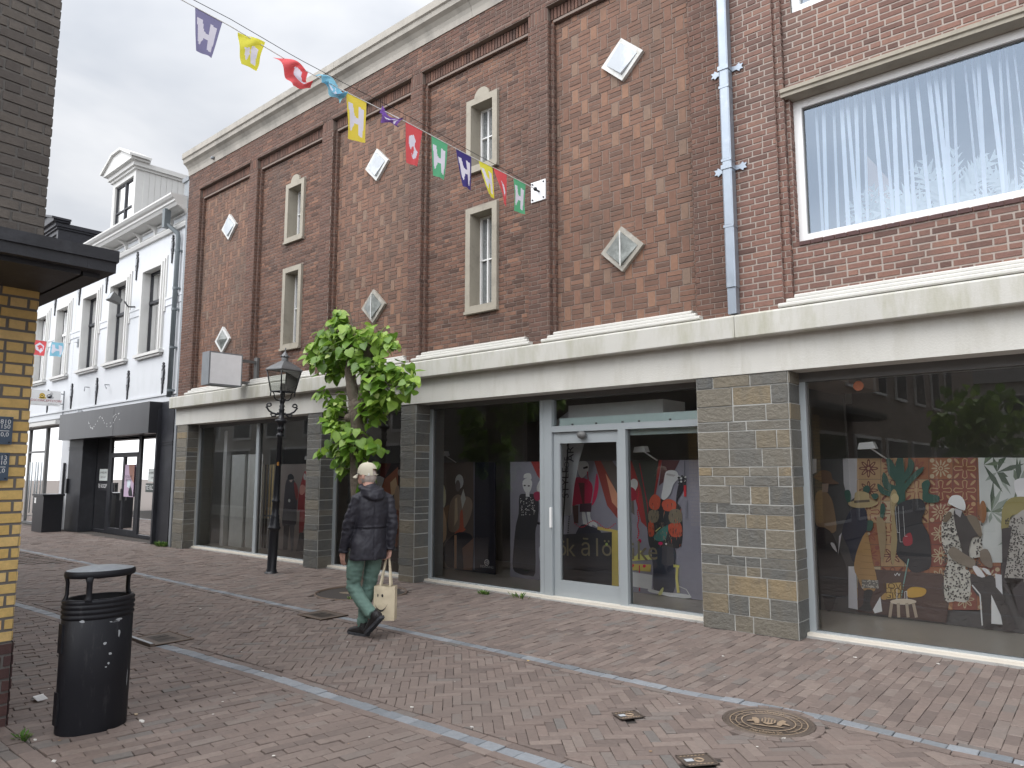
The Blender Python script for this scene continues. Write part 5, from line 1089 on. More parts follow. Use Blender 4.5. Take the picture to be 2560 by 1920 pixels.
# ================================================================ PRINTED DISPLAY PANELS BEHIND THE GLASS
class Art:
    def __init__(s,ox,oy,sc_,Y,g=3.0): s.g=g; s.t=(ox,oy,sc_); s.Y=Y; s.mb=MB(); s.k=0
    def P(s,x,y): return PY(s.t[0]+x/s.t[2],s.t[1]+y/s.t[2],s.Y-.00006*s.k)
    def poly(s,c,*xy,clip=True):
        s.k+=1; pts=[(xy[i],xy[i+1]) for i in range(0,len(xy),2)]; q=[s.P(*p) for p in pts]
        if getattr(s,'bx',None): q=[(min(max(p[0],s.bx[0]),s.bx[1]),p[1],min(max(p[2],s.bx[2]),s.bx[3])) for p in q]
        s.mb.add(q,[tuple(range(len(q)))],F(tuple(min(.85,v*s.g) for v in c)))
    def smooth(s,c,*xy):     # closed Catmull-Rom outline
        pts=[(xy[i],xy[i+1]) for i in range(0,len(xy),2)]; n=len(pts); o=[]
        for i in range(n):
            a,b,d,e=pts[i-1],pts[i],pts[(i+1)%n],pts[(i+2)%n]
            for t in (0,.33,.66): o+=[.5*((2*b[j])+(-a[j]+d[j])*t+(2*a[j]-5*b[j]+4*d[j]-e[j])*t*t+(-a[j]+3*b[j]-3*d[j]+e[j])*t**3) for j in (0,1)]
        s.poly(c,*o)
    def ell(s,c,x,y,rx,ry,n=16,rot=0): s.poly(c,*[v for i in range(n) for v in (x+rx*math.cos(6.2832*i/n)*math.cos(rot)-ry*math.sin(6.2832*i/n)*math.sin(rot),y+rx*math.cos(6.2832*i/n)*math.sin(rot)+ry*math.sin(6.2832*i/n)*math.cos(rot))])
    def line(s,c,w_,*xy):
        pts=[Vector((xy[i],xy[i+1])) for i in range(0,len(xy),2)]
        for a,b in zip(pts,pts[1:]): d=(b-a).normalized(); n=Vector((-d.y,d.x))*w_/2; s.poly(c,*(a+n),*(b+n),*(b-n),*(a-n))
    def text(s,t,size,x,y,c,rot=0):
        s.k+=1; o=s.P(x,y); ca,sa=math.cos(rot),math.sin(rot); text(s.mb,t,size,lambda u,v:(o[0]+u*ca-v*sa,o[1],o[2]+u*sa+v*ca),F(c))
def panel(X0,X1,Y,z0,z1,label,bg,art):
    t=empty('display_panel',((X0+X1)/2,Y,z0),label,'display panel','printed display panels behind the shop windows'); mb=MB(); box(mb,X0,X1,Y+.002,Y+.03,z0,z1,F(bg)); mb.build('board',t)
    art.bx=(X0,X1,z0,z1); return t
DK=(.010,.010,.014)
# leftmost window: birch trunks and two coats
A=Art(400,850,2.764,1.0); X0=A.P(660,900)[0]; t=panel(X0,-12.6,1.0,.05,1.80,'tall printed panel with two coated figures and birch trunks in the leftmost shop window',(.42,.36,.34),A)
A.poly((.06,.055,.05),640,840,838,860,815,1480,620,1440)
for x in (690,720,742,765,785,800): A.line((.26,.20,.10),11,x,850,x-18,1230); A.line((.33,.31,.29),8,x-18,1230,x-28,1440)
A.poly((.05,.05,.055),640,1200,830,1215,825,1225,640,1215)
A.smooth((.035,.032,.04),880,960,905,950,935,985,950,1050,945,1150,940,1270,900,1285,845,1280,855,1130,865,1010); A.smooth((.15,.03,.03),925,985,945,1000,955,1060,945,1110,932,1060); A.ell((.25,.2,.18),905,965,11,18); A.smooth(DK,885,935,908,925,925,945,922,962,885,965)
A.poly(DK,855,1275,895,1280,880,1450,850,1450); A.poly((.04,.04,.05),895,1280,930,1275,920,1455,905,1455); A.ell((.5,.45,.43),893,1110,8,12)
A.smooth((.16,.018,.02),975,985,1000,905,1018,930,1020,990,1030,1060,1015,1200,985,1330,960,1330,965,1180,950,1180,960,1050); A.ell((.45,.38,.35),1000,945,9,24); A.smooth((.35,.13,.11),968,1010,990,1000,1010,1030,985,1070,965,1060)
A.poly(DK,965,1330,1005,1330,1005,1460,940,1460); A.line((.012,.012,.014),8,1012,1000,1030,1200)
A.text('info',.09,650,960,(.6,.6,.6)); A.mb.build('print',t)
# second window
A=Art(780,1150,3.53,1.2); t=panel(-11.2,-8.9,1.2,.05,1.80,'printed panel with cream and dark red drapes, behind the walking man and lime tree trunk',(.05,.03,.028),A)
A.poly((.42,.38,.31),525,140,645,140,600,290,575,330,525,260); A.poly((.15,.05,.025),640,170,760,60,760,220,690,320,640,300,600,290); A.poly((.30,.20,.12),690,200,740,150,760,260,700,330); A.poly((.06,.015,.012),600,30,700,20,640,160,600,140)
A.smooth((.20,.14,.10),735,260,765,230,775,400,765,560,730,620,720,520,715,400); A.smooth((.14,.05,.03),730,480,765,450,760,740,725,750,715,620); A.ell((.16,.14,.13),770,110,14,28); A.line((.2,.18,.17),4,745,620,700,660,715,690,735,640)
A.text('Rossini',.12,640,-90,(.45,.45,.45)); A.mb.build('print',t)
# third window: cape figure on navy ground
A=Art(1000,900,2.765,1.2); X0=A.P(150,900)[0]; X1=A.P(655,900)[0]; t=panel(X0,X1,1.2,.05,1.80,'dark navy printed panel with a caped figure and a round white logo',(.028,.03,.05),A)
A.poly((.06,.045,.04),240,700,520,700,500,1450,240,1430); A.smooth((.34,.27,.18),240,850,285,840,312,890,318,960,305,1020,265,1030,240,1010); A.smooth((.28,.20,.12),240,1100,300,1020,320,1120,315,1240,255,1280,240,1200); A.poly((.12,.07,.04),300,1020,340,1000,325,1130)
A.line((.42,.34,.25),3,250,860,303,1020,315,900)
A.smooth((.16,.12,.09),350,980,390,930,430,940,480,950,500,990,495,1050,470,1120,430,1180,390,1190,340,1180,335,1080); A.poly((.30,.23,.16),380,960,395,950,400,1100,375,1150); A.poly((.40,.34,.26),420,950,438,890,455,960,430,1030); A.smooth((.26,.06,.035),415,1060,432,1040,440,1150,455,1170,430,1190,385,1215,380,1190,410,1160)
A.ell((.36,.33,.30),410,840,29,50); A.ell((.10,.085,.08),400,870,17,40); A.smooth(DK,370,1210,430,1190,500,1220,490,1350,440,1440,330,1430,300,1300); A.poly((.28,.17,.10),375,1210,392,1210,392,1440,375,1440); A.poly((.10,.055,.04),430,1300,510,1230,500,1455,440,1450)
A.ell((.62,.63,.66),600,1400,17,22,24); A.ell((.02,.022,.036),600,1400,13,17,24); A.ell((.62,.63,.66),602,1400,9,11,20); A.ell((.02,.022,.036),600,1400,6,8,16); A.line((.62,.63,.66),3,586,1400,602,1400)
A.text('DESIGNING',.055,600,1430,(.6,.6,.62)); A.line((.09,.10,.13),5,512,700,512,1450); A.mb.build('print',t)
# long pale panel from the gap to the pier: black dress, red jacket, fur vest
A=Art(1000,900,2.765,1.2); X0=A.P(762,900)[0]; X1=PY(1340+1030/2.475,1200,1.2)[0]; t=panel(X0,X1,1.2,.05,1.80,'long pale printed panel of three posed figures with red drapes behind the entrance door',(.36,.35,.42),A)
A.poly((.16,.02,.02),905,697,1080,697,1080,900,1005,870,950,800); A.poly((.25,.04,.03),960,760,985,700,1010,700,1000,800)
A.smooth((.018,.018,.022),825,940,860,925,900,925,945,935,960,1000,955,1080,950,1130,935,1200,935,1470,890,1490,830,1480,780,1440,785,1300,800,1150,820,1060); rs=random.Random(8)
for i in range(60): x=rs.uniform(832,935); y=rs.uniform(940,1075); A.ell((.36,.33,.28),x,y,rs.uniform(2,5),rs.uniform(2,4),6)
A.smooth((.42,.40,.39),848,840,880,815,910,835,912,870,895,915,870,918,852,885); A.ell(DK,862,868,8,5); A.ell(DK,890,870,8,5); A.smooth((.40,.38,.34),855,815,860,790,885,782,905,790,908,825,880,815); A.poly((.34,.33,.32),868,905,895,905,895,945,870,945)
A.smooth((.45,.43,.44),945,880,960,840,975,832,980,860,965,910,950,915); A.smooth((.16,.015,.04),925,920,960,910,975,950,950,975,930,960); A.line((.30,.22,.08),12,975,760,990,830,990,1080); A.smooth((.25,.26,.33),960,1300,1000,1280,1030,1400,1000,1500,970,1400); A.line(DK,5,980,830,985,1220); A.poly(DK,950,1120,1000,1125,1000,1145,945,1135)
A.t=(1340,900,2.475); BG=(.30,.28,.35)
A.poly((.13,.025,.02),360,620,460,620,560,850,520,1000,440,900); A.poly((.28,.13,.08),430,700,520,850,560,900,540,960,470,880); A.poly((.06,.05,.045),400,620,470,620,600,800,610,960,540,900); A.poly((.15,.02,.02),560,620,780,620,700,1050,650,1000,590,760)
A.poly((.05,.02,.022),780,620,890,620,850,700,760,780); A.poly((.03,.035,.03),590,620,760,620,720,900,690,1060,650,800)
A.smooth((.20,.008,.03),215,760,255,725,320,740,350,780,345,850,330,900,300,890,250,895,220,900,210,820); A.smooth((.26,.012,.04),345,900,360,800,375,700,388,760,375,850); A.poly((.06,.01,.015),262,760,290,900,300,900,300,760)
A.smooth((.55,.52,.52),258,660,270,628,300,622,325,645,322,690,300,720,280,730,262,700); A.poly(DK,290,665,318,655,322,668,295,675); A.line((.22,.015,.03),6,318,690,325,760); A.poly((.04,.02,.02),225,900,262,900,262,1010,235,1010)
A.smooth((.50,.48,.48),283,940,300,935,312,985,320,1040,305,1060,295,1040); A.smooth((.52,.50,.50),312,930,332,930,340,985,375,1010,378,1035,350,1020,340,1045,328,1020); A.poly((.03,.012,.02),272,890,345,885,340,940,270,940)
A.smooth((.016,.016,.024),240,1100,280,1020,340,1030,400,1060,420,1150,420,1300,400,1400,230,1380,235,1250); A.smooth((.30,.30,.30),235,1280,280,1300,320,1310,300,1328,245,1315); A.smooth(DK,235,1275,260,1270,290,1300,240,1300); A.smooth((.28,.28,.28),420,1290,455,1280,465,1310,430,1318)
A.poly((.02,.02,.024),150,1080,470,1065,470,1400,150,1360); A.poly((.28,.22,.06),470,1060,512,1055,515,1400,470,1395); A.poly((.28,.22,.06),380,1030,512,1055,512,1070,380,1050); A.line((.25,.19,.05),10,150,1060,150,1360)
for i in range(26): A.ell((.25,.01,.025),240+i*10,1010+22*math.sin(i*.4)+i*.6,4,4,6)
A.smooth((.45,.43,.42),150,680,185,670,190,740,165,800,150,850); A.line((.35,.27,.12),14,195,670,200,900); A.poly((.40,.30,.24),148,850,210,855,210,920,148,920)
for i in range(22): A.ell(DK,210-i*1.0,900+i*14,4,5,6)
A.smooth((.42,.36,.34),580,760,600,735,625,745,628,780,600,830,580,820); A.smooth((.16,.01,.02),580,790,610,800,625,850,600,870,580,860)
for i in range(24): A.ell((.24,.01,.02),632+4*math.sin(i),800+i*13,5,6,6)
A.line((.18,.01,.02),5,640,640,690,900,700,1060); A.ell((.35,.01,.04),641,1120,11,13); A.poly((.40,.31,.10),585,1215,715,1205,715,1235,585,1245); A.poly((.26,.20,.05),585,1260,712,1265,708,1310,585,1300); A.poly((.34,.27,.08),600,1240,640,1180,660,1180,650,1240)
A.ell((.45,.01,.03),597,1272,10,10); A.ell((.45,.01,.03),670,1275,10,10); A.line((.22,.01,.03),7,640,1270,640,1430); A.line((.08,.02,.02),4,650,1320,700,1420); A.poly((.38,.37,.40),590,1310,720,1330,715,1420,590,1400)
A.smooth((.022,.024,.034),720,1160,790,1120,860,1160,858,1300,850,1440,735,1440,725,1300)
A.smooth((.020,.020,.022),700,900,740,850,800,870,880,890,905,1000,903,1130,870,1165,800,1150,720,1170,695,1120,690,1000)
for c_,pp in (((.24,.045,.025),(705,860,735,830,770,860,760,920,720,925,700,900)),((.26,.05,.028),(780,880,820,860,865,880,860,930,810,935,785,920)),((.22,.04,.02),(695,1010,725,1005,730,1080,700,1090)),((.24,.045,.025),(820,1020,890,1005,903,1085,850,1095,825,1070)),((.10,.085,.06),(700,935,760,935,750,1000,700,1000)),((.10,.085,.06),(830,930,895,930,900,1000,830,1005)),((.03,.09,.08),(735,1080,815,1020,800,1110,740,1115))): A.smooth(c_,*pp)
rs=random.Random(2)
for i in range(110):
    x=rs.uniform(700,898); y=rs.uniform(880,1155); c_=rs.choice([(.28,.06,.03),(.015,.015,.016),(.14,.11,.07),(.015,.015,.016),(.05,.05,.045)]); A.poly(c_,x,y,x+4,y,x+rs.uniform(-2,5),y+rs.uniform(14,30))
A.smooth((.48,.46,.46),800,700,830,682,870,690,882,730,850,770,830,830,795,865,775,850,785,790); A.poly((.2,.19,.19),808,700,865,712,850,722,805,712); A.smooth(DK,870,830,885,760,905,720,930,730,920,790,885,850,868,890)
for i in range(16): A.ell((.02,.02,.022) if i%3 else (.42,.42,.45),rs.uniform(880,928),rs.uniform(715,775),7,7,7)
A.line((.24,.015,.02),16,922,775,922,845); A.line((.10,.10,.12),14,928,870,930,980); A.line((.05,.05,.06),3,918,620,920,720); A.line((.34,.30,.10),5,740,1060,770,1035)
A.poly((.34,.27,.08),850,1265,888,1270,886,1285,850,1282); A.poly((.32,.25,.08),866,1285,882,1285,878,1350,890,1440,872,1440,862,1350)
A.smooth((.55,.54,.56),700,1415,760,1430,830,1440,930,1450,960,1470,880,1478,790,1455,700,1435); A.line((.3,.3,.28),5,885,1400,930,1420,960,1470); A.smooth((.45,.28,.12),755,1450,780,1410,790,1415,775,1455); A.ell((.35,.01,.06),770,1135,14,10); A.ell((.6,.5,.5),805,1138,6,6)
for ch,x in (('ö',160),('k',212),('ā',308),('l',378),('ö',438),('i',600),('k',655),('e',722)): A.text(ch,.36 if ch in 'kl' else .34,x,1165 if x<500 else 1185,(.30,.26,.17))
A.ell((.16,.20,.05),437,1140,8,9); A.mb.build('print',t)
# right window: hats, tiles, leopard coats
A=Art(1980,880,2.1276,1.55,1.7); X0=A.P(108,800)[0]; t=panel(X0,1.3,1.55,.05,1.80,'wide printed panel of hats, cactus, tiles and leopard coats in the right shop window',(.10,.095,.095),A)
A.poly((.34,.33,.34),270,562,350,562,350,760,300,800,275,700); A.poly((.42,.41,.42),108,562,130,562,130,640,108,650)
TC=[(.30,.19,.10),(.17,.05,.035),(.33,.26,.17),(.22,.085,.04),(.10,.03,.025)]; rs=random.Random(6)
x=345; row=0
for y0 in range(562,1260,116):
    for j,x0 in enumerate(range(345,1010,128)):
        a,b=rs.choice([0,2,0,3]),rs.choice([1,4,1]); cx,cy=x0+62,y0+57
        if x0>720: b=rs.choice([0,2]); a=rs.choice([1,3])
        A.poly(TC[a],x0,y0,x0+126,y0,x0+126,y0+114,x0,y0+114)
        kind=rs.randrange(3)
        if kind==0:
            for i in range(12): an=i*math.pi/6; A.ell(TC[b],cx+34*math.cos(an),cy+31*math.sin(an),17,4.5,8,an)
            A.ell(TC[b],cx,cy,13,12,12); A.ell(TC[a],cx,cy,7,6,10)
            for i in range(4): an=math.pi/4+i*math.pi/2; A.ell(TC[b],cx+72*math.cos(an)*.9,cy+66*math.sin(an)*.9,13,12,8)
        elif kind==1:
            for i in range(8): an=i*math.pi/4; A.ell(TC[b],cx+28*math.cos(an),cy+26*math.sin(an),24,9,10,an); A.ell(TC[a],cx+30*math.cos(an),cy+28*math.sin(an),14,4,8,an)
            A.ell(TC[(b+1)%5],cx,cy,9,9,8)
        else:
            for i in range(4):
                an=i*math.pi/2; A.line(TC[b],5,cx+14*math.cos(an-.6),cy+14*math.sin(an-.6),cx+52*math.cos(an-.25),cy+48*math.sin(an-.25),cx+60*math.cos(an),cy+54*math.sin(an),cx+52*math.cos(an+.25),cy+48*math.sin(an+.25),cx+14*math.cos(an+.6),cy+14*math.sin(an+.6))
                A.ell(TC[b],cx+62*math.cos(an+.785),cy+56*math.sin(an+.785),20,7,8,an+.785)
A.poly((.06,.035,.03),350,1150,800,1180,840,1300,820,1440,350,1380)
A.poly((.40,.41,.40),990,562,1260,562,1260,1120,1010,1120)
for i in range(46):
    bx_,by_=rs.choice(((1090,640),(1060,850),(1180,980),(1020,600),(1200,700))); an=rs.uniform(0,6.28); r=rs.uniform(60,190); w2=rs.uniform(6,16); p=Vector((bx_,by_)); d=Vector((math.cos(an),math.sin(an))); n=Vector((-d.y,d.x))*w2
    if p.x+d.x*r<1000: continue
    A.poly(rs.choice([(.05,.07,.05),(.10,.13,.09),(.20,.23,.20)]),*p,*(p+d*r*.5+n),*(p+d*r),*(p+d*r*.5-n))
# cactus
GC=(.02,.06,.045)
A.smooth(GC,560,562,590,562,600,700,600,900,575,980,560,800,548,650)
for pp in ((500,562,530,575,560,640,555,690,515,650,505,600),(485,640,505,660,520,700,560,715,560,745,500,730,480,690),(455,700,480,715,500,735,560,750,560,775,490,760,460,735),(620,562,650,590,640,640,600,690,590,660,615,610),(600,700,650,640,700,610,690,640,640,690,600,740),(690,700,720,680,735,700,725,750,780,765,775,800,700,795,695,740),(470,820,485,805,497,830,485,880,470,890),(380,720,405,710,415,735,395,760,380,745),(280,740,305,735,315,770,305,810,285,780),(420,760,450,752,460,770,440,785),(395,900,430,900,425,945,398,950)): A.smooth(GC,*pp)
# figure far left
A.smooth((.20,.13,.075),125,760,165,735,205,770,225,840,235,950,180,960,160,940,120,900); A.smooth((.12,.07,.045),125,655,160,628,205,640,215,675,250,700,180,700,115,668); A.poly((.25,.18,.14),160,700,195,700,190,745,160,745); A.smooth((.02,.018,.02),120,960,200,950,250,1050,290,1150,300,1290,240,1300,215,1370,180,1370,160,1290,110,1280); A.smooth((.45,.43,.44),205,1015,225,1020,240,1065,215,1040); A.poly((.42,.40,.42),250,980,265,960,245,1080)
A.poly((.45,.44,.46),300,1140,340,1140,350,1370,300,1360)
# big hat figure
A.smooth((.018,.02,.035),300,860,330,830,380,825,400,870,395,960,350,1100,320,1110,300,1040,265,960); A.smooth((.30,.23,.12),300,800,330,790,335,750,370,740,410,755,415,785,460,800,430,822,360,830,310,820); A.poly((.08,.06,.04),330,790,412,785,414,798,330,803)
A.smooth((.28,.16,.06),390,960,410,1000,430,1120,450,1200,440,1270,380,1265,350,1200,330,1150,345,1060); 
for i in range(8): A.line((.20,.11,.04),3,392-i*6,980+i*34,420+i*4,985+i*34)
A.poly((.12,.11,.10),370,1210,460,1215,460,1258,372,1256); A.smooth((.02,.02,.022),385,1270,430,1270,415,1330,425,1380,360,1375,350,1368,378,1340)
for i in range(40): A.ell((.36,.33,.28),rs.uniform(373,458),rs.uniform(1213,1256),4,3,6)
A.poly((.5,.5,.5),430,1370,470,1300,480,1380,440,1390)
# middle dark figure with bags
A.smooth((.018,.018,.022),540,860,580,800,680,780,710,830,690,900,730,980,740,1130,700,1165,640,1170,600,1120,560,1080,540,980); A.smooth((.24,.18,.09),520,780,540,730,560,760,545,850,560,1000,540,1130,525,1080,530,900); A.ell((.35,.28,.15),548,778,20,26); A.smooth((.22,.02,.03),590,990,630,960,640,1020,600,1030)
A.smooth((.22,.16,.09),450,880,490,900,500,1000,480,1120,460,1000)
for x,y in ((560,960),(600,980),(575,1010)): A.line((.4,.4,.4),2,x-10,820,x,y,x+14,y)
A.line((.12,.22,.20),6,620,1100,600,1200,578,1320)
# stool, books, cushion
A.poly((.34,.22,.07),502,1230,580,1226,582,1308,504,1314); A.text('LOVE',.095,545,1248,(.12,.06,.02)); A.text('TO',.095,547,1272,(.12,.06,.02)); A.text('GIVE',.095,545,1297,(.12,.06,.02))
A.smooth((.42,.24,.04),610,1270,640,1250,700,1255,715,1275,690,1300,620,1305); A.smooth((.30,.18,.06),475,1300,500,1280,502,1315,478,1315)
A.ell((.45,.38,.30),592,1328,70,16,20)
for a,b in ((530,520),(565,568),(610,618),(645,662)): A.line((.30,.24,.18),16,a,1335,b,1412)
A.line((.6,.6,.58),3,545,1180,550,1190,560,1175,570,1190,575,1178); A.line((.6,.6,.58),3,558,1260,558,1320); A.line((.6,.6,.58),3,600,1310,600,1275,610,1272,612,1318)
# seated figure
A.smooth((.42,.40,.36),830,850,860,830,900,880,960,870,1010,920,1005,1000,1020,1080,960,1100,920,1150,950,1180,940,1320,870,1325,815,1320,810,1180,830,1100,800,1030,795,930,805,880)
for i in range(620):
    x=rs.uniform(800,1010); y=rs.uniform(870,1320)
    if (x>905 and 900<y<1120 and x<965): continue
    if y>1150 and x>945: continue
    A.ell(rs.choice([(.03,.028,.027),(.06,.05,.045)]),x,y,rs.uniform(3,7),rs.uniform(2.5,5),7,rs.uniform(0,3))
A.smooth((.035,.03,.03),860,850,890,830,920,870,960,880,1000,930,1005,975,960,990,940,1060,950,1110,915,1090,890,1000,870,930); A.smooth((.12,.09,.06),800,900,830,850,850,860,830,900); A.smooth((.13,.10,.07),930,870,985,880,1010,960,1000,985,960,930)
A.smooth((.16,.13,.10),830,1060,860,1035,920,1075,975,1110,960,1150,900,1130,850,1100); A.smooth((.14,.11,.085),1000,1060,1040,1050,1065,1110,1060,1150,1010,1120)
A.smooth((.55,.54,.57),830,800,850,765,895,765,920,800,920,840,890,835,850,815); A.poly((.30,.29,.30),865,830,905,845,895,880,870,860)
A.smooth((.50,.49,.50),960,1145,985,1140,1020,1180,1028,1215,990,1195); A.smooth((.48,.47,.48),1010,1150,1040,1155,1060,1185,1035,1180)
A.smooth((.03,.026,.026),950,1180,1010,1200,1070,1190,1110,1280,1160,1380,1190,1470,1120,1475,1060,1330,1060,1460,1010,1455,1010,1330,960,1260); A.line((.55,.54,.55),7,958,1240,1000,1290,1012,1455); A.poly((.5,.5,.52),1060,1290,1110,1400,1120,1450,1060,1445); A.poly((.45,.45,.47),1080,1180,1115,1185,1120,1290,1085,1250)
# right standing figure
A.smooth((.50,.49,.50),1180,700,1200,675,1240,675,1260,720,1240,765,1200,770); A.smooth((.20,.17,.06),1120,830,1150,785,1200,770,1260,780,1260,850,1170,870,1150,940,1115,950,1115,880); A.smooth((.30,.28,.26),1160,900,1200,860,1260,860,1260,1200,1130,1210,1130,1050,1150,960)
for i in range(230): A.ell((.03,.027,.025),rs.uniform(1135,1232),rs.uniform(880,1205),rs.uniform(3,6),rs.uniform(2.5,5),7,rs.uniform(0,3))
A.poly((.03,.025,.028),1115,940,1170,930,1130,1200,1180,1290,1210,1400,1240,1430,1240,1290,1232,1205,1150,1290,1120,1230); A.ell((.20,.09,.04),1015,850,20,60)
A.mb.build('print',t)
# feather banner, spotlights
bn=empty('feather_banner',(-6.0,.75,.045),'white feather banner with dark vertical lettering standing inside behind the shop door','banner')
ab=Art(1340,900,2.475,.75); ab.k=0; pts=[ab.P(*p) for p in ((130,370),(200,318),(290,310),(328,325),(318,420),(285,560),(262,640),(235,780),(215,960),(150,960),(120,700))]
n_=len(pts); ab.mb.add(pts+[(p[0],p[1]+.008,p[2]) for p in pts],[tuple(range(n_)),tuple(range(2*n_-1,n_-1,-1))]+[(i,(i+1)%n_,n_+(i+1)%n_,n_+i) for i in range(n_)],F((.55,.56,.58))); ab.mb.build('cloth',bn)
mb=MB(); tube(mb,[ab.P(205,440),ab.P(170,960),ab.P(150,1390)],.012,BLKP,6); box(mb,ab.P(150,1390)[0]-.2,ab.P(150,1390)[0]+.2,.6,.9,.047,.06,BLKP); mb.build('pole',bn)
mb=MB(); 
for s_,x,y,sz,c_ in (('ART',215,560,.17,(.03,.03,.06)),('OF',193,635,.12,(.03,.03,.06)),('STYLE',185,760,.16,(.05,.03,.05))):
    o=ab.P(x,y); text(mb,s_,sz,lambda u,v:(o[0]-v,.745,o[2]+u),F(c_))
mb.build('lettering',bn)
for i,(x,y,Y,ox,oy,s_,lab) in enumerate(((650,555,.8,1340,900,2.475,'white spotlight on an arm high inside the pane right of the door'),(400,500,1.3,1980,880,2.1276,'white spotlight on an arm high in the left part of the right shop window'),(300,650,.95,1000,900,2.765,'small white spotlight on an arm beside the navy panel'),(1030,815,.95,400,850,2.764,'small white spotlight above the two coated figures'))):
    p=PY(ox+x/s_,oy+y/s_,Y); t=empty('spotlight',p,lab,'spotlight','spotlights inside the shop windows'); mb=MB(); X,Yy,Zz=p
    prism(mb,[(-.09,-.035),(-.07,.035),(.07,.045),(.10,-.03)],lambda a,b:(X+a,Yy-.05,Zz+b),lambda a,b:(X+a,Yy+.05,Zz+b),WHITEP); mb.build('head',t)
    mb=MB(); tube(mb,[(X,Yy,Zz),(X+.15,Yy+.15,Zz-.14)],.009,WHITEP,6); mb.build('arm',t)
mb=MB(); o=PY(1980+353/2.1276,880+180/2.1276,.315); mb.add([(o[0]+.05*math.cos(i/3),o[1],o[2]+.05*math.sin(i/3)) for i in range(19)],[tuple(range(19))],F((.28,.09,.04))); tag(mb.build('sticker',loc=o),'small round rust-coloured sticker near the top left of the right shop window','sticker')

# ================================================================ THE WALKING MAN
MX,MY=-6.13,-2.68; Rr=Vector((.616,.788,0)); Aa=Vector((-.788,.616,0))
def pp(l,a,z): return Vector((MX,MY,0))+Rr*l+Aa*a+Vector((0,0,z))
def vv(l,a,z=0): return Rr*l+Aa*a+Vector((0,0,z))
SKIN=M('skin',(.56,.33,.26),.55,var=.12,vs=25,bs=90,bstr=.1,spec=.4); HAIRM=M('grey_hair',(.42,.36,.32),.8,var=.3,vs=60,bs=200,bstr=.4)
JACK=M('navy_jacket_cloth',(.019,.0185,.027),.62,var=.25,vs=12,bs=70,bstr=.15,spec=.5); TROU=M('green_trousers_cloth',(.115,.19,.16),.85,var=.12,vs=18,bs=300,bstr=.2)
CAPM=M('cream_cap_cloth',(.56,.52,.41),.85,var=.08,bs=300,bstr=.3); SHOE=M('black_shoe_leather',(.016,.014,.015),.55,var=.3,vs=30,bstr=.3); SOLE=M('shoe_sole',(.045,.047,.055),.8,var=.4,vs=50,bs=90,bstr=.8,bd=.01); LACE=F((.45,.03,.03)); TOTE=M('cotton_canvas',(.58,.50,.36),.9,var=.08,vs=8,bs=300,bstr=.3,dirt=(.48,.40,.27),dirtpos=(.5,.8),dscale=7)
man=empty('person',(MX,MY,0),'man walking away in cream cap, dark navy jacket and green trousers, carrying a tote bag','person')
tex=bpy.data.textures.new('folds','CLOUDS'); tex.noise_scale=.055; tex.noise_depth=2
def solid(mb,name,parent,vox=.009,sm=4,disp=0,loc=None):
    o=mb.build(name,parent,loc); me=o.data
    r=o.modifiers.new('r','REMESH'); r.mode='VOXEL'; r.voxel_size=vox; r.use_smooth_shade=True
    if sm: q=o.modifiers.new('s','SMOOTH'); q.iterations=sm; q.factor=.6
    if disp: d=o.modifiers.new('d','DISPLACE'); d.texture=tex; d.strength=disp; d.mid_level=.5; d.texture_coords='LOCAL'
    dg=bpy.context.evaluated_depsgraph_get(); e=o.evaluated_get(dg); nm_=bpy.data.meshes.new_from_object(e); mats=list(me.materials); o.modifiers.clear(); o.data=nm_
    if not nm_.materials: 
        for m in mats: nm_.materials.append(m)
    for p in nm_.polygons: p.use_smooth=True
    return o
TS=vv(math.cos(R(26)),math.sin(R(26)))       # shoulder line of the torso
HS=vv(math.cos(R(34)),math.sin(R(34)))
# body: one continuous surface
hd=vv(-math.sin(R(58)),math.cos(R(58))); hl=vv(-math.cos(R(58)),-math.sin(R(58)))     # head facing / towards its left ear
mb=MB(); hc=pp(-.028,.02,1.615)
ballv=lambda c,rf,rl,rz,mat=SKIN:None
def ellip(mb,c,rf,rl,rz,mat,n=14,m=10,f=None,l=None,tilt=0):
    f=f or hd; l=l or hl; vs=[]
    for j in range(m+1):
        p=math.pi*j/m
        for i in range(n):
            a=2*math.pi*i/n; vs.append(tuple(c+f*(rf*math.sin(p)*math.cos(a))+l*(rl*math.sin(p)*math.sin(a))+Vector((0,0,-rz*math.cos(p)))))
    mb.add(vs,[(j*n+i,j*n+(i+1)%n,(j+1)*n+(i+1)%n,(j+1)*n+i) for j in range(m) for i in range(n)],mat,.5,True)
ellip(mb,hc,.098,.077,.112,SKIN); ellip(mb,hc+hd*.045+Vector((0,0,-.055)),.055,.052,.06,SKIN); ellip(mb,hc+hd*.104+Vector((0,0,-.012)),.020,.012,.024,SKIN)   # skull, jaw, nose
ellip(mb,hc+hd*.088+Vector((0,0,-.052)),.014,.024,.010,SKIN)
for s in (1,-1): ellip(mb,hc+hl*.080*s+hd*-.005+Vector((0,0,-.012)),.020,.010,.034,SKIN)
tube(mb,[hc+hd*-.02+Vector((0,0,-.06)),pp(-.008,-.005,1.48),pp(.01,-.01,1.40)],[.058,.060,.075],SKIN,14)
tube(mb,[pp(.03,-.01,1.42),pp(.035,-.01,1.30),pp(.03,-.01,1.08),pp(.015,0,.95),pp(.01,0,.86)],[(.12,.08),(.14,.10),(.13,.09),(.14,.10),(.12,.09)],SKIN,16,side=TS)
LArm=[pp(-.115,-.075,1.375),pp(-.195,-.045,1.12),pp(-.243,.02,.845)]; RArm=[pp(.185,.075,1.375),pp(.243,.035,1.12),pp(.222,.055,.865)]
for A_ in (LArm,RArm): tube(mb,A_,[.045,.036,.026],SKIN,10)
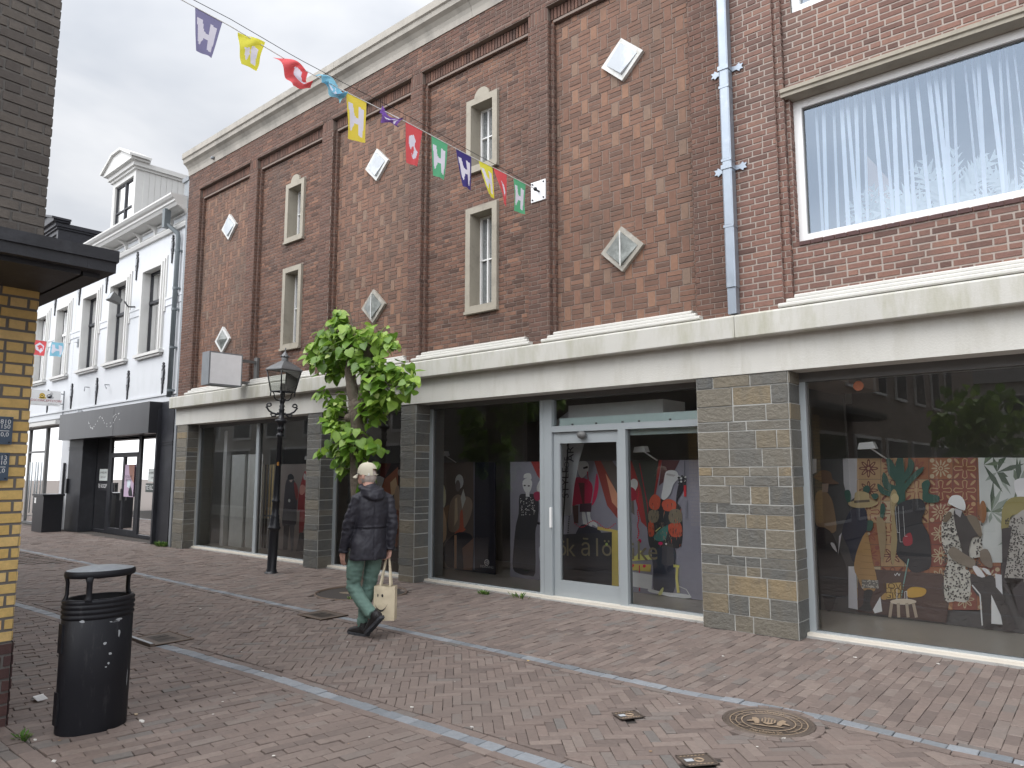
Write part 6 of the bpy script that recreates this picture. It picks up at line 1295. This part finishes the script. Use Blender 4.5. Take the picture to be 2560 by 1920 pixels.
RL=[pp(.075,.04,.90),pp(.05,.075,.68),pp(.022,.105,.49),pp(-.015,.09,.30),pp(-.03,.055,.09)]; LL=[pp(-.085,-.045,.90),pp(-.125,-.0,.68),pp(-.135,.03,.50),pp(-.06,-.06,.37),pp(.045,-.16,.25)]
for A_ in (RL,LL): tube(mb,A_,[.08,.07,.05,.045,.035],SKIN,12)
def hand(mb,w,d,fw,side,curl,thumb):
    """w wrist, d pointing direction, fw = palm normal, side = across the knuckles (towards the thumb)"""
    d=d.normalized(); side=side.normalized(); fw=fw.normalized()
    tube(mb,[w,w+d*.035,w+d*.085],[(.024,.017),(.036,.017),(.040,.015)],SKIN,12,side=side)
    for k,(o,L_) in enumerate(((.029,.068),(.010,.078),(-.010,.072),(-.028,.056))):
        p=w+d*.082+side*o; pts=[p]; dd=d
        for q in range(3):
            dd=(dd+fw*curl*(.55+.1*k)).normalized(); p=p+dd*L_*(.42,.33,.25)[q]; pts.append(p)
        tube(mb,pts,[.0098,.009,.0082,.0062],SKIN,8)
    p=w+d*.03+side*.034; tube(mb,[p,p+side*.022+d*.022+fw*.01,p+side*.026+d*.05+fw*.02*thumb,p+side*.018+d*.072+fw*.03*thumb],[.013,.0115,.0095,.007],SKIN,8)
walk=vv(-.62,.78)
hand(mb,LArm[2]+vv(-.003,.004,-.005),vv(-.02,.06,-.22)*1,vv(.9,.2,0),walk*.8+vv(0,0,.1),.38,1)
hand(mb,RArm[2]+vv(-.001,0,-.002),vv(-.04,.02,-.2),vv(-.9,-.2,0),walk*.7+vv(-.2,0,0),1.15,2.2)
solid(mb,'body',man,.006,2)
mb=MB(); ellip(mb,hc+Vector((0,0,-.012))-hd*.010,.097,.0785,.100,HAIRM); o=solid(mb,'hair',man,.006,1)
mb=MB(); gl=hc+hl*.079+Vector((0,0,.012)); tube(mb,[gl-hd*.01,gl+hd*.075,gl+hd*.092-hl*.02],.0028,INK,6)
for s in (.034,-.034): mb.add([tuple(hc+hd*.103+hl*(s+.022*math.cos(i/2))+Vector((0,0,.008+.017*math.sin(i/2)))) for i in range(12)],[tuple(range(12))],F((.02,.02,.02),.15))
mb.build('glasses',man)
# cap
mb=MB(); n=26; vs=[]; cc=hc+Vector((0,0,.022))-hd*.004
for j in range(9):
    p=j/8*math.pi/2
    for i in range(n):
        a=2*math.pi*i/n; r=math.cos(p)**.72; vs.append(tuple(cc+hd*(.106*r*math.cos(a))+hl*(.088*r*math.sin(a))+Vector((0,0,.108*math.sin(p)**1.0-(.018 if j==0 else 0)*(1-math.cos(a))*.5-(.012 if j==0 else 0)))))
fs=[(j*n+i,j*n+(i+1)%n,(j+1)*n+(i+1)%n,(j+1)*n+i) for j in range(8) for i in range(n) if not(j<2 and n//2-2<=i<=n//2+1)]
mb.add(vs,fs,CAPM,.5,True); vs=[]
for j in range(5):
    for i in range(9):
        a=(i-4)/4*1.05; r=.100+.018*j*(1-.25*abs(i-4)/4); vs.append(tuple(cc+hd*(r*math.cos(a*.9)+.0)+hl*(.084*math.sin(a)*(1-.03*j))+Vector((0,0,.002-.011*j-.012*abs(a)))))
mb.add(vs+[(v[0],v[1],v[2]-.005) for v in vs],[(j*9+i,j*9+i+1,j*9+i+10,j*9+i+9) for j in range(4) for i in range(8)]+[(45+j*9+i+9,45+j*9+i+10,45+j*9+i+1,45+j*9+i) for j in range(4) for i in range(8)]+[(36+i,37+i,82+i,81+i) for i in range(8)],CAPM,.5,True)
ball(mb,tuple(cc+Vector((0,0,.109))),.008,CAPM,8,5); tube(mb,[cc-hd*.105+hl*.03+Vector((0,0,-.018)),cc-hd*.110+Vector((0,0,-.02)),cc-hd*.105-hl*.03+Vector((0,0,-.018))],[(.004,.010)]*3,CAPM,8)
mb.build('cap',man); mb=MB(); q=hc+hl*.072-hd*.055+Vector((0,0,.005)); mb.add([tuple(q+hd*x+Vector((0,0,z))) for x,z in ((-.02,-.012),(.018,-.016),(.02,.012),(-.018,.014))],[(0,1,2,3)],WHITEP); mb.build('size_tag',man)
# jacket
mb=MB()
tube(mb,[pp(.0,-.01,.765),pp(.0,-.01,.80),pp(.005,-.01,.93),pp(.022,-.012,1.07),pp(.032,-.015,1.22),pp(.036,-.015,1.34),pp(.032,-.012,1.42),pp(.015,-.008,1.475),pp(.002,-.002,1.51)],[(.196,.150),(.200,.152),(.188,.140),(.158,.118),(.172,.126),(.175,.118),(.148,.098),(.09,.08),(.068,.066)],JACK,26,side=TS)
tube(mb,[LArm[0]+vv(.04,.02,.015),LArm[0],LArm[0].lerp(LArm[1],.5),LArm[1],LArm[1].lerp(LArm[2],.5),LArm[2]+vv(.002,-.004,.03),LArm[2]+vv(-.001,0,-.01)],[.062,.07,.068,.062,.057,.050,.046],JACK,16)
tube(mb,[RArm[0]+vv(-.04,-.02,.015),RArm[0],RArm[0].lerp(RArm[1],.5),RArm[1],RArm[1].lerp(RArm[2],.5),RArm[2]+vv(.002,-.004,.03),RArm[2]+vv(0,0,-.01)],[.062,.07,.067,.061,.056,.048,.045],JACK,16)
hn=pp(.01,-.01,1.49)
ring=[hn+(TS*math.cos(a)*.095)+(vv(-math.sin(R(26)),math.cos(R(26)))*math.sin(a)*.085)+Vector((0,0,.028*math.sin(a)-.012)) for a in [2*math.pi*i/16 for i in range(17)]]
tube(mb,ring,[.030]*17,JACK,10)
bk=vv(math.sin(R(26)),-math.cos(R(26)))
for t_ in range(3): tube(mb,[hn-TS*.12+bk*.035+Vector((0,0,-.02-.022*t_)),hn-TS*.07+bk*(.10+.012*t_)+Vector((0,0,-.038-.028*t_)),hn+bk*(.128+.008*t_)+Vector((0,0,-.05-.030*t_)),hn+TS*.07+bk*(.10+.012*t_)+Vector((0,0,-.038-.028*t_)),hn+TS*.12+bk*.035+Vector((0,0,-.02-.022*t_))],[.018,.027,.03,.027,.018],JACK,10)
jk=solid(mb,'jacket',man,.0085,3)
# wrinkles: diagonal pulls and a drawn-in waist seam, pressed into the jacket surface
for v in jk.data.vertices:
    p=v.co+Vector((MX,MY,0)); q=p-Vector((MX,MY,0)); l=q.dot(Rr); z=p.z; n_=v.normal
    w1=noise.noise((l*9+z*7,z*6-l*16,1.3)); w2=noise.noise((l*28-z*20,z*16+l*10,4.1)); w3=noise.noise((l*14,z*30,8))
    arm=1.0 if abs(l-.03)<.17 else 1.4
    d=.009*w1+.0045*w2+(.006*w3*arm if abs(l-.03)>=.17 else .0025*w3)
    d-=.008*math.exp(-((z-1.075-.02*(l))/.010)**2) if abs(l-.02)<.17 else 0
    d+=.005*math.exp(-((z-1.092-.02*l)/.008)**2) if abs(l-.02)<.17 else 0
    d-=.006*math.exp(-((l-.062)/.006)**2) if (z<1.40 and q.dot(Aa)<0) else 0
    v.co=v.co+n_*d
for W_ in (LArm[2],RArm[2]): mb=MB(); tube(mb,[W_+vv(.001,-.002,.012),W_+vv(-.001,0,-.012)],[.050,.049],JACK,14); mb.build('cuff',man)
# trousers
mb=MB(); tube(mb,[pp(.01,0,1.0),pp(.008,0,.92),pp(.005,0,.83)],[(.145,.105),(.150,.112),(.135,.105)],TROU,22,side=HS)
tube(mb,[RL[0],RL[1],RL[2],RL[3],pp(-.035,.06,.13),pp(-.035,.06,.085)],[.086,.084,.070,.063,.060,.060],TROU,16); tube(mb,[LL[0],LL[1],LL[2]+vv(-.005,.01,.0),LL[3],LL[4]+vv(-.01,.01,.012),LL[4]+vv(.012,-.012,-.008)],[.082,.086,.076,.066,.062,.060],TROU,16)
tr_=solid(mb,'trousers',man,.0085,3)
for v in tr_.data.vertices:
    q=v.co; l=q.dot(Rr); z=q.z; a=q.dot(Aa)
    w1=noise.noise((l*14+z*10,z*14-l*10,2.3)); w2=noise.noise((l*10,z*38,a*10)); w3=noise.noise((l*26-z*18,z*30+l*18,5))
    k=1.5 if (z<.22 or .42<z<.58 or z>.78) else .8
    v.co=v.co+v.normal*((.007*w1+.005*w2+.0035*w3)*k)
# shoes
def shoe(heel,toe,up,ank,lab):
    d=(toe-heel); Ln=d.length; d=d.normalized(); s=d.cross(up).normalized(); u=s.cross(d).normalized()
    mb=MB(); pts=[heel+d*(Ln*t)+u*h for t,h in ((.0,.045),(.12,.05),(.3,.055),(.5,.052),(.7,.042),(.88,.034),(.99,.03))]
    tube(mb,pts,[(.030,.036),(.040,.042),(.042,.050),(.044,.044),(.048,.034),(.042,.026),(.022,.014)],SHOE,14,side=s); tube(mb,[heel+d*(Ln*.2)+u*.06,ank],[.050,.050],SHOE,14)
    o=solid(mb,'shoe',man,.006,2)
    mb=MB(); out_=[(-.02,.0),(0,.036),(.15,.042),(.35,.038),(.6,.048),(.8,.048),(.95,.034),(1.03,.0),(.95,-.034),(.8,-.046),(.6,-.046),(.35,-.036),(.15,-.040),(0,-.034)]
    prism(mb,out_,lambda t,w_:tuple(heel+d*(Ln*t)+s*w_+u*(.0+(.02*max(0,t-.75)))),lambda t,w_:tuple(heel+d*(Ln*t)+s*w_*1.02+u*(.026+(.02*max(0,t-.75)))),SOLE)
    for k in range(9): c=heel+d*(Ln*(.08+.105*k)); tube(mb,[c-s*.036-u*.002,c+s*.036-u*.002],.0045,SOLE,5)
    mb.build('sole',o)
    mb=MB()
    for k in range(5): c=heel+d*(Ln*(.42+.07*k))+u*(.098-.011*k); tube(mb,[c-s*.022,c+d*.008+u*.003,c+s*.022],.0035,LACE,5); 
    tube(mb,[heel+d*Ln*.36+u*.12-s*.02,heel+d*Ln*.42+u*.10+s*.02,heel+d*Ln*.5+u*.095-s*.02],.0035,LACE,5); mb.build('lace',o)
shoe(pp(.012,.0,.0),pp(-.175,.215,.0),Vector((0,0,1)),pp(-.030,.05,.15),'')
shoe(pp(.155,-.215,.215),pp(.008,-.055,.022),vv(-.55,.45,.75).normalized(),pp(.055,-.15,.275),'')
# tote bag
bg_=empty('tote_bag',tuple(pp(.22,.08,.16)),'cream canvas tote bag with black smiley face, held by the walking man','bag')
bw=vv(math.cos(R(-14)),math.sin(R(-14))); bd_=vv(math.sin(R(14)),math.cos(R(14))); B0=pp(.185,-.02,.165)
def bp_(u,d,z,): return B0+bw*u+bd_*d+Vector((0,0,z))
mb=MB(); nx,nz=10,14
def sheet(a,b,nu,fn,mat):
    vs=[tuple(fn(i/nu,j/nz)) for j in range(nz+1) for i in range(nu+1)]; mb.add(vs,[(j*(nu+1)+i,j*(nu+1)+i+1,(j+1)*(nu+1)+i+1,(j+1)*(nu+1)+i) for j in range(nz) for i in range(nu)],mat,.5,True)
wr=lambda u,v,k:.008*noise.noise((u*3+k,v*4,k))+.012*math.sin(3.1*u)*math.sin(3*v)
Wd,Hh,Dp=.215,.335,.13
FRT=lambda u,v:bp_(-Wd/2+Wd*u,-Dp/2*(1-.25*v)-wr(u,v,1),Hh*v+.006*math.sin(u*7)*v)
sheet(0,1,nx,FRT,TOTE); sheet(0,1,nx,lambda u,v:bp_(-Wd/2+Wd*u,Dp/2*(1-.25*v)+wr(u,v,2),Hh*v+.006*math.sin(u*6)*v),TOTE)
sheet(0,1,5,lambda u,v:bp_(Wd/2+.014*math.sin(3.14*u)*math.sin(3*v)*(-1 if v>.4 else .6),(-Dp/2+Dp*u)*(1-.25*v),Hh*v+(.0)),TOTE); sheet(0,1,5,lambda u,v:bp_(-Wd/2,(-Dp/2+Dp*u)*(1-.25*v),Hh*v),TOTE)
mb.add([tuple(bp_(-Wd/2,-Dp/2,0)),tuple(bp_(Wd/2,-Dp/2,0)),tuple(bp_(Wd/2,Dp/2,0)),tuple(bp_(-Wd/2,Dp/2,0))],[(0,1,2,3)],TOTE)
mb.build('canvas_body',bg_)
hp=RArm[2]+vv(-.018,.03,-.095)
for dd,uu in ((-.049,(-.045,.055)),(.049,(-.05,.05))):
    mb=MB(); a=bp_(uu[0],dd,Hh-.03); b=bp_(uu[1],dd,Hh-.03)
    tube(mb,[a,a+Vector((0,0,.05)),a.lerp(hp,.6)+bw*-.012,hp+bw*-.014,hp+Vector((0,0,.012)),hp+bw*.014,b.lerp(hp,.6)+bw*.012,b+Vector((0,0,.05)),b],[(.011,.0025)]*9,TOTE,8,side=bw); mb.build('strap',bg_)
mb=MB(); FP=lambda u,v:tuple(FRT(u,v)-bd_*.0025)
for cu,cv in ((.20,.72),(.42,.725)): mb.add([FP(cu+(.05 if cu>.3 else .03)*math.cos(i/2.5),cv+.048*math.sin(i/2.5)) for i in range(15)],[tuple(range(15))],INK)
ar=[(.06+.62*t,.50-.24*math.sin(math.pi*t)**.8) for t in [i/14 for i in range(15)]]; up_=[(x,y+.006+.045*math.sin(math.pi*i/14)) for i,(x,y) in enumerate(ar)]
mb.add([FP(*p) for p in ar]+[FP(*p) for p in up_],[(i,i+1,16+i,15+i) for i in range(14)],INK); mb.build('smiley_print',bg_)

# ================================================================ SMALL THINGS ON THE GROUND
def tuft(loc,n,h,label,seed):
    rs=random.Random(seed); mb=MB()
    for i in range(n):
        a=rs.uniform(0,6.28); r=rs.uniform(0,h*.9); p=Vector(loc)+Vector((r*math.cos(a)*1.4,r*math.sin(a)*.7,0)); d=Vector((math.cos(a)*.7,math.sin(a)*.7,rs.uniform(.5,1.4))).normalized(); L_=h*rs.uniform(.5,1.1); s=d.cross(Vector((0,0,1))).normalized()*rs.uniform(.004,.009)*(1+h*4)
        mb.add([tuple(p-s*.4),tuple(p+s*.4),tuple(p+d*L_*.55+s),tuple(p+d*L_+Vector((0,0,-.15*L_))),tuple(p+d*L_*.55-s)],[(0,1,2,3,4)],GRASS,rs.random())
    return tag(mb.build('weed_tuft',loc=loc),label,'weed','weeds growing between the pavers')
tuft((-16.75,-.05,0),170,.16,'bushy green weed at the foot of the leftmost stone pier',1); tuft((-7.0,-.02,0),60,.075,'small flat green weed before the third shop window, left of the door',2)
tuft((-6.42,.06,0),24,.12,'spindly weed against the window frame just left of the shop door',3); tuft((-5.45,-5.86,0),30,.06,'pale grass tuft at the left foot of the litter bin',4); tuft((-5.55,-6.03,0),70,.04,'low moss-like grass in the joints at the bottom left corner',5)
tuft((-8.05,-1.45,0.0),14,.05,'tiny weed at the near edge of the tree pit',6)
def litter(x,y,r,label,mat,seed,name='litter',cat='litter',grp='scraps of litter on the paving',flat=.002):
    rs=random.Random(seed); n=9; mb=MB(); pts=[(x+r*rs.uniform(.5,1.1)*math.cos(6.283*i/n)*1.5,y+r*rs.uniform(.4,1)*math.sin(6.283*i/n)) for i in range(n)]
    prism(mb,pts,lambda a,b:(a,b,.004),lambda a,b:(a,b,.006+flat+rs.uniform(0,r*.12)),mat); return tag(mb.build(name,loc=(x,y,0)),label,cat,grp)
mb=MB(); c=Vector((-6.25,-5.55,0.004)); q=[(-.05,-.03,0),(-.03,-.015,.025),(.015,-.03,.03),(.05,-.01,.005)]; vs=[tuple(c+Vector((a,b,z))) for a,b,z in q]+[tuple(c+Vector((a+.02,b+.06,z+.01))) for a,b,z in q]; vs+= [(v[0],v[1],v[2]-.003) for v in vs]
mb.add(vs,[(0,1,5,4),(1,2,6,5),(2,3,7,6),(8,12,13,9),(9,13,14,10),(10,14,15,11)],WHITEP); tag(mb.build('crumpled_paper',loc=tuple(c)),'crumpled white paper scrap on the pavers left of the litter bin','litter')
PAP=F((.62,.60,.56),.8); GUM=F((.42,.40,.38),.8)
def gxy(px,py):
    a=(px-1280)/1836; b=(960-py)/1836; d=Fv+Rv*a+Uv*b; t=-1.65/d.z; return (camv.x+d.x*t,camv.y+d.y*t)
for i,(px,py,r,m,lab) in enumerate(((355,1805,.028,PAP,'white paper smear beside the right foot of the litter bin'),(340,1788,.02,F((.55,.42,.28)),'small tan leaf scrap right of the litter bin foot'),(135,1905,.02,PAP,'white blob at the bottom edge left of the bin'),(88,1852,.016,PAP,'thin white stick scrap in the bottom left corner'),
    (1808,1642,.014,PAP,'white scrap on the far pavement below the wide stone pier'),(2138,1645,.016,PAP,'white scrap on the far pavement before the right shop window'),(2345,1661,.016,PAP,'small pale leaf before the right shop window sill'),(1958,1847,.02,PAP,'white torn scrap just below the round manhole cover'),
    (1030,1770,.018,PAP,'white chip lying beside the near kerb'),(585,1735,.016,GUM,'pale chip on the near pavement right of the bin'),(500,1523,.022,PAP,'flat pale leaf on the herringbone street left of the man'),(1320,1653,.014,F((.55,.4,.15)),'small yellow leaf in the middle of the street'),(1180,1820,.016,GUM,'pale stained chip on the near pavement by the kerb'),
    (2026,1588,.03,F((.30,.18,.10)),'dry brown leaf in the corner beside the wide stone pier'))):
    x,y=gxy(px,py); litter(x,y,r*.75,lab,m,i)
rs=random.Random(77); mb=MB()
for i in range(130):
    x=rs.uniform(-12,.5); y=rs.uniform(-6.5,-.05); r=rs.uniform(.006,.014)
    if blocked(x,y): continue
    mb.add([(x+r*rs.uniform(.6,1)*math.cos(k),y+r*rs.uniform(.6,1)*math.sin(k),.0065) for k in range(6)],[(0,1,2,3,4,5)],rs.choice([PAP,GUM,F((.3,.2,.12))]))
tag(mb.build('gum_spots',loc=(0,0,0)),'scatter of tiny pale gum spots and crumbs over the street paving','debris',kind='stuff')
